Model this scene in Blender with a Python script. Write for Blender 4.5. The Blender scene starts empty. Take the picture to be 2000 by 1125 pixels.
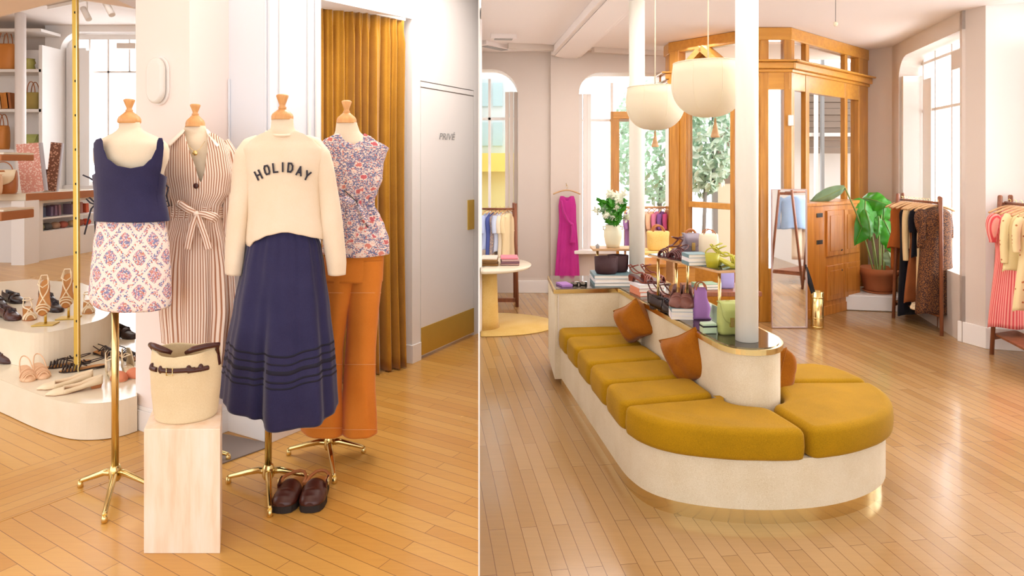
import bpy, math, random
from mathutils import Vector, Matrix, Euler, noise
R = random.Random(7)
sc = bpy.context.scene
COL = sc.collection
# ------------------------------------------------------------------ camera
FPX, HZ, CAMZ = 1300.0, 315.0, 1.5
cam_d = bpy.data.cameras.new('camera'); cam = bpy.data.objects.new('camera', cam_d); COL.objects.link(cam)
cam.location = (0, 0, CAMZ); cam.rotation_euler = (math.pi/2, 0, 0)
cam_d.sensor_width = 36; cam_d.sensor_fit = 'HORIZONTAL'; cam_d.lens = 36*FPX/2000
cam_d.shift_y = -(562.5-HZ)/2000; cam_d.clip_start = .05; cam_d.clip_end = 200
sc.camera = cam
# ------------------------------------------------------------------ world, sun, exposure
w = bpy.data.worlds.new('daylight'); sc.world = w; w.use_nodes = True
nt = w.node_tree; bg = nt.nodes['Background']; bg.inputs[0].default_value = (.94, .965, 1, 1)
# the street side (+Y) is brighter than the side behind the camera
tc = nt.nodes.new('ShaderNodeTexCoord'); sx = nt.nodes.new('ShaderNodeSeparateXYZ'); mr = nt.nodes.new('ShaderNodeMapRange')
nt.links.new(tc.outputs['Generated'], sx.inputs[0]); nt.links.new(sx.outputs[1], mr.inputs[0])
mr.inputs[1].default_value = -.1; mr.inputs[2].default_value = .6; mr.inputs[3].default_value = 1.75; mr.inputs[4].default_value = 5.5
nt.links.new(mr.outputs[0], bg.inputs[1])
sc.view_settings.view_transform = 'Standard'; sc.view_settings.look = 'None'
sc.view_settings.gamma = 1; sc.view_settings.use_curve_mapping = False
sc.view_settings.exposure = 0.28
def light(name, typ, loc, rot, energy, color=(1, 1, 1), size=1, size_y=None):
    d = bpy.data.lights.new(name, typ); d.energy = energy; d.color = color
    if typ == 'AREA':
        d.size = size
        if size_y: d.shape = 'RECTANGLE'; d.size_y = size_y
    if typ == 'SUN': d.angle = size
    if typ == 'POINT': d.shadow_soft_size = size
    o = bpy.data.objects.new(name, d); COL.objects.link(o); o.location = loc; o.rotation_euler = rot
    return o
light('added_ceiling_fill', 'AREA', (-1.7, 2.4, 3.02), (0, 0, 0), 12, (1, .93, .84), 2.2, 2.6)  # added area lamp, brightens the front of the left room
light('added_ceiling_fill', 'AREA', (-4.5, 8.0, 3.85), (0, 0, 0), 40, (1, .97, .93), 3, 3)  # added, no fixture there: brightens the back of the left room
light('added_ceiling_fill', 'AREA', (-.95, 4.1, 3.02), (0, 0, 0), 46, (1, .98, .96), 1.0, 1.6)  # added lamp that lifts the wall with the white door
light('added_ceiling_fill', 'AREA', (1.6, 3.4, 2.70), (0, 0, 0), 42, (1, .96, .92), 2.4, 2.0)  # added fill over the sofa, not a real fixture
light('added_ceiling_fill', 'AREA', (1.2, 6.0, 2.66), (0, 0, 0), 24, (1, .96, .92), 1.6, 1.6)  # another added fill, towards the oak booth
light('window_daylight', 'AREA', (5.4, 6.0, 1.7), (0, math.radians(90), 0), 130, (.95, .97, 1), 2.2, 2.6)  # added lamp outside the right windows, strengthens their daylight
light('window_daylight', 'AREA', (5.4, 4.2, 1.7), (0, math.radians(90), 0), 130, (.95, .97, 1), 2.2, 2.0)  # second added lamp out there, for the nearer window
# ------------------------------------------------------------------ geometry helpers
def D(px): return (px-1000)/FPX
def G(px, py, z=0):
    Y = (CAMZ-z)*FPX/(py-HZ); return Vector((D(px)*Y, Y, z))
def P(px, py, Y): return Vector((D(px)*Y, Y, CAMZ-(py-HZ)*Y/FPX))
def Zat(py, Y): return CAMZ-(py-HZ)*Y/FPX
def hit(px, A, B):
    """point on plan line A-B seen in column px"""
    k = D(px); dx, dy = B[0]-A[0], B[1]-A[1]
    t = (k*A[1]-A[0])/(dx-k*dy); return Vector((A[0]+dx*t, A[1]+dy*t))
def wloc(o):
    v = Vector((0, 0, 0))
    while o: v += o.location; o = o.parent
    return v
def setp(o, label=None, cat=None, group=None, kind=None):
    if label: o['label'] = label
    if cat: o['category'] = cat
    if group: o['group'] = group
    if kind: o['kind'] = kind
    return o
def thing(name, label, cat, loc=(0, 0, 0), group=None):
    o = bpy.data.objects.new(name, None); COL.objects.link(o); o.empty_display_size = .05
    o.location = loc; return setp(o, label, cat, group)
def copy_tree(o, parent=None):
    c = o.copy(); COL.objects.link(c); c.parent = parent
    for ch in list(o.children): copy_tree(ch, c)
    return c
def dup(o, loc, rz=None, label=None, scale=None, group=None, rot=None):
    c = copy_tree(o); c.location = loc
    if rz is not None: c.rotation_euler = (0, 0, rz)
    if rot is not None: c.rotation_euler = rot
    if label: c['label'] = label
    if group: c['group'] = group
    if scale: c.scale = (scale,)*3
    return c
class MB:
    def __init__(s): s.v = []; s.f = []; s.uv = {}; s.mi = []; s.cm = 0; s.sm = []; s.M = Matrix()
    def add(s, vs, fs, smooth=False, uvs=None):
        b = len(s.v); s.v += [tuple(s.M @ Vector(v)) for v in vs]
        for i, f in enumerate(fs):
            s.f.append([b+k for k in f]); s.mi.append(s.cm); s.sm.append(smooth)
            if uvs: s.uv[len(s.f)-1] = uvs[i]
        return s
    def box(s, c, d, rz=0):
        x, y, z = d[0]/2, d[1]/2, d[2]/2; ca, sa = math.cos(rz), math.sin(rz)
        vs = [(c[0]+a*x*ca-b*y*sa, c[1]+a*x*sa+b*y*ca, c[2]+e*z) for a in (-1, 1) for b in (-1, 1) for e in (-1, 1)]
        return s.add(vs, [(0, 1, 3, 2), (4, 6, 7, 5), (0, 4, 5, 1), (2, 3, 7, 6), (0, 2, 6, 4), (1, 5, 7, 3)])
    def bar(s, a, b, w, h, up=(0, 0, 1)):
        a, b = Vector(a), Vector(b); d = (b-a).normalized(); up = Vector(up)
        if abs(d.dot(up)) > .95: up = Vector((0, 1, 0))
        x = d.cross(up).normalized(); z = x.cross(d)
        vs = [p+x*i*w/2+z*j*h/2 for p in (a, b) for i, j in ((-1, -1), (1, -1), (1, 1), (-1, 1))]
        return s.add(vs, [(3, 2, 1, 0), (4, 5, 6, 7), (0, 1, 5, 4), (1, 2, 6, 5), (2, 3, 7, 6), (3, 0, 4, 7)])
    def poly(s, pts, vec, smooth=False):
        n = len(pts); pts = [Vector(p) for p in pts]; vec = Vector(vec)
        vs = pts+[p+vec for p in pts]
        fs = [list(range(n))[::-1], list(range(n, 2*n))]
        s.add(vs, fs)
        if smooth: s.add(vs, [])
        b = len(s.v)-2*n
        for i in range(n):
            j = (i+1) % n; s.f.append([b+i, b+j, b+n+j, b+n+i]); s.mi.append(s.cm); s.sm.append(smooth)
        return s
    def prism(s, plan, z0, z1, smooth=False):
        a = sum(plan[i][0]*plan[(i+1) % len(plan)][1]-plan[(i+1) % len(plan)][0]*plan[i][1] for i in range(len(plan)))
        if a < 0: plan = plan[::-1]
        return s.poly([(p[0], p[1], z0) for p in plan], (0, 0, z1-z0), smooth)
    def rings(s, rs, cap0=True, cap1=True, smooth=True, close=True):
        n = len(rs[0]); vs = [p for r in rs for p in r]; fs = []
        for i in range(len(rs)-1):
            for j in range(n if close else n-1):
                k = (j+1) % n; fs.append((i*n+j, i*n+k, (i+1)*n+k, (i+1)*n+j))
        s.add(vs, fs, smooth)
        b = len(s.v)-len(vs)
        if cap0: s.f.append([b+k for k in range(n)][::-1]); s.mi.append(s.cm); s.sm.append(False)
        if cap1: s.f.append([b+len(vs)-n+k for k in range(n)]); s.mi.append(s.cm); s.sm.append(False)
        return s
    def lathe(s, prof, c=(0, 0, 0), n=24, sx=1, sy=1, smooth=True, caps=True):
        rs = [[(c[0]+r*sx*math.cos(2*math.pi*k/n), c[1]+r*sy*math.sin(2*math.pi*k/n), c[2]+z) for k in range(n)] for r, z in prof]
        return s.rings(rs, caps, caps, smooth)
    def tube(s, pts, r, n=8, caps=True):
        pts = [Vector(p) for p in pts]; rs = []; m = len(pts)
        rr = r if isinstance(r, (list, tuple)) else [r]*m
        up = None
        for i, p in enumerate(pts):
            d = (pts[min(i+1, m-1)]-pts[max(i-1, 0)])
            if d.length < 1e-9: d = Vector((0, 0, 1))
            d.normalize()
            if up is None: up = Vector((0, 0, 1)) if abs(d.z) < .9 else Vector((0, 1, 0))
            x = d.cross(up)
            if x.length < 1e-6: x = d.cross(Vector((1, 0, 0)))
            x.normalize(); y = d.cross(x).normalized(); up = -y if y.length else up
            up = x.cross(d)
            rs.append([p+x*rr[i]*math.cos(2*math.pi*k/n)+y*rr[i]*math.sin(2*math.pi*k/n) for k in range(n)])
        return s.rings(rs, caps, caps)
    def ball(s, c, r, sz=1, n=14, m=8, sy=1):
        return s.lathe([(r*math.sin(math.pi*k/m)+1e-5, -r*sz*math.cos(math.pi*k/m)) for k in range(m+1)], c, n, 1, sy)
    def build(s, name, mats, parent=None, bevel=0, seg=2, label=None, solid=0, sub=0, angle=30, local=False):
        me = bpy.data.meshes.new(name)
        off = wloc(parent) if parent and not local else Vector((0, 0, 0))
        me.from_pydata([tuple(Vector(v)-off) for v in s.v], [], s.f); me.validate()
        if not isinstance(mats, (list, tuple)): mats = [mats]
        for m in mats: me.materials.append(m)
        if len(me.polygons) == len(s.f):
            me.polygons.foreach_set('material_index', s.mi); me.polygons.foreach_set('use_smooth', s.sm)
            if s.uv:
                l = me.uv_layers.new(name='UVMap').data
                for p in me.polygons:
                    if p.index in s.uv:
                        for k, li in enumerate(p.loop_indices): l[li].uv = s.uv[p.index][k]
        me.update()
        o = bpy.data.objects.new(name, me); COL.objects.link(o)
        if parent: o.parent = parent
        if sub: mo = o.modifiers.new('s', 'SUBSURF'); mo.levels = sub; mo.render_levels = sub
        if solid: mo = o.modifiers.new('t', 'SOLIDIFY'); mo.thickness = solid; mo.offset = 0
        if bevel:
            mo = o.modifiers.new('b', 'BEVEL'); mo.width = bevel; mo.segments = seg; mo.limit_method = 'ANGLE'; mo.angle_limit = math.radians(angle)
            mo.use_clamp_overlap = True
            for p in me.polygons: p.use_smooth = True
            mo.harden_normals = True
        if label: o['label'] = label
        return o
def struct(o): o['kind'] = 'structure'; return o
def one(o, label, cat, group=None, kind=None): return setp(o, label, cat, group, kind)
# ------------------------------------------------------------------ materials
def srgb(h):
    h = h.lstrip('#'); c = [int(h[i:i+2], 16)/255 for i in (0, 2, 4)]
    return tuple((x/12.92 if x <= .04045 else ((x+.055)/1.055)**2.4) for x in c)+(1,)
class NT:
    def __init__(s, name):
        s.m = bpy.data.materials.new(name); s.m.use_nodes = True; s.t = s.m.node_tree
        s.b = s.t.nodes['Principled BSDF']
    def n(s, typ, **kw):
        x = s.t.nodes.new(typ)
        for k, v in kw.items():
            if k.startswith('i_'):
                x.inputs[k[2:].replace('_', ' ')].default_value = v
            else: setattr(x, k, v)
        return x
    def l(s, a, b): s.t.links.new(a, b); return s
    def math(s, op, a, b=None, c=None):
        x = s.t.nodes.new('ShaderNodeMath'); x.operation = op
        for i, v in enumerate((a, b, c)):
            if v is None: continue
            if isinstance(v, (int, float)): x.inputs[i].default_value = v
            else: s.l(v, x.inputs[i])
        return x.outputs[0]
    def mix(s, f, a, b, blend='MIX'):
        x = s.t.nodes.new('ShaderNodeMix'); x.data_type = 'RGBA'; x.blend_type = blend
        for sock, v in ((x.inputs[0], f), (x.inputs[6], a), (x.inputs[7], b)):
            if isinstance(v, (int, float)): sock.default_value = v
            elif isinstance(v, tuple): sock.default_value = v
            else: s.l(v, sock)
        return x.outputs[2]
    def coord(s, kind='Object', scale=(1, 1, 1), rot=(0, 0, 0), loc=(0, 0, 0)):
        c = s.n('ShaderNodeTexCoord'); m = s.n('ShaderNodeMapping')
        m.inputs[1].default_value = loc; m.inputs[2].default_value = rot; m.inputs[3].default_value = scale
        s.l(c.outputs[kind], m.inputs[0]); return m.outputs[0]
    def noise(s, vec, scale, detail=3, rough=.5):
        x = s.n('ShaderNodeTexNoise'); x.inputs['Scale'].default_value = scale; x.inputs['Detail'].default_value = detail; x.inputs['Roughness'].default_value = rough
        s.l(vec, x.inputs['Vector']); return x.outputs['Fac']
    def ramp(s, f, stops, interp='LINEAR'):
        x = s.n('ShaderNodeValToRGB'); e = x.color_ramp; e.interpolation = interp
        while len(e.elements) < len(stops): e.elements.new(.5)
        for el, (p, c) in zip(e.elements, stops): el.position = p; el.color = c
        s.l(f, x.inputs[0]); return x.outputs[0]
    def bump(s, h, strength=.3, dist=.01):
        x = s.n('ShaderNodeBump'); x.inputs['Strength'].default_value = strength; x.inputs['Distance'].default_value = dist
        s.l(h, x.inputs['Height']); s.l(x.outputs[0], s.b.inputs['Normal'])
    def set(s, color=None, rough=.5, metal=0, sheen=0, coat=0):
        b = s.b
        if color is not None:
            if isinstance(color, tuple): b.inputs['Base Color'].default_value = color
            else: s.l(color, b.inputs['Base Color'])
        b.inputs['Roughness'].default_value = rough; b.inputs['Metallic'].default_value = metal
        if sheen: b.inputs['Sheen Weight'].default_value = sheen; b.inputs['Sheen Roughness'].default_value = .4
        if coat: b.inputs['Coat Weight'].default_value = coat; b.inputs['Coat Roughness'].default_value = .1
        return s.m
def plain(name, h, rough=.5, metal=0, var=.06, nscale=6, sheen=0, bump=0, bscale=200, coat=0, spec=None):
    t = NT(name); c = srgb(h); v = t.coord()
    d = tuple(x*(1-var) for x in c[:3])+(1,)
    f = t.noise(v, nscale); col = t.mix(f, c, d)
    if bump: t.bump(t.noise(v, bscale, 2), bump, .002)
    if spec is not None: t.b.inputs['Specular IOR Level'].default_value = spec
    return t.set(col, rough, metal, sheen, coat)
def weave(name, h, h2, scale=500, rough=.9, sheen=.2, bump=.4):
    t = NT(name); v = t.coord(); n1 = t.noise(v, scale, 2, .7); n2 = t.noise(v, 7, 3)
    f = t.math('ADD', t.math('MULTIPLY', n1, .7), t.math('MULTIPLY', n2, .3))
    col = t.ramp(f, [(.35, srgb(h2)), (.62, srgb(h))]); t.bump(n1, bump, .002); t.b.inputs['Specular IOR Level'].default_value = .2
    return t.set(col, rough, 0, sheen)
def woodm(name, h, h2, axis='Z', scale=1, rough=.35, coat=0):
    t = NT(name); sc_ = {'X': (1, 14, 14), 'Y': (14, 1, 14), 'Z': (14, 14, 1)}[axis]
    v = t.coord(scale=tuple(x*scale for x in sc_)); n1 = t.noise(v, 2.2, 5, .6)
    col = t.ramp(n1, [(.3, srgb(h2)), (.7, srgb(h))]); t.bump(n1, .15, .002)
    return t.set(col, rough, 0, 0, coat)
def planks(name, ang, cols, row=.062, length=.9, rough=.3, coat=.25, mort='#7a4f22', off=.37):
    t = NT(name); v = t.coord(rot=(0, 0, ang))
    b = t.n('ShaderNodeTexBrick', offset=off); t.l(v, b.inputs['Vector'])
    b.inputs['Scale'].default_value = 1; b.inputs['Brick Width'].default_value = length; b.inputs['Row Height'].default_value = row
    b.inputs['Mortar Size'].default_value = .0014; b.inputs['Mortar Smooth'].default_value = .3; b.inputs['Bias'].default_value = 0
    b.inputs['Color1'].default_value = (0, 0, 0, 1); b.inputs['Color2'].default_value = (1, 1, 1, 1); b.inputs['Mortar'].default_value = (.5, .5, .5, 1)
    tone = t.ramp(b.outputs['Color'], [(0, srgb(cols[0])), (.35, srgb(cols[1])), (.7, srgb(cols[2])), (1, srgb(cols[3]))])
    v2 = t.coord(rot=(0, 0, ang), scale=(1.5, 26, 1)); g = t.noise(v2, 3, 5, .65)
    tone = t.mix(.55, tone, t.ramp(g, [(.3, srgb(cols[0])), (.65, srgb(cols[3]))]))
    big = t.noise(t.coord(), 1.1, 3); tone = t.mix(t.math('MULTIPLY', big, .35), tone, srgb(cols[2]))
    col = t.mix(b.outputs['Fac'], tone, srgb(mort))
    r = t.math('ADD', rough-.08, t.math('MULTIPLY', t.noise(t.coord(), 1.5, 2), .1)); t.l(r, t.b.inputs['Roughness'])
    h = t.math('SUBTRACT', 1, b.outputs['Fac']); t.bump(h, .25, .002)
    m = t.set(col, rough, 0, 0, coat); t.l(r, t.b.inputs['Roughness']); return m
M = {}
M['white'] = plain('white_paint', '#f3eeea', .6, var=.02, nscale=3, bump=.05)
M['cool'] = plain('cool_white_paint', '#e4e7ee', .6, var=.02, nscale=3, bump=.05)
M['warmw'] = plain('warm_white_paint', '#f6e8e1', .6, var=.02, nscale=3)
M['grey'] = plain('greige_paint', '#dccfc4', .6, var=.04, nscale=3, bump=.05)
M['column'] = plain('column_paint', '#f5f1e4', .55, var=.02, nscale=3)
M['ceil'] = plain('ceiling_plaster', '#f2e9e4', .8, var=.03, nscale=2)
M['brass'] = plain('polished_brass', '#ecd594', .18, 1, var=.12, nscale=9)
M['brass2'] = plain('brushed_brass', '#d8b452', .42, .6, var=.1, nscale=12)
M['gold'] = plain('pale_gold', '#f3dfa4', .2, 1, var=.1)
M['oak'] = woodm('oiled_oak', '#d1943c', '#ad7024', 'Z', 1, .3, .2)
M['oakx'] = woodm('oiled_oak_rail', '#d6993e', '#c28430', 'X', 1, .3, .2)
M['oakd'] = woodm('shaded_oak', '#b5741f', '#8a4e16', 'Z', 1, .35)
M['pine'] = woodm('waxed_pine', '#dc9440', '#b96d22', 'Z', .7, .35, .15)
M['rackw'] = woodm('walnut_rail', '#9c5f3c', '#74402a', 'Z', 1, .4)
M['beech'] = woodm('turned_beech', '#e2ac70', '#cd8f52', 'Z', 1.4, .35)
M['hanger'] = woodm('pale_hanger_wood', '#dcb283', '#c69664', 'X', 1.5, .5)
M['linen'] = weave('ecru_linen', '#ecd9b4', '#dcc498', 420)
M['cream'] = weave('cream_jersey', '#f2e2cc', '#e8d3b4', 700, bump=.15)
M['body'] = weave('canvas_bust', '#eee0ca', '#e2d0b2', 800, bump=.15)
M['navy'] = weave('navy_cotton', '#393659', '#292748', 650, sheen=.3)
M['navyd'] = plain('navy_lace', '#15132a', .8)
M['black'] = plain('black_cloth', '#15141a', .85)
M['orange'] = weave('orange_denim', '#e58c38', '#d07824', 700, bump=.2)
M['stitch'] = plain('pale_stitching', '#f0b070', .8)
M['curtain'] = weave('mustard_curtain', '#c08a2c', '#a5701e', 300, sheen=.5)
M['mustard'] = weave('mustard_velvet', '#b28408', '#967004', 260, sheen=.06, bump=.2)
M['rust'] = weave('rust_velvet', '#a8640c', '#8a4c06', 300, sheen=.2, bump=.3)
M['boucle'] = weave('cream_boucle', '#e9dcc2', '#d5c29e', 330, bump=.6)
M['shade'] = weave('raw_silk_shade', '#efe4cd', '#e2d3b2', 500, bump=.1)
M['leather'] = plain('tan_leather', '#b8703c', .45, var=.2)
M['leatherd'] = plain('dark_brown_leather', '#4a1f16', .32, var=.3, nscale=30, bump=.2, bscale=90)
M['leatherk'] = plain('black_brown_leather', '#2c1612', .3, var=.3)
M['insole'] = plain('tan_insole', '#c88a48', .5)
M['cup'] = plain('cream_leather', '#f5dfbb', .4)
M['blush'] = plain('blush_suede', '#efc39b', .7)
M['coral'] = plain('coral_canvas', '#e08862', .8)
M['choc'] = plain('chocolate_felt', '#3e1f22', .7)
M['glossw'] = plain('plinth_lacquer', '#ecdfc6', .18, var=.03)
M['plinthf'] = weave('plinth_plaster', '#f4e8d2', '#e9d9bd', 600, sheen=0, bump=.1)
M['terra'] = plain('terracotta', '#b5683c', .8, var=.2, nscale=12)
M['soil'] = plain('dark_soil', '#2a1c14', 1)
M['leaf'] = plain('broad_green_leaf', '#42a01e', .35, var=.5, nscale=8)
M['leafp'] = plain('pale_leaf_underside', '#8fb088', .5, var=.3, nscale=8)
M['stem'] = plain('green_stem', '#8a9a54', .5)
M['petal'] = plain('white_petal', '#f2f3dc', .7)
M['steel'] = plain('grey_steel', '#8d8d92', .35, .8)
M['wire'] = plain('dark_wire', '#3a3632', .5)
M['slate'] = plain('grey_brown_patch', '#8a7c74', .6, var=.15)
M['frost'] = plain('sconce_glass', '#e9e6df', .25, var=.05)
M['lime'] = plain('lime_leather', '#b7b02a', .45)
M['olive'] = plain('sage_leather', '#b3bb6c', .5, var=.12, nscale=10)
M['lilac'] = plain('lilac_felt', '#a878b8', .85)
M['paper'] = plain('book_paper', '#f3ebdf', .8)
M['bookw'] = plain('white_book_cover', '#ece6ea', .5)
M['bookb'] = plain('teal_book_cover', '#6f8f97', .5)
M['booko'] = plain('salmon_book_cover', '#e08a68', .6)
M['yrug'] = weave('straw_rug', '#efcf86', '#e2b65c', 200, bump=.8)
M['tread'] = plain('dark_rubber', '#241a16', .7)
M['porc'] = plain('ivory_stoneware', '#efe6c4', .3)
M['ink'] = plain('charcoal_print', '#2e2c38', .8)
M['signgrey'] = plain('grey_lettering', '#a2a09e', .6)
gl = NT('clear_glass'); gl.b.inputs['Transmission Weight'].default_value = 1; gl.b.inputs['IOR'].default_value = 1.02; gl.b.inputs['Roughness'].default_value = 0; M['glass'] = gl.m
mi = NT('mirror_glass'); M['mirror'] = mi.set((.93, .94, .93, 1), .02, 1)
dk = NT('dark_mirror_top'); M['dark'] = dk.set((.18, .15, .12, 1), .06, .85)
def travertine():
    t = NT('travertine'); v = t.coord(scale=(9, 9, 1.2)); n1 = t.noise(v, 2.2, 5, .6)
    col = t.ramp(n1, [(.3, srgb('#eccbaa')), (.5, srgb('#f7dfc6')), (.7, srgb('#fbe9d8'))])
    return t.set(col, .35)
M['trav'] = travertine()
def stripes(name, a, b, period, duty=.4, soft=.06):
    t = NT(name); c = t.n('ShaderNodeTexCoord'); sp = t.n('ShaderNodeSeparateXYZ'); t.l(c.outputs['UV'], sp.inputs[0])
    u = t.math('DIVIDE', sp.outputs[0], period); f = t.math('ABSOLUTE', t.math('SUBTRACT', t.math('FRACT', u), .5))
    k = t.ramp(f, [(duty/2-soft, (1, 1, 1, 1)), (duty/2+soft, (0, 0, 0, 1))])
    return t.set(t.mix(k, srgb(a), srgb(b)), .85, 0, .1)
M['dstripe'] = stripes('brown_striped_cotton', '#fbe8d8', '#b27a58', .0112, .38)
M['pstripe'] = stripes('coral_striped_cotton', '#f6a79c', '#df4b52', .02, .45)
def lattice():
    t = NT('jacquard_lattice'); c = t.n('ShaderNodeTexCoord'); sp = t.n('ShaderNodeSeparateXYZ'); t.l(c.outputs['UV'], sp.inputs[0])
    a = t.math('DIVIDE', sp.outputs[0], .134); b = t.math('DIVIDE', sp.outputs[1], .153)
    p = t.math('ABSOLUTE', t.math('SUBTRACT', t.math('FRACT', t.math('ADD', a, b)), .5))
    q = t.math('ABSOLUTE', t.math('SUBTRACT', t.math('FRACT', t.math('SUBTRACT', a, b)), .5))
    mx = t.math('MAXIMUM', p, q)
    vv = t.n('ShaderNodeTexVoronoi'); vv.inputs['Scale'].default_value = 130; t.l(c.outputs['UV'], vv.inputs['Vector'])
    spk = t.math('LESS_THAN', vv.outputs['Distance'], .5)
    line = t.math('MULTIPLY', t.math('GREATER_THAN', mx, .405), spk)
    rad = t.math('SQRT', t.math('ADD', t.math('POWER', p, 2), t.math('POWER', q, 2)))
    mm = t.math('LESS_THAN', t.math('ADD', t.math('MULTIPLY', mx, .6), t.math('MULTIPLY', rad, .5)), .325)
    n1 = t.noise(c.outputs['UV'], 150, 2); med = t.math('MULTIPLY', mm, t.math('GREATER_THAN', n1, .44))
    sp2 = t.n('ShaderNodeSeparateColor'); t.l(vv.outputs['Color'], sp2.inputs[0])
    cc = t.ramp(sp2.outputs[0], [(0, srgb('#7c83ad')), (.38, srgb('#7c83ad')), (.4, srgb('#d29aa8')), (.72, srgb('#d29aa8')), (.74, srgb('#cf8474'))], 'CONSTANT')
    f = t.math('MAXIMUM', line, med)
    return t.set(t.mix(f, srgb('#fbeadf'), cc), .85, 0, .1)
M['lattice'] = lattice()
def floral(name, base, c1, c2, scale=17, c3='#7078a0'):
    t = NT(name); c = t.n('ShaderNodeTexCoord'); uv = c.outputs['UV']
    vv = t.n('ShaderNodeTexVoronoi'); vv.inputs['Scale'].default_value = scale; t.l(uv, vv.inputs['Vector'])
    sp = t.n('ShaderNodeSeparateColor'); t.l(vv.outputs['Color'], sp.inputs[0])
    n1 = t.noise(uv, scale*4.5, 2)
    d = t.math('ADD', vv.outputs['Distance'], t.math('MULTIPLY', t.math('SUBTRACT', n1, .5), .5))
    fl = t.math('MULTIPLY', t.math('LESS_THAN', d, .27), t.math('GREATER_THAN', sp.outputs[0], .25))
    ring = t.math('MULTIPLY', t.math('LESS_THAN', t.math('ABSOLUTE', t.math('SUBTRACT', d, .34)), .035), 1)
    n2 = t.noise(uv, scale*3.3, 3); sc1 = t.math('LESS_THAN', t.math('ABSOLUTE', t.math('SUBTRACT', n2, .5)), .045)
    n3 = t.noise(uv, scale*6, 2); sc2 = t.math('GREATER_THAN', n3, .55)
    lf = t.math('MULTIPLY', t.math('MAXIMUM', sc1, sc2), t.math('GREATER_THAN', d, .3))
    col = t.mix(lf, srgb(base), srgb(c3)); col = t.mix(t.math('MULTIPLY', t.math('GREATER_THAN', t.noise(uv, scale*5.2, 2), .6), 1), col, srgb(c2))
    col = t.mix(ring, col, srgb(base)); col = t.mix(fl, col, t.mix(sp.outputs[1], srgb(c1), srgb(c2)))
    return t.set(col, .85, 0, .1)
M['floral'] = floral('scrolling_floral_print', '#fae6dc', '#d0626e', '#dd8a7c', 24)
def speck(name, base, dot, scale=60, thr=.35):
    t = NT(name); v = t.coord(); vv = t.n('ShaderNodeTexVoronoi'); vv.inputs['Scale'].default_value = scale; t.l(v, vv.inputs['Vector'])
    return t.set(t.mix(t.math('LESS_THAN', vv.outputs['Distance'], thr), srgb(base), srgb(dot)), .85)
M['leopard'] = speck('brown_spotted_cotton', '#3c2016', '#96602f', 120, .42)
M['yfloral'] = speck('yellow_sprigged_cotton', '#f0dda8', '#c07a4a', 22, .16)
# ================================================================== SETTING
def gang(a, b):
    p, q = G(*a), G(*b); return math.atan2(q.y-p.y, q.x-p.x)
DV = (935.6-1000)/FPX                      # plan slope of the partition
def dvx(Y): return DV*Y
FC = ('#c98a46', '#dca25c', '#e6b374', '#d99a50')
M['floorL'] = planks('left_parquet', -gang((97, 984), (227, 1055)), ('#b97f34', '#ce9a4c', '#dbae62', '#c89040'), .068, .85, .32, .2)
M['floorLb'] = planks('left_parquet_border', -gang((0, 1020), (279, 916)), ('#b97f34', '#ce9a4c', '#dbae62', '#c89040'), .068, .9, .32, .2)
M['floorR'] = planks('right_parquet', -gang((1200, 988), (1276, 1125)), ('#967040', '#b08854', '#c29e70', '#a87e4a'), .066, .8, .27, .35, '#6e4a2a')
m = MB()
m.add([(-11.5, -2.5, 0), (dvx(-2.5), -2.5, 0), (dvx(13), 13, 0), (-11.5, 13, 0)], [(0, 1, 2, 3)])
m.cm = 1; m.add([(dvx(-2.5), -2.5, 0), (7, -2.5, 0), (7, 13, 0), (dvx(13), 13, 0)], [(0, 1, 2, 3)])
struct(m.build('floor', [M['floorL'], M['floorR']]))
a, b, c, d = G(-200, 989), G(300, 833), G(420, 865), G(-200, 1094)
m = MB(); m.prism([a[:2], b[:2], c[:2], d[:2]], 0.0002, .0012); struct(m.build('floor_inlay', M['floorLb']))
# partition between the two rooms
p0 = Vector((dvx(2.15), 2.15)); p1 = Vector((dvx(12.6), 12.6)); n = Vector((1, -DV)).normalized()
w0, w1 = .0024, .013
m = MB(); m.prism([p0-n*w0, p0+n*w0, p1+n*w1, p1-n*w1], 0, 4.0); struct(m.build('wall_divider', M['white']))
# ---------------------------------------------------------------- left room walls
LC = 3.08
A_, B_, C_, D_ = G(265, 836), G(370, 869), G(447, 840), G(527, 864)
E_ = G(627, 822); F0 = G(787, 706); F_ = G(805, 709.5); K_ = G(938, 649)
def xy(v): return (v[0], v[1])
def offs(p, q, d):
    n = Vector((q[1]-p[1], -(q[0]-p[0]))).normalized(); return Vector(xy(p))+n*d, Vector(xy(q))+n*d
m = MB()
back = Vector((-.55, .85)).normalized()
m.prism([xy(A_), xy(B_), xy(C_), (C_[0]-.1, C_[1]+.25), (A_[0]+.1, A_[1]+.28)], 0, LC)
struct(m.build('wall_pier', M['warmw']))
Eb = Vector(xy(E_))+Vector((-.18, .18))
m = MB(); m.prism([xy(C_), xy(D_), xy(E_), xy(Eb), (C_[0]-.1, C_[1]+.25)], 0, LC); struct(m.build('wall_niche', M['cool']))
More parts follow.
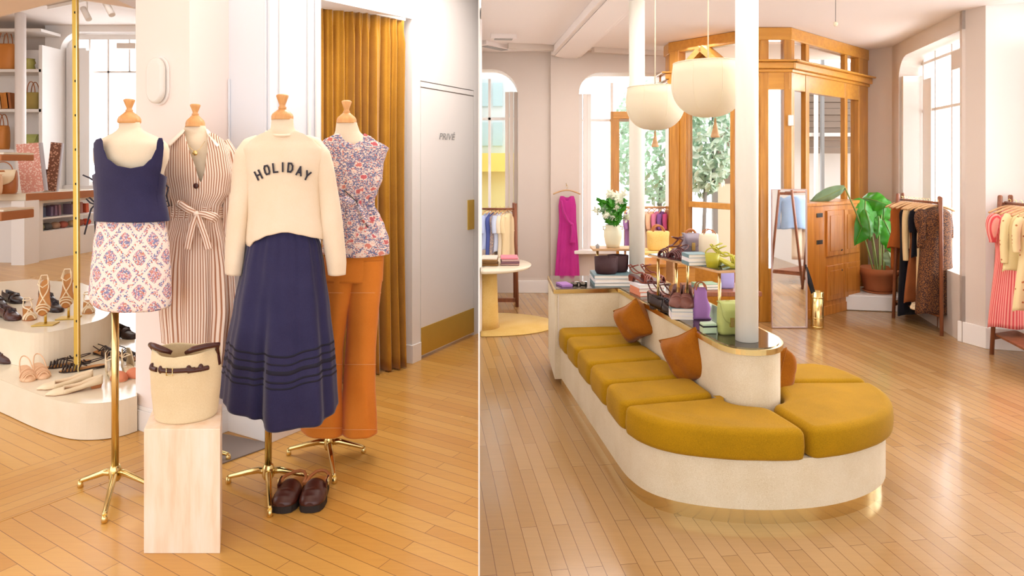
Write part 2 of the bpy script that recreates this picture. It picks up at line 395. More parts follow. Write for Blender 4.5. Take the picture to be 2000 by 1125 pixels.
# flutings on the pier return and the corner near the curtain
def vline(px, p, q, dep, wd, z0, z1, mt, name='trim_moulding'):
    h = hit(px, p, q); dr = (Vector(xy(q))-Vector(xy(p))).normalized(); nn = Vector((dr.y, -dr.x))
    if nn.dot(h) > 0: nn = -nn
    a = h-dr*wd/2; b = h+dr*wd/2
    mm = MB(); mm.prism([a, b, b+nn*dep, a+nn*dep], z0, z1); return struct(mm.build(name, mt, bevel=min(dep, wd)*.4))
vline(449, C_, D_, .010, .012, .1, Zat(158, 3.8), M['cool']); vline(520, C_, D_, .012, .02, .1, LC, M['cool'])
vline(546, D_, E_, .010, .012, .1, LC, M['white']); vline(602, D_, E_, .014, .02, .1, LC, M['white']); vline(618, D_, E_, .016, .03, .1, LC, M['white'])
m = MB()
for p, q, pe, qe in ((A_, B_, 0, .012), (B_, C_, .0, 0), (C_, D_, 0, .012), (D_, E_, 0, .05)):
    dr = (Vector(xy(q))-Vector(xy(p))).normalized(); nn = Vector((dr.y, -dr.x))
    if nn.dot(Vector(xy(p))) > 0: nn = -nn
    a = Vector(xy(p))-dr*pe; b = Vector(xy(q))+dr*qe
    m.prism([a, b, b+nn*.014, a+nn*.014], 0, .115); m.prism([a, b, b+nn*.008, a+nn*.008], .115, .135)
struct(m.build('baseboard_pier', M['white'], bevel=.003))
# curtain wall with opening, plane through F_ and K_
dirw = (Vector(xy(K_))-Vector(xy(F_))).normalized(); nw = Vector((dirw.y, -dirw.x))
if nw.dot(Vector(xy(F_))) > 0: nw = -nw
L0 = hit(600, F_, K_)
zt = Zat(37, F_[1]); zt2 = Zat(1, hit(627, F_, K_)[1])
m = MB()
bk = -nw*.22
def wq(p, q, z0, z1, z0b=None):
    z0b = z0 if z0b is None else z0b
    m.poly([(p[0], p[1], z0), (q[0], q[1], z0b), (q[0], q[1], z1), (p[0], p[1], z1)], (bk.x, bk.y, 0))
wq(L0, F_, zt2, LC, zt)
D1 = hit(821, F_, K_); D2 = hit(925.5, F_, K_)
zd = Zat(157, D1.y)
wq(F_, D1, 0, LC); wq(D1, D2, zd, LC); wq(D2, Vector(xy(K_))+dirw*.03, 0, LC)
struct(m.build('wall_right', M['white']))
m = MB()
for p, q in ((F_, D1),):
    p, q = Vector(xy(p)), Vector(xy(q)); m.prism([p-dirw*.012, q-dirw*.004, q-dirw*.004+nw*.014, p-dirw*.012+nw*.014], 0, .135)
    m.prism([p-dirw*.012, p-dirw*.002, p-dirw*.002+bk, p-dirw*.012+bk], 0, .135)
struct(m.build('baseboard_right', M['white'], bevel=.003))
# back face closing the curtain alcove
m = MB(); q0 = L0+bk*2.2; q1 = Vector(xy(F_))+bk*2.2+dirw*.4
m.prism([q0, q1, q1+bk*.3, q0+bk*.3], 0, LC); struct(m.build('wall_alcove', M['white']))
# door marked PRIVE
dr_o = thing('service_door', 'flush white door with grey lettering, gold push plate and gold kick plate', 'door', (D1.x, D1.y, 0))
dr_o.name = 'door_1'; dr_o['kind'] = 'structure'
def onw(px, z, off=0): h = hit(px, F_, K_)+nw*off; return Vector((h.x, h.y, z))
m = MB(); e = dirw*.006
a, b = D1+e, D2-e
m.poly([(a.x, a.y, .02), (b.x, b.y, .02), (b.x, b.y, zd-.055), (a.x, a.y, zd-.055)], (bk.x*.2, bk.y*.2, 0)); m.build('door_leaf', M['white'], dr_o)
m = MB(); m.poly([(a.x, a.y, zd-.045), (b.x, b.y, zd-.045), (b.x, b.y, zd-.008), (a.x, a.y, zd-.008)], (bk.x*.2, bk.y*.2, 0)); m.build('door_head', M['white'], dr_o)
zk = Zat(641, D1.y)
m = MB(); a2, b2 = D1+dirw*.008+nw*.006, D2-dirw*.008+nw*.006
m.poly([(a2.x, a2.y, .03), (b2.x, b2.y, .03), (b2.x, b2.y, zk), (a2.x, a2.y, zk)], (-nw.x*.006, -nw.y*.006, 0)); m.build('kick_plate', M['brass2'], dr_o, label='brushed gold kick plate')
h1, h2 = hit(913, F_, K_), hit(924.5, F_, K_)
m = MB(); a3, b3 = h1+nw*.01, h2+nw*.01; z0, z1 = Zat(449, h1.y), Zat(391, h1.y)
m.poly([(a3.x, a3.y, z0), (b3.x, b3.y, z0), (b3.x, b3.y, z1), (a3.x, a3.y, z1)], (-nw.x*.01, -nw.y*.01, 0)); m.build('push_plate', M['brass2'], dr_o, label='brushed gold push plate')
def text(body, size, mat, name, parent, loc, rot, shear=0, sx=1, ext=.0008, off=0, align='CENTER', space=1):
    cu = bpy.data.curves.new(name, 'FONT'); cu.body = body; cu.size = size; cu.shear = shear; cu.extrude = ext; cu.offset = off
    cu.align_x = align; cu.space_character = space
    o = bpy.data.objects.new('tmp', cu); COL.objects.link(o); bpy.context.view_layer.update()
    me = bpy.data.meshes.new_from_object(o); COL.objects.unlink(o); bpy.data.objects.remove(o)
    me.materials.clear(); me.materials.append(mat)
    t = bpy.data.objects.new(name, me); COL.objects.link(t); t.parent = parent
    t.location = Vector(loc)-(wloc(parent) if parent else Vector((0, 0, 0))); t.rotation_euler = rot; t.scale = (sx, 1, 1); return t
hp = onw(872, Zat(273, hit(872, F_, K_).y), .003)
text('PRIVÉ', .074, M['signgrey'], 'lettering', dr_o, hp, (math.pi/2, 0, math.atan2(dirw.y, dirw.x)), .22, 1.25, .001)
# left ceiling and soffit
m = MB(); zc = 3.95
m.prism([(-11.5, 4.6), (dvx(4.6)-.01, 4.6), (dvx(12.5)-.03, 12.5), (-11.5, 12.5)], zc, zc+.1); struct(m.build('ceiling_back', M['ceil']))
sA, sB, sC = G(0, 33, 2.62), G(138, -3, 2.62), G(266, 17, 2.62)
m = MB(); m.prism([(-3.6, sA[1]-.9), (-4.6, sA[1]+.6), xy(sA), xy(sB), xy(sC), (sC[0]+.05, sC[1]-.8), (-2.2, 2.8), (-3.0, 2.8)], 2.62, 3.2); struct(m.build('ceiling_soffit', M['warmw']))
m = MB(); m.prism([(-5, -1.2), (dvx(-1.2)-.01, -1.2), (dvx(8)-.02, 8), (-1.9, 4.6), (-3.0, 3.9), (-2.4, 2.9), (-5, 3.2)], LC, LC+.1); struct(m.build('ceiling_left', M['ceil']))
# back room window wall, shelves side
YW = 12.0
def X(px, Y): return D(px)*Y
m = MB()
m.prism([(X(88, YW), YW), (X(118, YW), YW), (X(118, YW), YW+.25), (X(88, YW), YW+.25)], 0, zc)
wl, wr = X(118, YW), X(330, YW); zt1, zb1 = Zat(62, YW), Zat(362, YW)
r = .35; arc = [(wl+r-r*math.cos(t), zt1-r+r*math.sin(t)) for t in [k*math.pi/16 for k in range(9)]]
m.poly([(wl, YW, zc), (wl, YW, zt1-r)]+[(x, YW, z) for x, z in arc]+[(wr, YW, zt1), (wr, YW, zc)], (0, .25, 0))
m.poly([(wl, YW, 0), (wl, YW, zb1), (wr, YW, zb1), (wr, YW, 0)], (0, .25, 0))
m.prism([(wr, YW), (dvx(YW)-.02, YW), (dvx(YW)-.02, YW+.25), (wr, YW+.25)], 0, zc)
struct(m.build('wall_back_left', M['white']))
m = MB(); m.prism([(-11.5, YW+.25), (X(88, YW), YW+.25), (X(88, YW), YW+.45), (-11.5, YW+.45)], 0, zc); struct(m.build('wall_far_left', M['grey']))
m = MB(); m.prism([(-11.5, 2.0), (-11.3, 2.0), (-11.3, YW+.3), (-11.5, YW+.3)], 0, zc); struct(m.build('wall_light_block_left', M['grey']))  # unseen wall added to block sky light from the open left side
wn = thing('window_1', None, None, (wl, YW, zb1)); wn['kind'] = 'structure'
m = MB(); z1 = zt1-.02
for px in (163, 200): x = X(px, YW); m.box((x, YW+.2, (zb1+z1)/2), (.035, .05, z1-zb1))
m.box(((wl+wr)/2, YW+.2, Zat(138, YW)), (wr-wl, .05, .035)); m.box((X(242, YW), YW+.2, (Zat(138, YW)+z1)/2), (.03, .05, z1-Zat(138, YW)))
m.box((wl+.05, YW+.2, (zb1+z1)/2), (.1, .06, z1-zb1)); m.box(((wl+wr)/2, YW+.2, z1-.04), (wr-wl, .06, .1)); m.box(((wl+wr)/2, YW+.2, zb1+.03), (wr-wl, .06, .06))
m.build('window_frame', M['white'], wn)
m = MB(); m.box((wl+.2, YW+.14, (zb1+z1-.25)/2), (.36, .03, z1-.25-zb1)); m.box((X(160, YW)+.02, YW+.1, (zb1+z1-.3)/2), (.12, .03, z1-.3-zb1)); m.build('shutter', M['white'], wn)
m = MB(); m.box(((wl+wr)/2, YW+.22, (zb1+z1)/2), (wr-wl, .006, z1-zb1)); m.build('pane', M['glass'], wn)
m = MB(); m.box((X(242, YW), YW+.12, Zat(88, YW)), (.34, .12, .1)); one(m.build('shutter_box', M['grey']), 'greige roller box on top of the left window behind the shelves', 'roller box')
# ---------------------------------------------------------------- right room
RC = 2.75; YB = 7.6
x0, x1, x2, x3 = dvx(YB)+.012, X(1012, YB), X(1075, YB), X(1130, YB)
xe = X(1330, YB)
def zB(py): return Zat(py, YB)
def arch(xa, xb, zt, r, left=True, right=True):
    pts = []
    if left: pts += [(xa+r-r*math.cos(t), zt-r+r*math.sin(t)) for t in [k*math.pi/16 for k in range(9)]]
    else: pts.append((xa, zt))
    if right: pts += [(xb-r+r*math.sin(t), zt-r+r*math.cos(t)) for t in [k*math.pi/16 for k in range(9)]]
    else: pts.append((xb, zt))
    return pts
m = MB()
ar = arch(x0, x1, zB(135), .3, False, True)
m.poly([(x0, YB, RC)]+[(x, YB, z) for x, z in ar]+[(x1, YB, RC)], (0, .3, 0))
m.poly([(x1, YB, 0), (x2, YB, 0), (x2, YB, RC), (x1, YB, RC)], (0, .3, 0))
m.poly([(x0, YB, 0), (x1, YB, 0), (x1, YB, zB(487)), (x0, YB, zB(487))], (0, .3, 0))
m.poly([(x2, YB-.06, 0), (x3, YB-.06, 0), (x3, YB-.06, RC), (x2, YB-.06, RC)], (0, .36, 0))
ar = arch(x3, xe, zB(143), .24, True, False)
m.poly([(x3, YB-.06, RC)]+[(x, YB-.06, z) for x, z in ar]+[(xe, YB-.06, RC)], (0, .36, 0))
m.poly([(x3, YB-.06, 0), (X(1194, YB), YB-.06, 0), (X(1194, YB), YB-.06, zB(490)), (x3, YB-.06, zB(490))], (0, .36, 0))
struct(m.build('wall_back_right', M['grey']))
m = MB(); m.box(((x1+x2)/2, YB-.012, .07), (x2-x1+.02, .024, .14)); m.box(((x2+x3)/2, YB-.075, .07), (x3-x2+.02, .03, .14)); struct(m.build('baseboard_back', M['white'], bevel=.004))
m = MB(); m.box(((x3+X(1194, YB))/2-.02, YB-.1, zB(489)), (X(1194, YB)-x3+.1, .14, .04)); struct(m.build('trim_sill', M['white'], bevel=.005))
def window(n, xa, xb, za, zb, Y, bars_x, bars_z, shut):
    w_ = thing('window_%d' % n, None, None, (xa, Y, za)); w_['kind'] = 'structure'
    m = MB()
    for x in bars_x: m.box((x, Y, (za+zb)/2), (.03, .04, zb-za))
    for z in bars_z: m.box(((xa+xb)/2, Y, z), (xb-xa, .04, .03))
    m.build('window_frame', M['white'], w_)
    m = MB(); m.box(((xa+xb)/2, Y+.02, (za+zb)/2), (xb-xa, .006, zb-za)); m.build('pane', M['glass'], w_)
    for sx, sw, st, mt in shut:
        m = MB()
        for k in range(3): m.box((sx+(k-1)*sw/3, Y-.1-.02*(k % 2), (za+st)/2), (sw/3-.004, .03, st-za))
        m.build('shutter', mt, w_, bevel=.003)
    return w_
window(2, x0, x1, zB(487), zB(150), YB+.2, [X(955, YB)], [zB(230)], [(X(999, YB), .15, zB(178), M['grey'])])
window(3, x3, X(1330, YB), zB(490), zB(158), YB+.2, [X(1200, YB)], [zB(233)], [(X(1144, YB), .15, zB(182), M['white'])])
# ceiling, beam
P1, P2, P3, P4 = G(1311, 83, RC), G(1481, 54, RC), G(1541, 54, RC), G(1692, 98, RC)
P0 = G(1302, 90, RC)
R0, R1, R2, R3 = Vector((4.14, 7.25)), Vector((3.74, 5.56)), Vector((3.80, 5.34)), Vector((4.2, 5.22))
m = MB(); m.prism([(dvx(-1)+.01, -1), (5.2, -1), (5.2, 8.2), (dvx(8.2)+.02, 8.2)], RC, RC+.1); struct(m.build('ceiling_right', M['ceil']))
def Gz(px, py, z): v = G(px, py, z); return v
bz = RC-.075
a, b, c, d = G(1076, 108, bz), G(1130, 117, bz), G(1228, 12, bz), G(1171, 2, bz)
ex = (Vector(xy(d))-Vector(xy(a))).normalized()*3.2
m = MB(); m.prism([xy(a), xy(b), Vector(xy(c))+ex, Vector(xy(d))+ex], bz, RC)
m.prism([Vector(xy(a))+Vector((.04, 0)), Vector(xy(b))-Vector((.04, 0)), Vector(xy(c))+ex-Vector((.04, 0)), Vector(xy(d))+ex+Vector((.04, 0))], bz-.012, bz)
struct(m.build('ceiling_beam', M['ceil'], bevel=.006))
# right wall with windows
m = MB()
def wl_seg(p, q, z0, z1, th=.28, ptsz=None):
    p, q = Vector(xy(p)), Vector(xy(q)); d_ = (q-p).normalized(); nn = Vector((d_.y, -d_.x))
    if nn.dot(p) < 0: nn = -nn
    pts = ptsz or [(0, z0), ((q-p).length, z0), ((q-p).length, z1), (0, z1)]
    m.poly([(p.x+d_.x*s, p.y+d_.y*s, z) for s, z in pts], (nn.x*th, nn.y*th, 0))
wA, wB = hit(1755, R0, R1), hit(1879, R0, R1)
wl_seg(P4, R0, 0, RC, .2); wl_seg(R0, wA, 0, RC); wl_seg(wB, R1, 0, RC); wl_seg(R1, R2, 0, RC, .32)
Lw = (wB-wA).length; zA1 = Zat(118, wA.y); zsill = .55
zA2 = Zat(52, wB.y); zt_ = (zA1+zA2)/2
ar = arch(0, Lw, zt_, .25, True, False)
wl_seg(wA, wB, 0, 0, .28, [(0, RC)]+ar+[(Lw, RC)]); wl_seg(wA, wB, 0, zsill)
struct(m.build('wall_window_right', M['grey']))
m = MB(); R4 = Vector((4.22, 3.0))
p, q = R3+Vector((.03, 0)), R4
m.poly([(R2.x, R2.y, 0), (R3.x, R3.y, 0), (R3.x, R3.y, RC), (R2.x, R2.y, RC)], (.05, .3, 0))
wl_seg(R3, (4.23, 3.3), 0, .6, .25); wl_seg(R3, (4.23, 3.3), 2.62, RC, .25)
wl_seg((4.23, 3.3), (4.3, .2), 0, RC, .25)
struct(m.build('wall_far_right', M['white']))
m = MB(); nn = Vector((-.98, -.28)); q = R2+Vector((-.012, -.02)); p = R1+Vector((-.02, 0))
m.prism([p, q, q+Vector((.03, .06)), p+Vector((.06, .03))], 0, .17); m.prism([q, R3+Vector((0, -.02)), R3+Vector((0, .05)), q+Vector((0, .06))], 0, .17)
struct(m.build('baseboard_window_right', M['white'], bevel=.004))
def oblwin(nm, p, q, z0, z1, back_, bars, zbars, parts):
    p, q = Vector(xy(p)), Vector(xy(q)); d_ = (q-p).normalized(); nn = Vector((d_.y, -d_.x))
    if nn.dot(p) < 0: nn = -nn
    w_ = thing(nm, None, None, (p.x, p.y, z0)); w_['kind'] = 'structure'; L = (q-p).length
    rz = math.atan2(d_.y, d_.x)
    m = MB()
    for s in bars: c = p+d_*s+nn*back_; m.box((c.x, c.y, (z0+z1)/2), (.028, .04, z1-z0), rz)
    for z, s0, s1 in zbars: c = p+d_*(s0+s1)/2+nn*back_; m.box((c.x, c.y, z), (s1-s0, .04, .028), rz)
    m.build('window_frame', M['white'], w_)
    c = p+d_*L/2+nn*(back_+.02); m = MB(); m.box((c.x, c.y, (z0+z1)/2), (L, .006, z1-z0), rz); m.build('pane', M['glass'], w_)
    for s, bk_, wd, za, zb, dp in parts:
        c = p+d_*s+nn*bk_; m = MB(); m.box((c.x, c.y, (za+zb)/2), (wd, dp, zb-za), rz); m.build('shutter', M['white'], w_, bevel=.003)
    return w_
oblwin('window_4', wA, wB, zsill, zt_, .22, [.1, .42, .82, 1.12], [(Zat(208, 6.3), 0, Lw), (zt_-.08, 0, Lw)], [(.05, .12, .05, zsill, zt_-.2, .2), (.24, .2, .2, zsill, zt_-.25, .02)])
m = MB(); c = wA+(wB-wA)*.82; m.box((c.x+.12, c.y, zt_-.2), (.3, .06, .16), math.atan2((wB-wA).y, (wB-wA).x)); one(m.build('shutter_box', M['grey']), 'greige roller box at the top of the window behind the dark clothes', 'roller box')
oblwin('window_5', R3, (4.23, 3.3), .6, 2.62, .1, [.1, .6, 1.1], [(1.9, 0, 1.9)], [(.06, -.04, .1, .6, 2.45, .05), (.14, -.1, .1, .6, 2.45, .05)])
# ================================================================== LEFT ROOM THINGS
# curtain
def curtain():
    c0 = hit(600, F_, K_)+bk*.45; c1 = Vector(xy(F0))+dirw*.02+bk*-.0
    a = Vector(xy(G(622, 757))); b = Vector(xy(G(790, 716)))
    d_ = (b-a); L = d_.length; d_.normalize(); nn = Vector((d_.y, -d_.x))
    if nn.dot(a) > 0: nn = -nn
    n = 360; rs = []
    ztop0, ztop1 = Zat(6, a.y), Zat(42, b.y)
    rows = 30
    for j in range(rows+1):
        t = j/rows; r = []
        for i in range(n+1):
            s = i/n; ph = s*2*math.pi*9.5+1.1*math.sin(s*13+.6)
            amp = .026+.03*t; w_ = math.sin(ph)*amp+amp*.45*math.sin(ph*2+1.3+s*9)*(1-.5*t)+.008*math.sin(s*40+t*3)
            if t < .06: w_ *= .5
            zt3 = ztop0+(ztop1-ztop0)*s+.012*abs(math.sin(ph/2)) if 0 else ztop0+(ztop1-ztop0)*s
            p = a+d_*(s*L*(1-.03*math.sin(t*math.pi)))+nn*w_
            r.append((p.x, p.y, zt3*(1-t)+.012*t))
        rs.append(r)
    m = MB(); m.rings(rs[::-1], False, False, True, False)
    t_ = thing('curtain', 'long pleated mustard curtain hanging in the doorway behind the dress forms', 'curtain', (a.x, a.y, 0))
    m.build('fabric', M['curtain'], t_, solid=.004)
    m = MB(); m.bar((a.x, a.y, ztop0+.012), (b.x, b.y, ztop1+.012), .03, .02); m.build('track', M['white'], t_)
curtain()
# wall sconce
def sconce():
    c = hit(314, A_, B_); dr = (Vector(xy(B_))-Vector(xy(A_))).normalized(); nn = Vector((dr.y, -dr.x))
    if nn.dot(c) > 0: nn = -nn
    z0, z1 = Zat(206, c.y), Zat(111, c.y); hw = .08; r = hw; rz = math.atan2(dr.y, dr.x)
    t = thing('wall_sconce', 'pill-shaped ribbed glass wall light high on the white pier', 'wall light', (c.x, c.y, z0))
    def pill(hw, h0, h1, d0, d1):
        pts = []
        for k in range(17): a = math.pi*k/16; pts.append((math.cos(a)*hw, h1-hw+math.sin(a)*hw))
        for k in range(17): a = math.pi+math.pi*k/16; pts.append((math.cos(a)*hw, h0+hw+math.sin(a)*hw))
        m = MB(); m.poly([(c.x+dr.x*s+nn.x*d0, c.y+dr.y*s+nn.y*d0, z) for s, z in pts], (nn.x*(d1-d0), nn.y*(d1-d0), 0)); return m
    pill(hw, z0, z1, 0, .012).build('back_plate', M['white'], t, bevel=.003)
    pill(hw*.9, z0+.008, z1-.008, .012, .045).build('glass_cover', M['frost'], t, bevel=.02, seg=4)
sconce()
# ------------------------------------------------------------------ garments and dress forms
def lerp_tab(tab, x):
    if x <= tab[0][0]: return tab[0][1:]
    for a, b in zip(tab, tab[1:]):
        if x <= b[0]:
            t = (x-a[0])/(b[0]-a[0]); t = t*t*(3-2*t)*.5+t*.5
            return tuple(p+(q-p)*t for p, q in zip(a[1:], b[1:]))
    return tab[-1][1:]
def shell(Y, prof, top=None, bot=None, n=96, rows=48, k=.6, e=2.3, fold=None, dy=0, grow=0):
    """prof: (py, pxl, pxr[,k]); top/bot: fn(s, front) -> py"""
    py0, py1 = prof[0][0], prof[-1][0]; rs = []; us = []
    lw = lerp_tab(prof, (py0+py1)/2); half = (lw[1]-lw[0])/2*Y/FPX
    u = 0; last = None
    for i in range(n+1):
        th = 2*math.pi*i/n; c, s = math.cos(th), math.sin(th)
        a = math.copysign(abs(c)**(2/e), c); b = math.copysign(abs(s)**(2/e), s)
        if last: u += math.hypot(half*(a-last[0]), half*k*(b-last[1]))
        last = (a, b); us.append(u)
    grid = []
    for j in range(rows+1):
        t = j/rows; r = []
        for i in range(n):
            th = 2*math.pi*i/n; c, s = math.cos(th), math.sin(th)
            a = math.copysign(abs(c)**(2/e), c); b = math.copysign(abs(s)**(2/e), s)
            front = s > 0
            t0 = top(a, front) if top else py0; t1 = bot(a, front) if bot else py1
            py = t0+(t1-t0)*t; row = lerp_tab(prof, py); xl, xr = row[0], row[1]; kk = row[2] if len(row) > 2 else k
            hw_ = (xr-xl)/2*Y/FPX+grow; cx = D((xl+xr)/2)*Y
            f = fold(th, t, a, b, py) if fold else 0
            rr = 1+f/max(hw_, .02)
            dd = dy-b*hw_*kk*(1+f/max(hw_*kk, .02)); r.append((cx+a*hw_*rr+cx/Y*dd, Y+dd, Zat(py, Y)))
        grid.append(r)
    m = MB(); vs = [p for r in grid for p in r]; fs = []; uvs = []
    for j in range(rows):
        for i in range(n):
            q = (i+1) % n
            fs.append((j*n+i, (j+1)*n+i, (j+1)*n+q, j*n+q))
            z = lambda jj, ii: grid[jj][ii][2]
            uvs.append([(us[i], z(j, i)), (us[i], z(j+1, i)), (us[i+1], z(j+1, q)), (us[i+1], z(j, q))])
    m.add(vs, fs, True, uvs); return m
def limb(Y, pts, k=.8, n=28, dy=0, fold=None, cap0=True, cap1=False, uvscale=1, rows=None):
    """pts: (px, py, halfwidth px, dy)"""
    if rows:
        tab = [(i/(len(pts)-1),)+tuple(p) for i, p in enumerate(pts)]
        pts = [lerp_tab(tab, i/rows) for i in range(rows+1)]
    m = MB(); rs = []; L = 0; vv = []
    for i, p in enumerate(pts):
        a = pts[max(i-1, 0)]; b = pts[min(i+1, len(pts)-1)]
        dx, dz = b[0]-a[0], b[1]-a[1]; l = math.hypot(dx, dz) or 1; nx, nz = -dz/l, dx/l
        if i: L += math.hypot(p[0]-pts[i-1][0], p[1]-pts[i-1][1])*Y/FPX
        vv.append(L); r = []
        for j in range(n):
            th = 2*math.pi*j/n; f = fold(th, i/(len(pts)-1)) if fold else 0
            c = math.cos(th)*(p[2]+f); yy = Y+dy+p[3]-math.sin(th)*(p[2]+f)*k*Y/FPX
            r.append((D(p[0]+nx*c)*Y+D(p[0])*(yy-Y), yy, Zat(p[1]+nz*c, Y)))
        rs.append(r)
    vs = [q for r in rs for q in r]; fs = []; uvs = []
    for i in range(len(rs)-1):
        for j in range(n):
            q = (j+1) % n; fs.append((i*n+j, i*n+q, (i+1)*n+q, (i+1)*n+j))
            pr = lambda jj: 2*math.pi*jj/n*pts[0][2]*Y/FPX*.9
            uvs.append([(pr(j), vv[i]), (pr(j+1), vv[i]), (pr(j+1), vv[i+1]), (pr(j), vv[i+1])])
    m.add(vs, fs, True, uvs)
    if cap0: m.add(rs[0], [list(range(n))]); 
    if cap1: m.add(rs[-1], [list(range(n))[::-1]])
    return m
def tab(*pts):
    return lambda x: lerp_tab([(p[0], p[1]) for p in pts], x)[0]
def stand(t, px, py, top_py, feet, Y=None, pxw=13):
    g = G(px, py); Y = g.y; rr = pxw/2*Y/FPX
    m = MB(); m.lathe([(rr, .06), (rr, Zat(top_py, Y))], (g.x, Y, 0)); m.build('pole', M['brass'], t)
    m = MB(); m.lathe([(rr*1.2, .035), (rr*1.75, .05), (rr*1.75, .085), (rr*1.4, .1), (rr*1.2, .105)], (g.x, Y, 0)); m.build('hub', M['brass'], t)
    for fx, fy in feet:
        f = G(fx, fy); d_ = Vector((f.x-g.x, f.y-Y, 0)); d_.normalize()
        m = MB(); pts = [(g.x, Y, .07), (g.x+d_.x*.05, Y+d_.y*.05, .072), ((g.x+f.x)/2, (Y+f.y)/2, .06), (f.x-d_.x*.01, f.y-d_.y*.01, .034), (f.x, f.y, .03)]
        m.tube(pts, [.015, .015, .013, .010, .009], 10)
        lg = m.build('leg', M['brass'], t)
        m = MB(); m.lathe([(.008, .0), (.013, .004), (.012, .018), (.009, .032)], (f.x, f.y, 0), 14); m.build('foot', M['brass'], lg)
def form(label, Y, cx, neck, capw, cappy, finpy, finw, prof, necktop, k=.56):
    t = thing('dress_form', label, 'mannequin', (D(cx)*Y, Y, 0), 'canvas dress forms with wooden finials')
    shell(Y, [(necktop,)+neck]+prof, k=k, e=2.2, rows=60, n=64).build('torso', M['body'], t)
    # close ends
    s = Y/FPX; x = D((neck[0]+neck[1])/2)*Y; z = Zat(necktop, Y); hw = (neck[1]-neck[0])/2*s
    cw = capw/2*s; H = (necktop-cappy)*s
    m = MB(); m.lathe([(hw*.98, -.004), (cw, 0), (cw, H*.25), (cw*.9, H*.5), (cw*.55, H*.8), (cw*.35, H)], (x, Y, z), 32, 1, .85); m.build('neck_cap', M['beech'], t)
    F = (cappy-finpy)*s; fw = finw/2*s
    m = MB(); m.lathe([(cw*.34, -.004), (fw*.62, F*.04), (fw*.7, F*.1), (fw*.5, F*.18), (fw*.52, F*.3), (fw*.8, F*.62), (fw, F*.84), (fw*.98, F*.93), (fw*.7, F*.99), (.001, F)], (x, Y, z+H), 28); m.build('finial', M['beech'], t)
    return t
Y1, Y2, Y3, Y4 = 3.06, 3.30, 3.07, 3.38
# form 1
bp1 = [(250, 231, 275), (257, 225, 283), (263, 214, 298), (268, 203, 309), (274, 192, 320), (282, 184, 328), (292, 181, 331), (310, 181, 330), (335, 187, 321), (365, 194, 312), (430, 200, 310), (480, 192, 318), (560, 190, 320)]
t1 = form('cream dress form wearing the navy tank top, leftmost of the four', Y1, 225, (232, 273), 43, 218, 193, 21, bp1, 239)
stand(t1, 225, 953, 560, [(157, 952), (288, 957), (204, 1021)])
bp2 = [(252, 358, 404), (262, 355, 408), (272, 345, 420), (283, 338, 428), (300, 336, 432), (330, 338, 430), (420, 352, 418), (520, 345, 425), (600, 345, 425)]
t2 = form('cream dress form wearing the striped shirt dress', Y2, 383, (362, 401), 36, 225, 203, 19, bp2, 246)
stand(t2, 383, 906, 580, [(325, 905), (446, 899), (375, 955)], pxw=11)
bp3 = [(248, 529, 574), (258, 525, 580), (268, 508, 598), (278, 490, 612), (290, 482, 620), (340, 490, 610), (430, 500, 600), (520, 490, 610), (600, 500, 600)]
t3 = form('cream dress form wearing the cream sweatshirt and navy skirt', Y3, 524, (530, 573), 42, 213, 184, 23, bp3, 232)
stand(t3, 524, 950, 590, [(446, 944), (603, 942), (527, 1009)])
bp4 = [(256, 655, 702), (268, 650, 712), (280, 640, 722), (292, 642, 728), (330, 648, 722), (400, 664, 710), (480, 655, 722), (560, 655, 718)]
t4 = form('cream dress form wearing the floral blouse and orange trousers', Y4, 642, (657, 697), 38, 220, 196, 19, bp4, 239)
stand(t4, 642, 891, 560, [(564, 889), (710, 885), (653, 944)], pxw=10)
# navy tank top
def ttop(a, front):
    if front: return tab((-1, 342), (-.89, 338), (-.875, 280), (-.8, 273), (-.70, 271), (-.66, 277), (-.645, 292), (-.55, 311), (-.3, 324), (0, 328), (.3, 324), (.48, 311), (.585, 292), (.60, 277), (.64, 271), (.72, 271), (.755, 280), (.775, 338), (1, 345))(a)
    return tab((-1, 342), (-.89, 338), (-.875, 280), (-.8, 273), (-.66, 271), (-.5, 285), (0, 290), (.5, 285), (.62, 271), (.72, 271), (.755, 280), (.775, 338), (1, 345))(a)
tp = thing('tank_top', 'cropped navy scoop-neck tank top with side ties', 'tank top', (D(252)*Y1, Y1, 1.2), None)
prof = [(262, 178, 334), (290, 178, 334), (325, 181, 329), (345, 184, 322), (380, 187, 318), (430, 186, 326)]
shell(Y1, prof, top=ttop, n=420, rows=40, k=.70, e=2.3, grow=.008, fold=lambda th, t, a, b, py: .004*t*math.sin(5*th+1)).build('body', M['navy'], tp, solid=.003)
def ribbon(pts, wd, mat, parent, name='tie', Y=Y1, dy=-.02):
    m = MB(); ps = [P(px, py, Y+dy) for px, py in pts]
    m.tube(ps, wd, 6); return m.build(name, mat, parent)
for pts in ([(187, 356), (176, 348), (162, 342)], [(187, 398), (175, 386), (168, 388), (176, 396), (187, 400)], [(187, 398), (178, 408), (172, 430), (165, 458)], [(187, 400), (185, 430), (187, 464)],
            [(320, 357), (329, 366), (325, 382), (330, 400)], [(320, 395), (328, 392), (331, 402), (322, 404)], [(318, 430), (316, 445), (320, 462)]):
    ribbon(pts, .0035, M['ink'], tp)
# jacquard mini skirt
sk = thing('mini_skirt', 'short white, pink and blue diamond-lattice skirt under the navy tank top', 'skirt', (D(252)*Y1, Y1, .8))
prof = [(420, 190, 318), (440, 188, 324), (480, 182, 330), (530, 177, 333), (575, 173, 334), (592, 177, 333), (600, 182, 330)]
shell(Y1, prof, bot=lambda a, f: 600-9*abs(a)**4, k=.62, e=2.5, n=120, rows=40, fold=lambda th, t, a, b, py: .005*t*math.sin(4*th)).build('skirt_body', M['lattice'], sk, solid=.003)
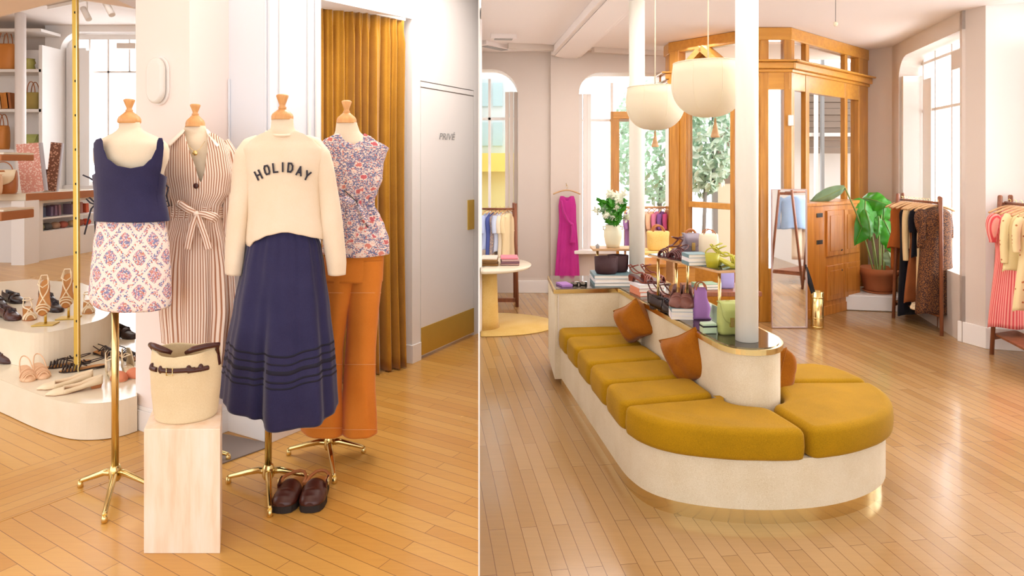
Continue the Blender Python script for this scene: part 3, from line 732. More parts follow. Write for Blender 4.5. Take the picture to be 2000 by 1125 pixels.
# striped shirt dress
dr = thing('shirt_dress', 'long brown and white striped shirt dress tied at the waist', 'dress', (D(385)*Y2, Y2, .6))
def dtop(a, front):
    if front: return tab((-1, 288), (-.8, 277), (-.5, 266), (-.42, 262), (-.36, 275), (-.2, 310), (-.02, 352), (0.02, 356), (.1, 340), (.25, 300), (.37, 268), (.42, 260), (.55, 262), (.8, 272), (1, 288))(a)
    return tab((-1, 288), (-.8, 277), (-.42, 258), (0, 254), (.42, 258), (.8, 272), (1, 288))(a)
prof = [(254, 330, 440), (270, 330, 440), (288, 328, 446), (300, 327, 450), (340, 326, 456), (375, 333, 450), (400, 340, 433), (415, 341, 431), (435, 336, 434), (470, 326, 442), (520, 320, 448), (600, 317, 452), (660, 322, 446), (712, 328, 440)]
def dfold(th, t, a, b, py):
    v = .004*math.sin(7*th+2)
    if py > 425: q = min(1, (py-425)/120); v += q*(.012*math.sin(9*th)+.009*math.sin(14*th+1.7))
    elif py > 370: v += .004*math.sin(22*th)*(py-370)/50
    return v
shell(Y2, prof, top=dtop, bot=lambda a, f: 690+22*a, n=300, rows=90, k=.64, e=2.3, grow=.008, fold=dfold).build('dress_body', M['dstripe'], dr, solid=.003)
sl = limb(Y2, [(436, 276, 12, 0), (447, 300, 16, 0), (453, 330, 15, -.01), (450, 352, 12, -.02), (447, 372, 11, -.02), (446, 430, 13, -.01), (440, 500, 12, 0)], k=.9, rows=30, fold=lambda th, t: 1.2*math.sin(5*th+t*22)*math.sin(math.pi*t)); sl.build('sleeve', M['dstripe'], dr)
sl = limb(Y2, [(333, 285, 9, .02), (322, 310, 11, .02), (320, 350, 11, 0), (324, 380, 10, 0), (328, 420, 10, 0), (326, 460, 10, 0)], k=.9, rows=26, fold=lambda th, t: 1.2*math.sin(5*th+t*22)*math.sin(math.pi*t)); sl.build('sleeve', M['dstripe'], dr)
# collar halves
for sg in (-1, 1):
    def q(px, py, dy): v = P(px, py, Y2+dy); return v
    if sg < 0: pts = [q(361, 255, -.075), (q(357, 262, -.09)), q(332, 287, -.105), q(330, 279, -.05), q(345, 268, -.02), q(359, 253, -.01)]
    else: pts = [q(403, 254, -.075), q(405, 262, -.09), q(424, 288, -.11), q(430, 282, -.07), q(416, 264, -.02), q(406, 253, -.01)]
    m = MB(); nrm = Vector((0, -.006, .004)); m.poly(pts, nrm); m.build('collar', M['dstripe'], dr, bevel=.002)
m = MB(); m.lathe([(.001, 0), (.012, 0), (.0135, .003), (.010, .006), (.001, .005)], (0, 0, 0), 20)
bt = m.build('button', M['leatherd'], dr, local=True); bt.location = P(383, 363, Y2-.122)-wloc(dr); bt.rotation_euler = (math.pi/2, 0, 0)
def band(Y, rows_, mat, parent, name, k=.6, e=2.2, grow=.012):
    return shell(Y, rows_, n=100, rows=10, k=k, e=e, grow=grow, fold=lambda th, t, a, b, py: .0025*math.sin(t*14+th)).build(name, mat, parent, solid=.003)
class _: pass
m = shell(Y2, [(403, 341, 431), (412, 341, 430), (425, 339, 432)], n=100, rows=10, k=.6, e=2.2, grow=.014)
m.uv = {k_: [(v_[1], v_[0]) for v_ in uv] for k_, uv in m.uv.items()}; m.build('waist_tie', M['dstripe'], dr, solid=.004)
def flat_leaf(pts, wds, Y, dy, mat, parent, name, thick=.006, swap=False):
    """a soft flat band: centreline px points with half widths px"""
    m = MB(); n = len(pts); tabx = [(i/(n-1), p[0], p[1], w_, d_) for i, (p, w_, d_) in enumerate(zip(pts, wds, dy))]
    rs = []; N = 24; uvs = []; L = 0; prev = None
    for i in range(N+1):
        x, y, w_, d_ = lerp_tab(tabx, i/N); x2, y2, _, _ = lerp_tab(tabx, min(1, i/N+.02)); x1, y1, _, _ = lerp_tab(tabx, max(0, i/N-.02))
        dx, dz = x2-x1, y2-y1; l = math.hypot(dx, dz) or 1; nx, nz = -dz/l, dx/l
        if prev: L += math.hypot(x-prev[0], y-prev[1])*Y/FPX
        prev = (x, y)
        rs.append([(x+nx*w_*s, y+nz*w_*s, d_-.008*(1-s*s)+.003*math.sin(s*9), s*w_*Y/FPX, L) for s in (-1, -.66, -.33, 0, .33, .66, 1)])
    vs = []; fs = []; uv = []
    for r in rs:
        for x, y, d_, u_, v_ in r: vs.append(tuple(P(x, y, Y+d_)))
    for i in range(N):
        for j in range(6):
            a = i*7+j; fs.append((a, a+7, a+8, a+1)); g = lambda ii, jj: ((rs[ii][jj][3], rs[ii][jj][4]))
            uv.append([g(i, j), g(i+1, j), g(i+1, j+1), g(i, j+1)])
    m.add(vs, fs, True, uv); return m.build(name, mat, parent, solid=thick)
fl = lambda pts, wds, dy, nm, mat='dstripe': flat_leaf(pts, wds, Y2, dy, M[mat], dr, nm)
fl([(383, 416), (365, 408), (350, 398), (354, 394)], [3, 7, 8, 3], [-.14, -.15, -.14, -.12], 'bow_loop')
fl([(385, 416), (402, 419), (418, 425), (424, 430)], [3, 7, 10, 9], [-.14, -.15, -.145, -.13], 'bow_loop')
fl([(383, 419), (376, 440), (370, 465), (366, 487)], [4, 6, 7, 7], [-.14, -.145, -.15, -.15], 'tie_end')
fl([(386, 419), (393, 440), (402, 465), (408, 487)], [4, 6, 7, 8], [-.14, -.145, -.15, -.15], 'tie_end')
m = MB(); m.ball(P(384, 417, Y2-.145), .014, .9); m.build('knot', M['dstripe'], dr)
nk = thing('necklace', 'fine gold chain with a round pendant at the neck of the striped dress', 'necklace', P(383, 300, Y2-.1))
m = MB(); m.tube([P(362, 272, Y2-.066), P(368, 285, Y2-.09), P(380, 296, Y2-.1), P(390, 291, Y2-.1), (P(400, 276, Y2-.07))], .0012, 6); m.build('chain', M['gold'], nk)
m = MB(); m.lathe([(.001, 0), (.0125, 0), (.0125, .003), (.001, .003)], (0, 0, 0), 18); pd = m.build('pendant', M['brass'], nk, local=True); pd.location = P(381, 299, Y2-.104)-wloc(nk); pd.rotation_euler = (math.pi/2, 0, 0)
# sweatshirt
sw = thing('sweatshirt', 'cream long-sleeved sweatshirt printed HOLIDAY in dark arched letters', 'sweatshirt', (D(552)*Y3, Y3, 1.2))
def stop(a, front): return tab((-1, 292), (-.8, 274), (-.55, 263), (-.34, 257 if front else 250), (-.2, 262 if front else 248), (0, 265 if front else 247), (.2, 262 if front else 248), (.34, 257 if front else 250), (.55, 262), (.8, 273), (1, 292))(a)
def sbot(a, front): return tab((-1, 484), (-.9, 478), (-.7, 466), (-.4, 455), (-.05, 449), (.1, 449), (.4, 454), (.8, 461), (1, 466))(a) if front else 470
prof = [(247, 482, 618), (275, 480, 620), (292, 476, 627), (310, 478, 628), (360, 485, 621), (420, 484, 624), (455, 481, 629), (470, 480, 628), (486, 486, 622)]
def sfold(th, t, a, b, py): return .005*math.sin(3*th+2.2)*t+.003*math.sin(9*th)*max(0, t-.6)
tb_ = shell(Y3, prof, top=stop, bot=sbot, n=200, rows=60, k=.62, e=2.4, grow=.004, fold=sfold); sb = tb_.build('body', M['cream'], sw, solid=.006)
limb(Y3, [(503, 267, 4, .0), (490, 283, 17, 0), (480, 305, 22, 0), (475, 330, 21, 0), (471, 370, 20, 0), (465, 420, 20, -.01), (460, 470, 19, -.02), (457, 510, 17, -.03), (455, 534, 14.5, -.03)], k=1, rows=36, fold=lambda th, t: .7*math.sin(4*th+t*9)*t).build('sleeve', M['cream'], sw, solid=.004)
limb(Y3, [(597, 267, 4, 0), (611, 282, 17, 0), (623, 305, 22, 0), (630, 330, 22, 0), (638, 370, 21, 0), (646, 420, 21, -.01), (652, 470, 20, -.02), (657, 510, 18, -.03), (658, 534, 16, -.03)], k=1, rows=36, fold=lambda th, t: .7*math.sin(4*th+t*9)*t).build('sleeve', M['cream'], sw, solid=.004)
m = MB(); pts = []
for k_ in range(41):
    a = -1+2*k_/40; x = 551+a*31; pts.append(P(x, 257+8*(1-a*a)**.5, Y3-.118*(1-a*a)**.5))
m.tube(pts, .006, 8); m.build('neckband', M['cream'], sw)
# arched letters: strokes laid onto the chest
def front_y(Y, prof, px, py, k, e, grow):
    xl, xr = lerp_tab(prof, py)[:2]; hw_ = (xr-xl)/2*Y/FPX+grow; a = (D(px)-D((xl+xr)/2))*Y/hw_; a = max(-.98, min(.98, a))
    return Y-hw_*k*(1-abs(a)**e)**(1/e)
GLY = {'H': [[(-.5, 0), (-.5, 1)], [(.5, 0), (.5, 1)], [(-.5, .5), (.5, .5)]],
       'O': [[(-.5, .25), (-.5, .75), (-.3, 1), (.3, 1), (.5, .75), (.5, .25), (.3, 0), (-.3, 0), (-.5, .25)]],
       'L': [[(-.4, 1), (-.4, 0), (.5, 0)]], 'I': [[(0, 0), (0, 1)]],
       'D': [[(-.5, 0), (-.5, 1), (.15, 1), (.5, .72), (.5, .28), (.15, 0), (-.5, 0)]],
       'A': [[(-.55, 0), (0, 1), (.55, 0)], [(-.33, .33), (.33, .33)]], 'Y': [[(-.5, 1), (0, .45), (.5, 1)], [(0, .45), (0, 0)]]}
lt = MB()
for ch, px, py, ang in (('H', 504.5, 342, 26), ('O', 521, 332, 13), ('L', 537, 328, 6), ('I', 552, 326.5, 0), ('D', 567, 327.5, -5), ('A', 585, 334, -14), ('Y', 600, 343, -25)):
    gh, gw = 16.5, 8.5; a = math.radians(ang)
    for st in GLY[ch]:
        for (x0_, y0_), (x1_, y1_) in zip(st, st[1:]):
            if (x0_, y0_) == (x1_, y1_): continue
            q = []
            for x_, y_ in ((x0_, y0_), (x1_, y1_)):
                lx, ly = x_*gw, (y_-.5)*gh
                q.append((px+lx*math.cos(a)+(-ly)*-math.sin(a)*-1*-1 if 0 else px+lx*math.cos(a)-ly*math.sin(a), py-(lx*math.sin(a)+ly*math.cos(a))))
            (ax, ay), (bx, by) = q; l = math.hypot(bx-ax, by-ay); ux, uy = (bx-ax)/l, (by-ay)/l; hwd = 1.65
            ax -= ux*hwd*.8; ay -= uy*hwd*.8; bx += ux*hwd*.8; by += uy*hwd*.8; n_ = 4
            vs = []
            for i_ in range(n_+1):
                f_ = i_/n_; x_, y_ = ax+(bx-ax)*f_, ay+(by-ay)*f_
                for sd in (-1, 1):
                    xx, yy = x_-uy*hwd*sd, y_+ux*hwd*sd
                    for dd in (.0115, .006): vs.append(tuple(P(xx, yy, front_y(Y3, prof, xx, yy, .62, 2.4, .004)-dd)))
            fs = []
            for i_ in range(n_):
                b_ = i_*4; fs += [(b_, b_+2, b_+6, b_+4), (b_, b_+4, b_+5, b_+1), (b_+2, b_+3, b_+7, b_+6)]
            lt.add(vs, fs)
lo = lt.build('lettering', M['ink'], sb)
# navy midi skirt
ns = thing('midi_skirt', 'long navy gathered skirt with openwork bands near the hem', 'skirt', (D(550)*Y3, Y3, .5))
prof = [(440, 492, 612), (455, 490, 616), (480, 482, 624), (520, 474, 630), (600, 460, 640), (680, 446, 648), (740, 438, 652), (790, 433, 655), (815, 436, 653)]
def nfold(th, t, a, b, py):
    g_ = min(1, .15+t*1.1)
    v = g_*(.010*math.sin(8*th+.4)+.006*math.sin(13*th+2))
    if t > .25: v -= (t-.25)*.085*math.exp(-((a+.33)/.10)**2)*(1 if b > 0 else 0)
    if t > .4: v += (t-.4)*.04*math.exp(-((a+.12)/.16)**2)*(1 if b > 0 else 0)
    return v+.004*math.sin(30*th)*max(0, .4-t)
def nbot(a, front): return tab((-1, 778), (-.6, 793), (-.38, 800), (-.25, 811), (0, 814), (.4, 812), (.75, 806), (.95, 797), (1, 785))(a) if front else 780
nm_ = shell(Y3, prof, bot=nbot, n=240, rows=70, k=.62, e=2.2, grow=.003, fold=nfold); nb_ = nm_.build('skirt_body', M['navy'], ns, solid=.003)
for off_, wd_ in ((0, 2.6), (15, 2.2), (30, 5), (47, 2.6), (58, 2.2)):
    n_ = 240; rs = []; b0 = 672+off_
    for dd, de in ((-wd_*.8, .001), (-wd_*.7, .0028), (wd_*.7, .0028), (wd_*.8, .001)):
        r = []
        for i in range(n_):
            th = 2*math.pi*i/n_; c, s_ = math.cos(th), math.sin(th); a = math.copysign(abs(c)**(2/2.2), c); b = math.copysign(abs(s_)**(2/2.2), s_)
            py = b0+dd+(6*math.cos(a*3.1)-4*a+4*math.sin(8*a)*.5)*(1 if b > 0 else 0); xl, xr = lerp_tab(prof, py)[:2]; t_ = (py-440)/(nbot(a, b > 0)-440)
            hw_ = (xr-xl)/2*Y3/FPX+.003; f = nfold(th, t_, a, b, py)+de; cx = D((xl+xr)/2)*Y3
            dd_ = -b*hw_*.62*(1+f/(hw_*.62)); r.append((cx+a*hw_*(1+f/hw_)+cx/Y3*dd_, Y3+dd_, Zat(py, Y3)))
        rs.append(r)
    m = MB(); m.rings(rs, False, False, True); m.build('openwork_band', M['navyd'], ns)
# floral blouse
fb = thing('blouse', 'sleeveless red, white and blue floral blouse gathered at the waist', 'blouse', (D(693)*Y4, Y4, 1.1))
def ftop(a, front): return tab((-1, 277), (-.8, 270), (-.5, 262), (-.42, 263 if front else 258), (-.25, 277 if front else 258), (0, 283 if front else 257), (.25, 276 if front else 258), (.36, 262), (.5, 266), (.8, 280), (1, 289))(a)
prof = [(257, 632, 746), (275, 630, 750), (289, 630, 757), (300, 632, 752), (320, 634, 746), (350, 640, 743), (375, 646, 732), (390, 650, 726), (402, 650, 726), (420, 644, 737), (440, 638, 747), (465, 634, 756), (490, 633, 757), (500, 634, 756)]
def ffold(th, t, a, b, py):
    g_ = math.exp(-((py-395)/45)**2); return g_*(.006*math.sin(16*th)+.004*math.sin(25*th+1))+.005*math.sin(5*th)*t
shell(Y4, prof, top=ftop, bot=lambda a, f: 498-4*a*a, n=220, rows=70, k=.60, e=2.3, grow=.006, fold=ffold).build('body', M['floral'], fb, solid=.003)
flat_leaf([(694, 396), (675, 393), (664, 398), (664, 402)], [4, 10, 11, 8], Y4, [-.13, -.15, -.145, -.13], M['floral'], fb, 'bow_loop')
flat_leaf([(697, 398), (706, 412), (714, 430), (722, 444)], [4, 5, 6, 3], Y4, [-.13, -.15, -.15, -.15], M['floral'], fb, 'tie_end')
m = MB(); m.tube([P(672, 372, Y4-.12), P(684, 382, Y4-.135), P(695, 392, Y4-.14), P(703, 408, Y4-.15), P(718, 444, Y4-.16)], .0022, 6); m.build('dark_cord', M['wire'], fb)
# orange trousers
tr = thing('trousers', 'wide-leg orange denim trousers with pale topstitching', 'trousers', (D(690)*Y4, Y4, .5))
shell(Y4, [(480, 640, 748), (505, 634, 749), (530, 632, 748), (548, 632, 747)], k=.55, e=2.4, n=80, rows=14).build('hips', M['orange'], tr, solid=.003)
def leg(pts, nm='leg'):
    lg = limb(Y4, pts, k=.95, rows=44, n=48, cap0=False, fold=lambda th, t: (1.6*math.sin(3*th+1+t*4)+.9*math.sin(6*th-t*5))*(.3+.7*t)).build(nm, M['orange'], tr, solid=.003); return lg
l1 = leg([(667, 505, 33, 0), (664, 545, 31, 0), (655, 600, 27, 0), (645, 680, 25, 0), (636, 760, 31, 0), (632, 800, 37, 0), (628, 841, 41, 0)])
l2 = leg([(716, 505, 33, 0), (714, 545, 33, 0), (710, 600, 31, 0), (705, 680, 29, 0), (701, 760, 31, 0), (700, 800, 33, 0), (700, 844, 34, 0)])
for (lg, cx, py, w_) in ((l1, 659, 572, 28.6), (l2, 711, 572, 32), (l1, 641, 712, 26.5), (l2, 703, 712, 29.6), (l1, 628.5, 836, 41), (l2, 700, 839, 34.5)):
    m = MB(); m.tube([P(cx+(w_+1.4)*math.cos(a), py, Y4-(w_+1.6)*.97*math.sin(a)*Y4/FPX) for a in [math.pi*k_/24 for k_ in range(25)]], .0014, 5); m.build('stitching', M['stitch'], lg)
# ------------------------------------------------------------------ podium, bag, clogs, floor patch
pf, pr, yb = G(281, 1081), G(430, 1081), 2.81
zp = Zat(838, pf.y)
m = MB(); m.prism([xy(pf), xy(pr), (D(434)*yb, yb), (D(303)*yb, yb)], 0, zp)
one(m.build('display_block', M['trav'], bevel=.002), 'pale pink travertine display block in front of the dress forms', 'plinth')
def bucket_bag():
    Y = 2.68; cx = D(364)*Y; s = Y/FPX
    t = thing('bucket_bag', 'ecru canvas bucket bag with brown leather straps, on the travertine block', 'handbag', (cx, Y, zp))
    prof = [(.5*106*s, 0), (.5*112*s, .006), (.5*118*s, 20*s), (.5*125*s, 60*s), (.5*128*s, 95*s), (.5*122*s, 118*s), (.5*117*s, 134*s)]
    rs = []; n = 80; N = 40
    tp_ = [(z, r) for r, z in prof]
    for j in range(N+1):
        z = 134*s*j/N; r = lerp_tab(tp_, z)[0]; row = []
        for i in range(n):
            th = 2*math.pi*i/n; q = max(0, (z/(134*s)-.72)/.28); f = 1+q*.06*math.sin(6*th+.6); zz = z-q*.012*(math.sin(th)**2)*0-q*.016*(1-abs(math.cos(th)))
            row.append((cx+r*f*math.cos(th), Y+r*.82*f*math.sin(th), zp+.001+zz))
        rs.append(row)
    m = MB(); m.rings(rs, True, False); m.build('body', M['linen'], t, solid=.004)
    m = MB(); m.tube([(rs[28][i][0]*1.0, rs[28][i][1], rs[28][i][2]) for i in range(n)]+[rs[28][0]], .0022, 6); m.build('seam', M['linen'], t)
    def rad(z, th, ex=0): r = lerp_tab(tp_, z)[0]+ex; return (cx+r*math.cos(th), Y+r*.82*math.sin(th), zp+z)
    z = 104*s
    for a0, a1 in ((-2.45, -2.1), (-1.95, -.95), (-1.15, -.55)):
        m = MB(); zz = z if a0 != -1.15 else z-.003; m.tube([rad(zz, a0+(a1-a0)*k/14, .004) for k in range(15)], .0095, 8); m.build('strap', M['leatherd'], t)
    for a in (-2.47, -1.97, -1.12, -.78):
        m = MB(); m.ball(rad(z+.002, a, .000), .011, 1.5); m.build('strap_patch', M['leatherd'], t)
    m = MB(); c_ = rad(z, -1.62, .016); pts = [(c_[0]-.012, c_[1], c_[2]-.014), (c_[0]+.012, c_[1], c_[2]-.014), (c_[0]+.012, c_[1], c_[2]+.014), (c_[0]-.012, c_[1], c_[2]+.014), (c_[0]-.012, c_[1], c_[2]-.014)]; m.tube(pts, .0018, 6); m.build('buckle', M['gold'], t)
    for sx in (-1, 1):
        m = MB(); zr = 134*s
        pts = [rad(120*s, math.pi if sx < 0 else 0, .004), (cx+sx*.128, Y-.01, zp+zr-.004), (cx+sx*.136, Y-.015, zp+zr+.014), (cx+sx*.105, Y-.05, zp+zr+.018), (cx+sx*.06, Y-.07, zp+zr+.010), (cx+sx*.028, Y-.06, zp+zr-.006)]
        m.tube(pts, [.006, .008, .010, .012, .012, .008], 10); m.build('handle', M['leatherd'], t)
        m = MB(); m.bar(rad(100*s, math.pi if sx < 0 else 0, .003), rad(128*s, math.pi if sx < 0 else 0, .004), .016, .006, (1, 0, 0)); m.build('side_tab', M['leatherd'], t)
bucket_bag()
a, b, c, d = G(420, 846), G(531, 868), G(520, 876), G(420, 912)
m = MB(); m.prism([xy(a), xy(b), xy(c), xy(d)], .0014, .006); one(m.build('floor_patch', M['slate']), 'flat grey-brown patch on the floor at the foot of the white pier', 'mat')  # thin grey-brown slab lying on the floorboards
def clog(label, px, py, rz, mirror=1, sc_=1.0):
    g = G(px, py); t = thing('clog', label, 'shoe', (0, 0, 0), 'brown buckled clogs')
    L = .25; 
    def foot(y):  # half widths along the length, y 0 toe .. 1 heel
        return lerp_tab([(0, .012), (.04, .034), (.15, .046), (.35, .049), (.6, .039), (.85, .036), (.97, .022), (1, .006)], y)[0]
    def outline(g_=0): 
        ys = [i/24 for i in range(25)]; return [(-foot(y)-g_, (y-.5)*L) for y in ys]+[(foot(y)+g_, (y-.5)*L) for y in ys[::-1]]
    m = MB(); m.prism(outline(.004), 0, .028, True); m.build('sole', M['tread'], t, bevel=.004)
    m = MB(); m.prism(outline(-.001), .028, .036, True); m.build('footbed', M['insole'], t)
    rs = []
    for j in range(15):
        y = j/14*.5; w_ = foot(y)+.003; h = lerp_tab([(0, .012), (.1, .03), (.3, .042), (.5, .052)], y)[0]+(.006*math.exp(-((y-.2)/.03)**2)); rs.append([(w_*math.cos(a), (y-.5)*L, .026+h*math.sin(a)**.8 if math.sin(a) > 0 else .026) for a in [math.pi*k/18 for k in range(19)]])
    m = MB(); m.rings(rs, True, False, True, False); m.build('vamp', M['leatherd'], t, solid=.004)
    m = MB(); pts = [(mirror*.04, -.0, .07), (mirror*.046, .03, .07), (mirror*.042, .075, .062), (.02*mirror, .112, .06), (0, .12, .06), (-.02*mirror, .112, .06), (-mirror*.04, .075, .055), (-mirror*.045, .02, .05)]
    m.tube(pts, .007, 8); m.build('heel_strap', M['leather'], t)
    m = MB(); m.bar((mirror*.046, -.03, .058), (mirror*.048, .025, .07), .006, .02); m.build('buckle_strap', M['leatherd'], t)
    m = MB(); c_ = (mirror*.052, .0, .066); q = [(c_[0], c_[1]-.012, c_[2]-.012), (c_[0], c_[1]+.012, c_[2]-.012), (c_[0], c_[1]+.012, c_[2]+.012), (c_[0], c_[1]-.012, c_[2]+.012), (c_[0], c_[1]-.012, c_[2]-.012)]; m.tube(q, .0018, 6); m.build('buckle', M['gold'], t)
    t.location = (g.x, g.y, .0015); t.rotation_euler = (0, 0, rz); t.scale = (sc_*1.05, sc_, sc_*1.15); return t
clog('dark brown buckled clog, left one of the pair on the floor', 569, 975, -.02, -1)
clog('dark brown buckled clog, right one of the pair on the floor', 617, 974, .08, 1)
# ================================================================== SHOE DISPLAY AND BACK OF THE LEFT ROOM
def chaik(pts, it=2):
    for _i in range(it):
        q = [pts[0]]
        for a, b in zip(pts, pts[1:]):
            a, b = Vector(a), Vector(b); q += [a*.75+b*.25, a*.25+b*.75]
        q.append(pts[-1]); pts = [Vector(p) for p in q]
    return pts
ZL, ZU = .2, .42
lowf = [xy(G(x, y)) for x, y in ((-150, 740), (0, 805), (60, 834), (110, 853), (150, 861), (200, 860), (240, 853), (268, 843))]
low = [Vector(p) for p in chaik([Vector(p) for p in lowf], 2)]+[Vector((X(264, 4.6), 4.6)), Vector((X(262, 5.6), 5.6)), Vector((-4.6, 6.2)), Vector((-5.6, 5.0))]
m = MB(); m.prism([tuple(p) for p in low], 0.004, ZL-.004, False)
pl = m.build('shoe_plinth', M['plinthf']); one(pl, 'low cream rounded shoe plinth on the floor, lower tier', 'plinth')
m = MB(); m.prism([tuple(p) for p in low], ZL-.004, ZL); m.build('plinth_top', M['glossw'], pl)
upf = [xy(G(x, y, ZU)) for x, y in ((-120, 622), (0, 640), (40, 648), (70, 651), (110, 647), (150, 637), (190, 627), (208, 619), (216, 608), (219, 598))]
up = chaik([Vector(p) for p in upf], 2)+[Vector((X(205, 5.5), 5.5)), Vector((X(160, 5.9), 5.9)), Vector((X(60, 6.1), 6.1)), Vector((-5.4, 5.4))]
m = MB(); m.prism([tuple(p) for p in up], ZL+.001, ZU-.004)
pu = m.build('shoe_plinth', M['plinthf']); one(pu, 'smaller cream plinth with rounded corner standing on the lower one', 'plinth')
m = MB(); m.prism([tuple(p) for p in up], ZU-.004, ZU); m.build('plinth_top', M['glossw'], pu)
# slotted brass upright
Yp = 4.12
t = thing('slotted_upright', 'tall slotted brass upright rising from the lower shoe plinth', 'display upright', (X(150, Yp), Yp, ZL))
m = MB(); m.bar((X(151, Yp), Yp, ZL+.001), (X(147, Yp), Yp, 2.62), .034, .012, (0, 1, 0)); m.build('post', M['brass2'], t)
m = MB(); m.bar((X(155.2, Yp), Yp-.008, ZL+.001), (X(151.2, Yp), Yp-.008, 2.62), .006, .01, (0, 1, 0)); m.build('edge_strip', M['gold'], t)
for k in range(11):
    z = ZL+.1+k*.212
    if z > 2.55: break
    f_ = (z-ZL)/(2.62-ZL); m = MB(); m.box((X(151-4*f_, Yp), Yp-.0065, z), (.006, .003, .014)); m.build('slot', M['black'], t)
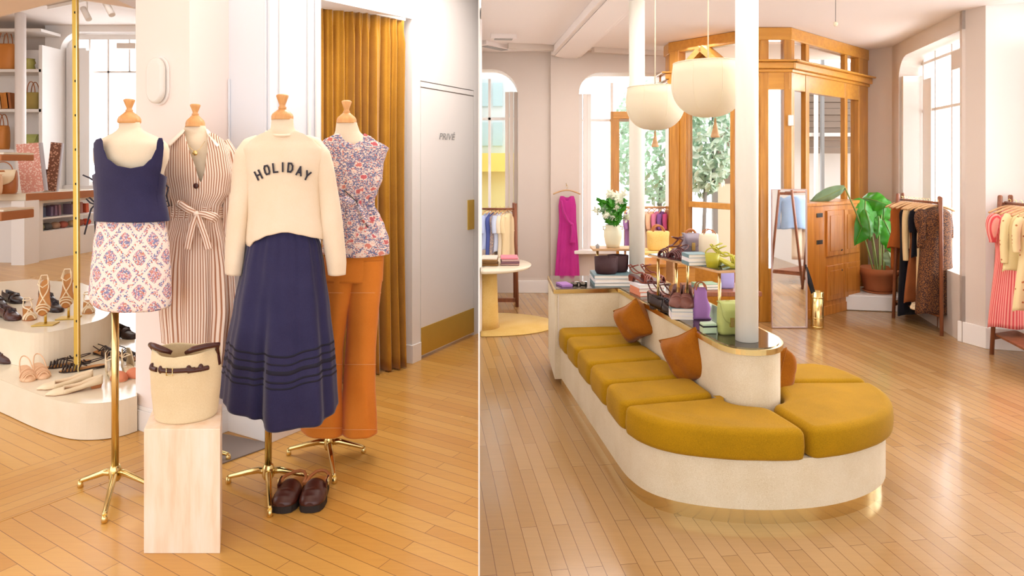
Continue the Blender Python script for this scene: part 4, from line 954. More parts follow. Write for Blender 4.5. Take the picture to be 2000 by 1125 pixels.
# ---- shoes
SHOES = 0
def shoe(label, px, py, zb, rz, style, up_m, sole_m, ins_m, heel=.012, L=.235, group=None, pitch=None, loc=None, toe=1.0, name='shoe'):
    t = thing(name, label, 'shoe', (0, 0, 0), group)
    def foot(y): return lerp_tab([(0, .006*toe), (.05, .022*toe), (.16, .037), (.32, .041), (.55, .031), (.82, .028), (.95, .021), (1, .008)], y)[0]
    def hz(y): return .006+heel*lerp_tab([(0, 0), (.35, .02), (.55, .35), (.75, .85), (1, 1)], y)[0]
    N = 20
    rs = []
    for i in range(N+1):
        y = i/N; w_ = foot(y); z = hz(y); yy = (y-.5)*L
        rs.append([(-w_, yy, z-.006), (-w_, yy, z), (w_, yy, z), (w_, yy, z-.006)])
    m = MB(); m.rings(rs, True, True, False); m.build('sole', sole_m, t)
    rs = [[(-foot(i/N)*.9, (i/N-.5)*L*.97, hz(i/N)+.0005), (-foot(i/N)*.9, (i/N-.5)*L*.97, hz(i/N)+.0025), (foot(i/N)*.9, (i/N-.5)*L*.97, hz(i/N)+.0025), (foot(i/N)*.9, (i/N-.5)*L*.97, hz(i/N)+.0005)] for i in range(N+1)]
    m = MB(); m.rings(rs, True, True, False); m.build('insole', ins_m, t)
    if heel > .008:
        m = MB(); hw_ = .026; y0 = .30*L
        m.rings([[(-hw_*.85, y0, 0), (hw_*.85, y0, 0), (hw_*.7, L*.47, 0), (-hw_*.7, L*.47, 0)], [(-hw_, y0-.008, heel), (hw_, y0-.008, heel), (hw_*.75, L*.49, heel+.002), (-hw_*.75, L*.49, heel+.002)]], smooth=False); m.build('heel', sole_m, t, bevel=.003)
    def arcx(y, h, r=.0035, lean=0, mt=up_m, nm='strap', w0=1.0):
        w_ = foot(y)*w0; z = hz(y); pts = [(-w_*math.cos(a), (y-.5)*L+lean*math.sin(a), z+h*math.sin(a)) for a in [math.pi*k/12 for k in range(13)]]
        m = MB(); m.tube(pts, r, 6); m.build(nm, mt, t)
    if style in ('closed', 'loafer', 'lace'):
        rs = []
        for j in range(23):
            y = j/22; w_ = foot(y)+.003; z = hz(y)-.002
            h = lerp_tab([(0, .012), (.1, .03), (.3, .042), (.48, .062), (.52, .05), (.75, .046), (1, .058)], y)[0]
            op = 0 if y < .46 else 1
            if not op: rs.append([(-w_*math.cos(a), (y-.5)*L, z+h*math.sin(a)**.75) for a in [math.pi*k/16 for k in range(17)]])
        m = MB(); m.rings(rs, True, False, True, False); m.build('vamp', up_m, t, solid=.003)
        for sg in (-1, 1):
            rs = []
            for j in range(12):
                y = .44+.56*j/11; w_ = foot(y)+.003; z = hz(y)-.002; h = .05+.008*abs(y-.72)/.28
                rs.append([(sg*w_, (y-.5)*L, z), (sg*w_*1.02, (y-.5)*L, z+h*.5), (sg*w_*.86, (y-.5)*L, z+h)])
            m = MB(); m.rings(rs, False, False, True, False); m.build('quarter', up_m, t, solid=.003)
        if style == 'lace':
            for q in range(4): arcx(.30+.045*q, .052+.004*q, .0022, 0, M['ink'], 'lace', .7)
        else: arcx(.36, .05, .006, 0, up_m, 'saddle', .95)
    elif style == 'flat':
        rs = []
        for j in range(12):
            y = j/11*.32; w_ = foot(y)+.002; h = lerp_tab([(0, .008), (.12, .024), (.32, .03)], y)[0]; z = hz(y)-.003
            rs.append([(-w_*math.cos(a), (y-.5)*L, z+h*math.sin(a)**.8) for a in [math.pi*k/14 for k in range(15)]])
        m = MB(); m.rings(rs, True, False, True, False); m.build('vamp', up_m, t, solid=.002)
        for sg in (-1, 1):
            rs = []
            for j in range(16):
                y = .3+.7*j/15; w_ = foot(y)+.002; z = hz(y)-.003; h = .026+.02*max(0, y-.6)/.4
                rs.append([(sg*w_, (y-.5)*L, z), (sg*w_*1.0, (y-.5)*L, z+h)])
            m = MB(); m.rings(rs, False, False, True, False); m.build('side_panel', up_m, t, solid=.002)
    else:
        for y in ((.08, .15, .22) if style != 'espadrille' else ()): arcx(y, .028+y*.06, .0045, .006)
        if style == 'strappy':
            for sg in (-1, 1):
                m = MB(); m.tube(chaik([Vector((sg*foot(.2), -.3*L, hz(.2)+.004)), Vector((0, -.12*L, hz(.4)+.055)), Vector((-sg*foot(.7), .2*L, hz(.7)+.02)), Vector((-sg*foot(.92)*.8, .44*L, hz(.95)+.05))]), .0042, 6); m.build('strap', up_m, t)
            m = MB(); m.tube([(-.024, .40*L, hz(.9)+.05), (-.016, .49*L, hz(1)+.06), (.016, .49*L, hz(1)+.06), (.024, .40*L, hz(.9)+.05), (.028, .2*L, hz(.7)+.072), (0, .1*L, hz(.6)+.085), (-.028, .2*L, hz(.7)+.072), (-.024, .40*L, hz(.9)+.05)], .004, 6); m.build('ankle_strap', up_m, t)
        elif style == 'sling':
            rs = []
            for j in range(10):
                y = j/9*.26; w_ = foot(y)+.002; h = lerp_tab([(0, .008), (.12, .024), (.26, .03)], y)[0]; z = hz(y)-.003
                rs.append([(-w_*math.cos(a), (y-.5)*L, z+h*math.sin(a)**.8) for a in [math.pi*k/14 for k in range(15)]])
            m = MB(); m.rings(rs, True, False, True, False); m.build('vamp', up_m, t, solid=.002)
            arcx(.42, .045, .004, .0)
            m = MB(); m.tube(chaik([Vector((-.034, -.08*L, hz(.4)+.01)), Vector((-.026, .3*L, hz(.8)+.05)), Vector((0, .5*L, hz(1)+.065)), Vector((.026, .3*L, hz(.8)+.05)), Vector((.034, -.08*L, hz(.4)+.01))]), .0035, 6); m.build('heel_strap', up_m, t)
        elif style == 'espadrille':
            rs = []
            for j in range(12):
                y = j/11*.34; w_ = foot(y)+.003; h = lerp_tab([(0, .02), (.12, .036), (.34, .045)], y)[0]; z = hz(y)-.003
                rs.append([(-w_*math.cos(a), (y-.5)*L, z+h*math.sin(a)**.8) for a in [math.pi*k/14 for k in range(15)]])
            m = MB(); m.rings(rs, True, False, True, False); m.build('vamp', up_m, t, solid=.002)
            m = MB(); m.rings([[(sx*(foot(y)+.002), (y-.5)*L, hz(y)+dz) for sx, dz in ((-1, -.004), (-1, h), (-.85, h))] for y, h in ((.7, .03), (.85, .08), (.93, .1), (1, .1))], False, False, True, False); m.build('heel_cup', M['cup'], t, solid=.003)
            m = MB(); m.rings([[(-sx*(foot(y)+.002), (y-.5)*L, hz(y)+dz) for sx, dz in ((-1, -.004), (-1, h), (-.85, h))] for y, h in ((.7, .03), (.85, .08), (.93, .1), (1, .1))], False, False, True, False); m.build('heel_cup', M['cup'], t, solid=.003)
            m = MB(); m.tube(chaik([Vector((-.03, .3*L, .09)), Vector((0, .05*L, .12)), Vector((.03, .3*L, .09)), Vector((0, .47*L, .11)), Vector((-.03, .3*L, .09))]), .0035, 6); m.build('ankle_tie', M['cup'], t)
        elif style == 'woven':
            for y in (.29, .36, .43): arcx(y, .035+y*.03, .004, .01)
            for sg in (-1, 1):
                m = MB(); m.tube(chaik([Vector((sg*foot(.15), -.38*L, hz(.1)+.004)), Vector((-sg*.01, -.2*L, hz(.3)+.05)), Vector((-sg*foot(.6), .1*L, hz(.6)+.02))]), .0038, 6); m.build('strap', up_m, t)
            m = MB(); m.tube(chaik([Vector((-.03, .05*L, hz(.55)+.03)), Vector((0, .0*L, hz(.5)+.06)), Vector((.03, .05*L, hz(.55)+.03)), Vector((.02, .48*L, hz(1)+.045)), Vector((-.02, .48*L, hz(1)+.045)), Vector((-.03, .05*L, hz(.55)+.03))]), .0035, 6); m.build('heel_strap', up_m, t)
    g = loc if loc is not None else G(px, py, zb)
    t.location = (g[0], g[1], (zb+.0005) if loc is None else g[2]); t.rotation_euler = (pitch or 0, 0, rz); return t
# rz: 0 = toe to the camera; + turns the toe towards the right
cr, lt_, lk, ld = M['cup'], M['leather'], M['leatherk'], M['leatherd']
shoe('cream strappy block-heel sandal at the front edge of the upper plinth', 56, 622, ZU, .75, 'strappy', cr, M['leather'], M['insole'], .06, .2)
shoe('cream strappy sandal behind the slotted brass upright, toe to the right', 172, 608, ZU, .6, 'strappy', cr, M['insole'], M['insole'], .055, .22)
for lb, px, py, top in (('leftmost of the two brass shoe stands on the upper plinth', 89, 634, 592), ('brass shoe stand just left of the slotted upright', 134, 622, 578)):
    g = G(px, py, ZU); t = thing('shoe_stand', lb, 'shoe stand', (g.x, g.y, ZU), 'brass shoe stands')
    m = MB(); m.box((g.x, g.y, ZU+.0045), (.13, .1, .007), .2); m.build('base', M['brass2'], t, bevel=.002)
    zt_s = Zat(top, g.y); m = MB(); m.lathe([(.008, .008), (.008, zt_s-ZU)], (g.x, g.y, ZU)); m.build('stem', M['brass'], t)
    shoe('cream strappy sandal tipped toe-down on the %s brass stand' % ('left' if px < 100 else 'right'), 0, 0, 0, .45, 'strappy', cr, M['leather'], M['insole'], .055, .24, pitch=math.radians(48), loc=(g.x-.02, g.y+.02, zt_s+.015))
shoe('dark brown laced shoe behind the left brass stand, nearer one', 104, 606, ZU, .95, 'lace', lk, lk, M['insole'], .025, .25, 'dark laced shoes')
shoe('dark brown laced shoe behind the left brass stand, farther one', 92, 590, ZU, .9, 'lace', lk, lk, M['insole'], .025, .25, 'dark laced shoes')
shoe('brown laced moccasin at the left edge of the upper plinth, in front', 18, 622, ZU, 1.0, 'lace', ld, lk, M['insole'], .02, .26)
shoe('black buckled shoe at the left edge of the upper plinth, behind', 26, 590, ZU, 1.1, 'closed', lk, lk, M['insole'], .02, .26)
shoe('black shoe at the far left of the upper plinth, against the edge', -5, 598, ZU, .9, 'closed', lk, lk, M['insole'], .02, .26)
shoe('brown loafer at the left edge of the lower plinth', 4, 705, ZL, 1.1, 'loafer', ld, lk, M['insole'], .02, .26)
shoe('beige block-heel slingback, front one of the pair on the lower plinth', 52, 738, ZL, .8, 'sling', M['blush'], M['blush'], M['blush'], .045, .22, 'beige slingbacks')
shoe('beige block-heel slingback, rear one of the pair on the lower plinth', 79, 733, ZL, .8, 'sling', M['blush'], M['blush'], M['blush'], .045, .22, 'beige slingbacks')
shoe('dark brown woven flat sandal, left one in front of the brass upright', 135, 714, ZL, -1.05, 'woven', lk, lk, M['insole'], .01, .24, 'dark woven sandals')
shoe('dark brown woven flat sandal, right one in front of the brass upright', 162, 722, ZL, -1.1, 'woven', lk, lk, M['insole'], .01, .25, 'dark woven sandals')
shoe('cream pointed slingback flat, front one of the pair', 146, 764, ZL, -.98, 'flat', cr, M['leather'], M['blush'], .02, .27, 'cream flats', toe=.6)
shoe('cream pointed slingback flat, rear one of the pair', 128, 753, ZL, -.98, 'flat', cr, M['leather'], M['blush'], .02, .27, 'cream flats', toe=.6)
shoe('dark brown ankle-strap sandal behind the dress form pole, left one', 205, 694, ZL, 1.15, 'woven', lk, lk, M['insole'], .012, .24, 'dark ankle-strap sandals')
shoe('dark brown ankle-strap sandal next to the white pier, right one', 247, 700, ZL, 1.0, 'woven', lk, lk, M['insole'], .012, .24, 'dark ankle-strap sandals')
shoe('coral and cream espadrille behind the dress form pole', 226, 738, ZL, .85, 'espadrille', M['coral'], M['linen'], cr, .03, .25, 'coral espadrilles')
shoe('coral and cream espadrille nearest the white pier', 256, 731, ZL, .8, 'espadrille', M['coral'], M['linen'], cr, .03, .25, 'coral espadrilles')
shoe('black loafer at the back of the lower plinth, near the white pier', 242, 658, ZL, 1.1, 'loafer', lk, lk, M['insole'], .03, .27)
# ---- cash counter
t = thing('counter', 'white cash counter with a tan leather edge and a recessed shelf niche', 'counter', (X(60, 9.7), 9.7, 0))
Yc = 9.7; zct = Zat(378, Yc); zcb = Zat(392, Yc)
ca, cb_ = Vector((X(50, Yc), Yc)), Vector((X(200, 11.2), 11.2)); dc = (cb_-ca).normalized(); nc = Vector((-dc.y, dc.x))
m = MB(); m.prism([ca, cb_, cb_+nc*1.0, ca+nc*1.0+Vector((-.8, 0)), ca+Vector((-1.2, 0))], zcb, zct); m.build('worktop', M['glossw'], t, bevel=.01)
m = MB(); m.prism([ca-nc*.02, cb_-nc*.02, cb_, ca], zcb-.015, zct-.002); m.build('leather_edge', M['leather'], t, bevel=.005)
ba, bb = ca+nc*.06+dc*.1, cb_+nc*.06; LB = (bb-ba).length
def onb(s, z, off=0): p = ba+dc*s+nc*off; return (p.x, p.y, z)
def sat(px): h = hit(px, ba, bb); return (h-ba).length
n0, n1 = sat(84), sat(199); zn0 = Zat(452, hit(84, ba, bb).y); zn1 = Zat(397, hit(84, ba, bb).y)
m = MB()
for s0, s1, z0, z1, o0, o1 in ((0, n0, 0, zcb, 0, .5), (n0, LB, 0, zn0, 0, .5), (n0, LB, zn1, zcb, 0, .5), (n0, LB, zn0, zn1, .3, .5)):
    p = [onb(s0, z0, o0), onb(s1, z0, o0), onb(s1, z1, o0), onb(s0, z1, o0)]; m.poly(p, (nc.x*(o1-o0), nc.y*(o1-o0), 0))
m.build('body', M['white'], t)
zm = (zn0+zn1)/2-.02; m = MB(); m.poly([onb(n0, zm-.012), onb(LB, zm-.012), onb(LB, zm+.012), onb(n0, zm+.012)], (nc.x*.3, nc.y*.3, 0)); m.build('niche_shelf', M['white'], t)
lp = Vector((X(34, 9.6), 9.6)); m = MB(); m.prism([lp+Vector((-.09, 0)), lp+Vector((.1, 0)), lp+Vector((.1, .3)), lp+Vector((-.09, .3))], 0, zcb); m.build('leg', M['white'], t)
for k, (px, c_, w_) in enumerate(((96, '#55607a', .075), (111, '#7c6a86', .06), (119, '#8a6a80', .06), (127, '#a07a86', .06), (152, '#8a7488', .06), (160, '#9a7480', .06), (168, '#b07a72', .08), (180, '#d8603c', .08))):
    s = sat(px); mt = plain('cover_%d' % k, c_, .6); m = MB(); m.M = Matrix.Translation(onb(s, zm+.0125, .1)) @ Matrix.Rotation(math.atan2(dc.y, dc.x), 4, 'Z') @ Matrix.Rotation((R.random()-.5)*.14, 4, 'Y')
    h_ = .14+.05*R.random(); m.box((0, .06, h_/2+.006), (w_*.7, .16, h_)); o = one(m.build('pouch', mt), '%s pouch standing on the upper shelf of the counter niche' % ('slate blue', 'mauve narrow', 'dusty plum', 'dusty pink', 'greyish mauve', 'brownish pink', 'terracotta', 'bright orange')[k], 'pouch', 'pouches in the counter niche')
for k, (px, c_, nm) in enumerate(((90, '#8c845e', 'olive'), (105, '#5e5a58', 'charcoal'), (121, '#b08a70', 'beige'), (136, '#b2604c', 'brick red'), (155, '#c0a080', 'sand'), (168, '#a85a44', 'russet'), (181, '#d85434', 'orange red'))):
    s = sat(px); mt = plain('knit_%d' % k, c_, .8, bump=.4, bscale=60); m = MB(); c0 = onb(s, zn0+.002, .12); m.lathe([(.02, 0), (.06, .02), (.075, .05), (.06, .09), (.03, .105), (.001, .108)], c0, 16)
    one(m.build('rolled_pouch', mt), '%s rolled pouch on the lower shelf of the counter niche' % nm, 'pouch', 'rolled pouches in the counter niche')
# books and bags on the counter
def onc(px, back=.2): h = hit(px, ca, cb_)+nc*back; return h
for px0, px1, mt, lean, lb in ((66, 112, speck('pink_patterned_cover', '#e3a090', '#f6d5c8', 38, .4), -.10, 'large pink patterned book standing on the counter'), (112, 134, speck('brown_patterned_cover', '#7c5340', '#c79a80', 30, .4), .1, 'open grey and brown book standing beside the pink one')):
    h = onc((px0+px1)/2); Yh = h.y; wd = (px1-px0)*Yh/FPX; ht = (95)*Yh/FPX
    t = thing('standing_book', lb, 'book', (h.x, h.y, zct), 'books standing on the counter')
    m = MB(); m.M = Matrix.Translation((h.x, h.y, zct+.006)) @ Matrix.Rotation(.25, 4, 'Z') @ Matrix.Rotation(lean, 4, 'Y')
    m.box((0, 0, ht/2), (wd*.85, .05, ht)); m.build('cover', mt, t)
    m = MB(); m.M = Matrix.Translation((h.x, h.y, zct+.006)) @ Matrix.Rotation(.25, 4, 'Z') @ Matrix.Rotation(lean, 4, 'Y'); m.box((wd*.46, .005, ht/2), (wd*.1, .06, ht*.99)); m.build('page_block', plain('grey_page', '#b8b0b4', .7), t)
def handbag(name, label, loc, w_, d_, h, mt, mt2, rz=0, flap=True, handle=None, hr=.008, group=None, cat='handbag', taper=1.0, gap=.12):
    t = thing(name, label, cat, (0, 0, 0), group)
    def sec(wf, df, z, e=3.2, n=36): return [(math.copysign(abs(math.cos(a))**(2/e), math.cos(a))*w_/2*wf, math.copysign(abs(math.sin(a))**(2/e), math.sin(a))*d_/2*df, z) for a in [2*math.pi*k/n for k in range(n)]]
    m = MB(); m.rings([sec(.82*(2-taper) if taper < 1 else .86, .8, 0), sec(.95*(1 if taper >= 1 else .9), .96, h*.08), sec(1, 1, h*.35), sec(1*taper if taper < 1 else 1, .95, h*.7), sec(.97*taper, .8, h*.93), sec(.9*taper, .6, h)], True, True); m.build('body', mt2, t)
    if flap:
        rs = []
        for i in range(13):
            f = i/12; hw_ = w_/2*.98*(1 if f < .45 else math.sqrt(max(0, 1-((f-.45)/.56)**2))*.98+.02); z = h*(1.02-.0) if f < .15 else h*(1.02-(f-.15)*.75); yy = d_/2*(.5-f*6.6) if f < .15 else -d_/2*(.5+.62*min(1, (f-.15)/.3))
            rs.append([(x*hw_, yy, z) for x in (-1, -.6, 0, .6, 1)])
        m = MB(); m.rings(rs, False, False, True, False); m.build('flap', mt, t, solid=.006)
        m = MB(); m.box((0, -d_*.6, h*.42), (.02, .01, .045)); m.build('clasp', M['brass'], t)
    if handle:
        hs, hh = handle
        for yy in ((-d_*.25, d_*.25) if not flap else (0,)):
            m = MB(); m.tube([(hs*math.cos(a), yy, h*.95+hh*math.sin(a)) for a in [math.pi*k/16 for k in range(17)]], hr, 8); m.build('handle', M['leather'] if mt2 != M['olive'] else M['olive'], t)
    t.location = loc; t.rotation_euler = (0, 0, rz); return t
h = onc(36, .25); handbag('saddle_bag', 'cream and tan saddle bag with rounded flap on the counter', (h.x, h.y, zct), .36, .16, .34, cr, M['leather'], .3, True, (.12, .14))
h = onc(6, .1); handbag('saddle_bag', 'tan saddle bag at the left end of the counter, cut by the picture edge', (h.x-.1, h.y, zct), .3, .14, .28, M['blush'], M['blush'], .3, True, (.1, .14))
h = onc(151, .5); handbag('saddle_bag', 'dark brown rounded bag behind the brass upright on the counter', (h.x, h.y, zct), .16, .2, .34, M['leatherd'], M['leatherd'], .3, False, None)
for py0, py1, lb in ((302, 314, 'tan leather shelf edge at the far left, above the counter'), (411, 428, 'tan leather shelf edge at the far left, below the counter top')):
    m = MB(); Yq = 7.5; m.box((X(12, Yq), Yq, (Zat(py0, Yq)+Zat(py1, Yq))/2), ((36+12)*Yq/FPX, .5, (py1-py0)*Yq/FPX)); 
    t = thing('leather_shelf', lb, 'shelf', (X(12, Yq), Yq, Zat(py1, Yq)), None); m.build('board', M['leather'], t, bevel=.01)
    m = MB(); m.box((X(12, Yq), Yq+.02, (Zat(py0, Yq))+.012), ((34+12)*Yq/FPX, .46, .02)); m.build('top_surface', M['glossw'], t)
t = thing('round_column', 'slim white round column in front of the back shelves', 'column', (X(40, 11.0), 11.0, 0)); t['kind'] = 'structure'; t.name = 'trim_column'
m = MB(); m.lathe([(.078, 0), (.078, 3.95)], (X(40, 11.0), 11.0, 0)); m.build('shaft', M['ceil'], t)
# white back shelves
YS = 11.6; t = thing('shelving_unit', 'tall white open shelving on the back wall holding bags', 'shelving', (X(40, YS), YS, 0))
xl_, xr_ = X(-60, YS), X(92, YS)
for py in (62, 140, 217, 295, 372): m = MB(); m.box(((xl_+xr_)/2, YS+.1, Zat(py, YS)), (xr_-xl_, .5, .05)); m.build('shelf_board', M['white'], t)
m = MB(); m.box((X(91, YS), YS+.1, 1.75), (.06, .5, 3.5)); m.build('side_panel', M['white'], t)
m = MB(); m.box(((xl_+xr_)/2, YS+.38, 1.75), (xr_-xl_, .03, 3.5)); m.build('back_panel', M['white'], t)
def onS(px, py): return (X(px, YS), YS+.02, Zat(py, YS)+.026)
tan = plain('orange_leather', '#d98a3c', .5)
handbag('tote_bag', 'orange leather tote on the second highest shelf', onS(10, 140), .32, .2, .46, tan, tan, 0, False, (.08, .26))
handbag('tote_bag', 'yellow leather tote on a middle shelf, cut by the picture edge', onS(2, 295), .22, .2, .42, tan, tan, 0, False, (.07, .22))
straw = plain('woven_straw', '#a8924e', .8, bump=.6, bscale=60)
handbag('basket_bag', 'green-brown straw basket with leather handles', onS(63, 217), .26, .2, .3, straw, straw, 0, False, (.07, .2), taper=1.15)
gg = plain('green_glaze', '#b8b060', .2)
t = thing('vase', 'small yellow-green ribbed vase on the upper shelf', 'vase', onS(58, 140)); m = MB(); m.lathe([(.05, 0), (.075, .02), (.06, .1), (.08, .13), (.06, .19), (.075, .2)], onS(58, 140), 20); m.build('body', gg, t)
handbag('saddle_bag', 'sage green rounded bag on the shelf beside the column', onS(62, 295), .24, .14, .26, M['olive'], M['olive'], 0, True, None)
for px, mt, lb, ww in ((17, M['pine'], 'wood-toned board book leaning on the middle shelf', .14), (26, M['leather'], 'tan book leaning on the middle shelf', .06), (5, M['blush'], 'blush book at the shelf end', .1)):
    m = MB(); q = onS(px, 217); m.M = Matrix.Translation(q) @ Matrix.Rotation(-.12, 4, 'Y'); m.box((0, 0, .15), (ww, .2, .28)); one(m.build('book', mt), lb, 'book', 'books on the middle shelf')
# track with two white spotlights
t = thing('track_light', 'white ceiling track with two small spotlights in the back of the left room', 'track light', (X(200, 10.5), 10.5, 3.9))
m = MB(); m.bar((X(95, 10.5), 10.5, 3.92), (X(262, 9.4), 9.4, 3.92), .04, .05); m.build('rail', M['white'], t)
for px, Yq in ((170, 10.0), (215, 9.7)):
    q = Vector((X(px, Yq), Yq, 3.72)); m = MB(); m.tube([q+Vector((0, 0, .2)), q+Vector((0, 0, .06))], .012, 8); a = m.build('stem', M['white'], t)
    m = MB(); m.tube([q+Vector((-.06, 0, .08)), q+Vector((.06, -.05, -.1))], .045, 14); m.build('spot_head', M['white'], t)
# ================================================================== RIGHT ROOM: ISLAND SOFA
ZS, ZT, ZC = .27, .40, .65
def smooth_close(pts, it=2): return chaik([Vector(p) for p in pts], it)
base_out = [(.31, 4.53), (.50, 3.16), (.53, 3.01), (.59, 2.885), (.71, 2.80), (.90, 2.75), (1.10, 2.74), (1.33, 2.775), (1.54, 2.87), (1.69, 3.00), (1.765, 3.16), (1.77, 3.34), (1.72, 3.62)]
def inset(pts, d, c=(1.1, 3.7)):
    out = []
    for i, p in enumerate(pts):
        a = Vector(pts[max(i-1, 0)]); b = Vector(pts[min(i+1, len(pts)-1)]); t = (b-a).normalized(); nn = Vector((-t.y, t.x))
        if nn.dot(Vector(c)-Vector(p)) < 0: nn = -nn
        out.append(Vector(p)+nn*d)
    return out
SB = smooth_close(base_out, 2)
sofa = thing('island_sofa', 'long mustard velvet island sofa on a rounded cream base with brass plinth strip', 'sofa', (1.1, 3.6, 0))
m = MB(); m.prism([tuple(p) for p in SB]+[(1.2, 3.66), (.9, 4.6)], .062, ZS, False)
b_ = m.build('base', M['boucle'], sofa)
IN = inset(SB, .009); m = MB(); m.prism([tuple(p) for p in IN]+[(1.2, 3.6), (.9, 4.5)], 0, .062, True); m.build('kick_strip', M['brass'], sofa, label='polished brass kick strip')
SL0, SL1 = Vector((.72, 4.47)), Vector((.965, 3.175))
nose = [SL1, Vector((.985, 3.09)), Vector((1.03, 3.035)), Vector((1.115, 3.015)), Vector((1.205, 3.045)), Vector((1.27, 3.13)), Vector((1.285, 3.24))]
NS = chaik(nose, 2)
spine = [Vector((.285, 4.43)), SL0]+NS+[Vector((1.07, 4.95)), Vector((.27, 4.95))]
m = MB(); m.prism([tuple(p) for p in spine], .05, ZC-.03, False); m.build('spine', M['boucle'], sofa)
def grow_(pts, d):
    n = len(pts); out = []; cx = sum((p.x for p in pts), 0)/n; 
    for i in range(n):
        a, b = pts[i-1], pts[(i+1) % n]; t = (b-a).normalized(); out.append(pts[i]+Vector((t.y, -t.x))*(-d))
    return out
m = MB(); g_ = grow_(spine, -.012)
m.prism([tuple(p) for p in g_], ZC-.03, ZC-.004); m.build('brass_edge', M['brass'], sofa, label='brass edge band around the top')
m = MB(); m.prism([tuple(p) for p in grow_(spine, .006)], ZC-.004, ZC); m.build('mirror_top', M['dark'], sofa, label='dark glossy top surface')
m = MB(); p = Vector((.298, 4.42)); m.box((p.x+.01, p.y-.001, (ZC+ZS)/2-.02), (.004, .012, ZC-ZS-.04)); m.build('seam', M['grey'], sofa)
def on_spine(Y): t = (4.47-Y)/(4.47-3.175); return SL0+(SL1-SL0)*t
def edge_x(Y): t = (4.53-Y)/(4.53-3.16); return .31+.19*t
def cushion(pts, nm='seat_cushion', rad=.034):
    pts = [Vector((p[0], p[1])) for p in pts]
    if sum(pts[i].x*pts[(i+1) % len(pts)].y-pts[(i+1) % len(pts)].x*pts[i].y for i in range(len(pts))) < 0: pts = pts[::-1]
    sharp = [p for i, p in enumerate(pts) if (pts[i-1]-p).normalized().dot((pts[(i+1) % len(pts)]-p).normalized()) > -.6]
    pts = [p for p in pts if any(p is s_ for s_ in sharp) or min([(p-s_).length for s_ in sharp]+[9]) > .075]
    q = []                                   # round the corners
    for i, p in enumerate(pts):
        a, b = pts[i-1], pts[(i+1) % len(pts)]; u, v = (a-p), (b-p)
        if u.normalized().dot(v.normalized()) > -.86:
            r1, r2 = min(.055, u.length*.42), min(.055, v.length*.42); s0, s1 = p+u.normalized()*r1, p+v.normalized()*r2
            q += [s0*(1-k)**2+p*2*k*(1-k)+s1*k*k for k in (0, .25, .5, .75, 1)]
        else: q.append(p)
    r = []
    for i, p in enumerate(q):                # resample long edges
        b = q[(i+1) % len(q)]; n_ = max(1, int((b-p).length/.04)); r += [p+(b-p)*k/n_ for k in range(n_)]
    n_ = len(r); nr = []
    for i in range(n_): t_ = (r[(i+1) % n_]-r[i-1]).normalized(); nr.append(Vector((-t_.y, t_.x)))
    H = ZT-ZS; rs = []
    for ins, z in [(.014, ZS+.001), (.004, ZS+.008), (0, ZS+.022), (-.003, ZS+H*.45)]+[(rad*(1-math.cos(a)), ZT-rad+rad*math.sin(a)) for a in [math.pi/2*k/6 for k in range(1, 7)]]:
        rs.append([(r[i].x+nr[i].x*ins, r[i].y+nr[i].y*ins, z+.002*noise.noise(Vector((r[i].x*9, r[i].y*9, z)))) for i in range(n_)])
    m = MB(); m.rings(rs, True, True, True); o = m.build(nm, M['mustard'], sofa)
    return o
seams = [(4.43, 4.46), (4.19, 4.27), (3.91, 4.02), (3.62, 3.73), (3.31, 3.42), (3.02, 3.13)]
gp = .004
for i in range(5):
    (l0, r0), (l1, r1) = seams[i], seams[i+1]
    pts = [Vector((edge_x(l0)-.02, l0-gp)), on_spine(r0)+Vector((-.006, -gp)), on_spine(max(r1, 3.175))+Vector((-.006, gp)), Vector((edge_x(l1)-.02, l1+gp))]
    if i == 4: pts[2] = Vector((.963, 3.15))
    cushion(pts, rad=.03)
OUT = inset(SB, -.03)
outer = [p for p in OUT if p.y < 3.0 and p.x < 1.20]
cA = [Vector((edge_x(3.02)-.02, 3.015))]+outer+[Vector((1.215, 2.73)), Vector((1.155, 2.99))]+[Vector((p.x, p.y-.012)) for p in NS if p.x < 1.12 and p.y < 3.17][::-1]+[Vector((.955, 3.12))]
cushion(cA, 'front_cushion')
outer = [p for p in OUT if p.x > 1.24 and p.y < 3.33]
nb = [Vector((p.x+.012*(1 if p.x > 1.2 else 0), p.y-.012)) for p in NS if p.x > 1.19]
cB = [Vector((1.235, 2.732))]+outer+[Vector((1.80, 3.335)), Vector((1.31, 3.33))]+nb[::-1]+[Vector((1.175, 2.985))]
cushion(cB, 'front_cushion')
cC = [(1.80, 3.345), (1.775, 3.5), (1.73, 3.60), (1.64, 3.645), (1.26, 3.64), (1.29, 3.34)]
cushion(cC)
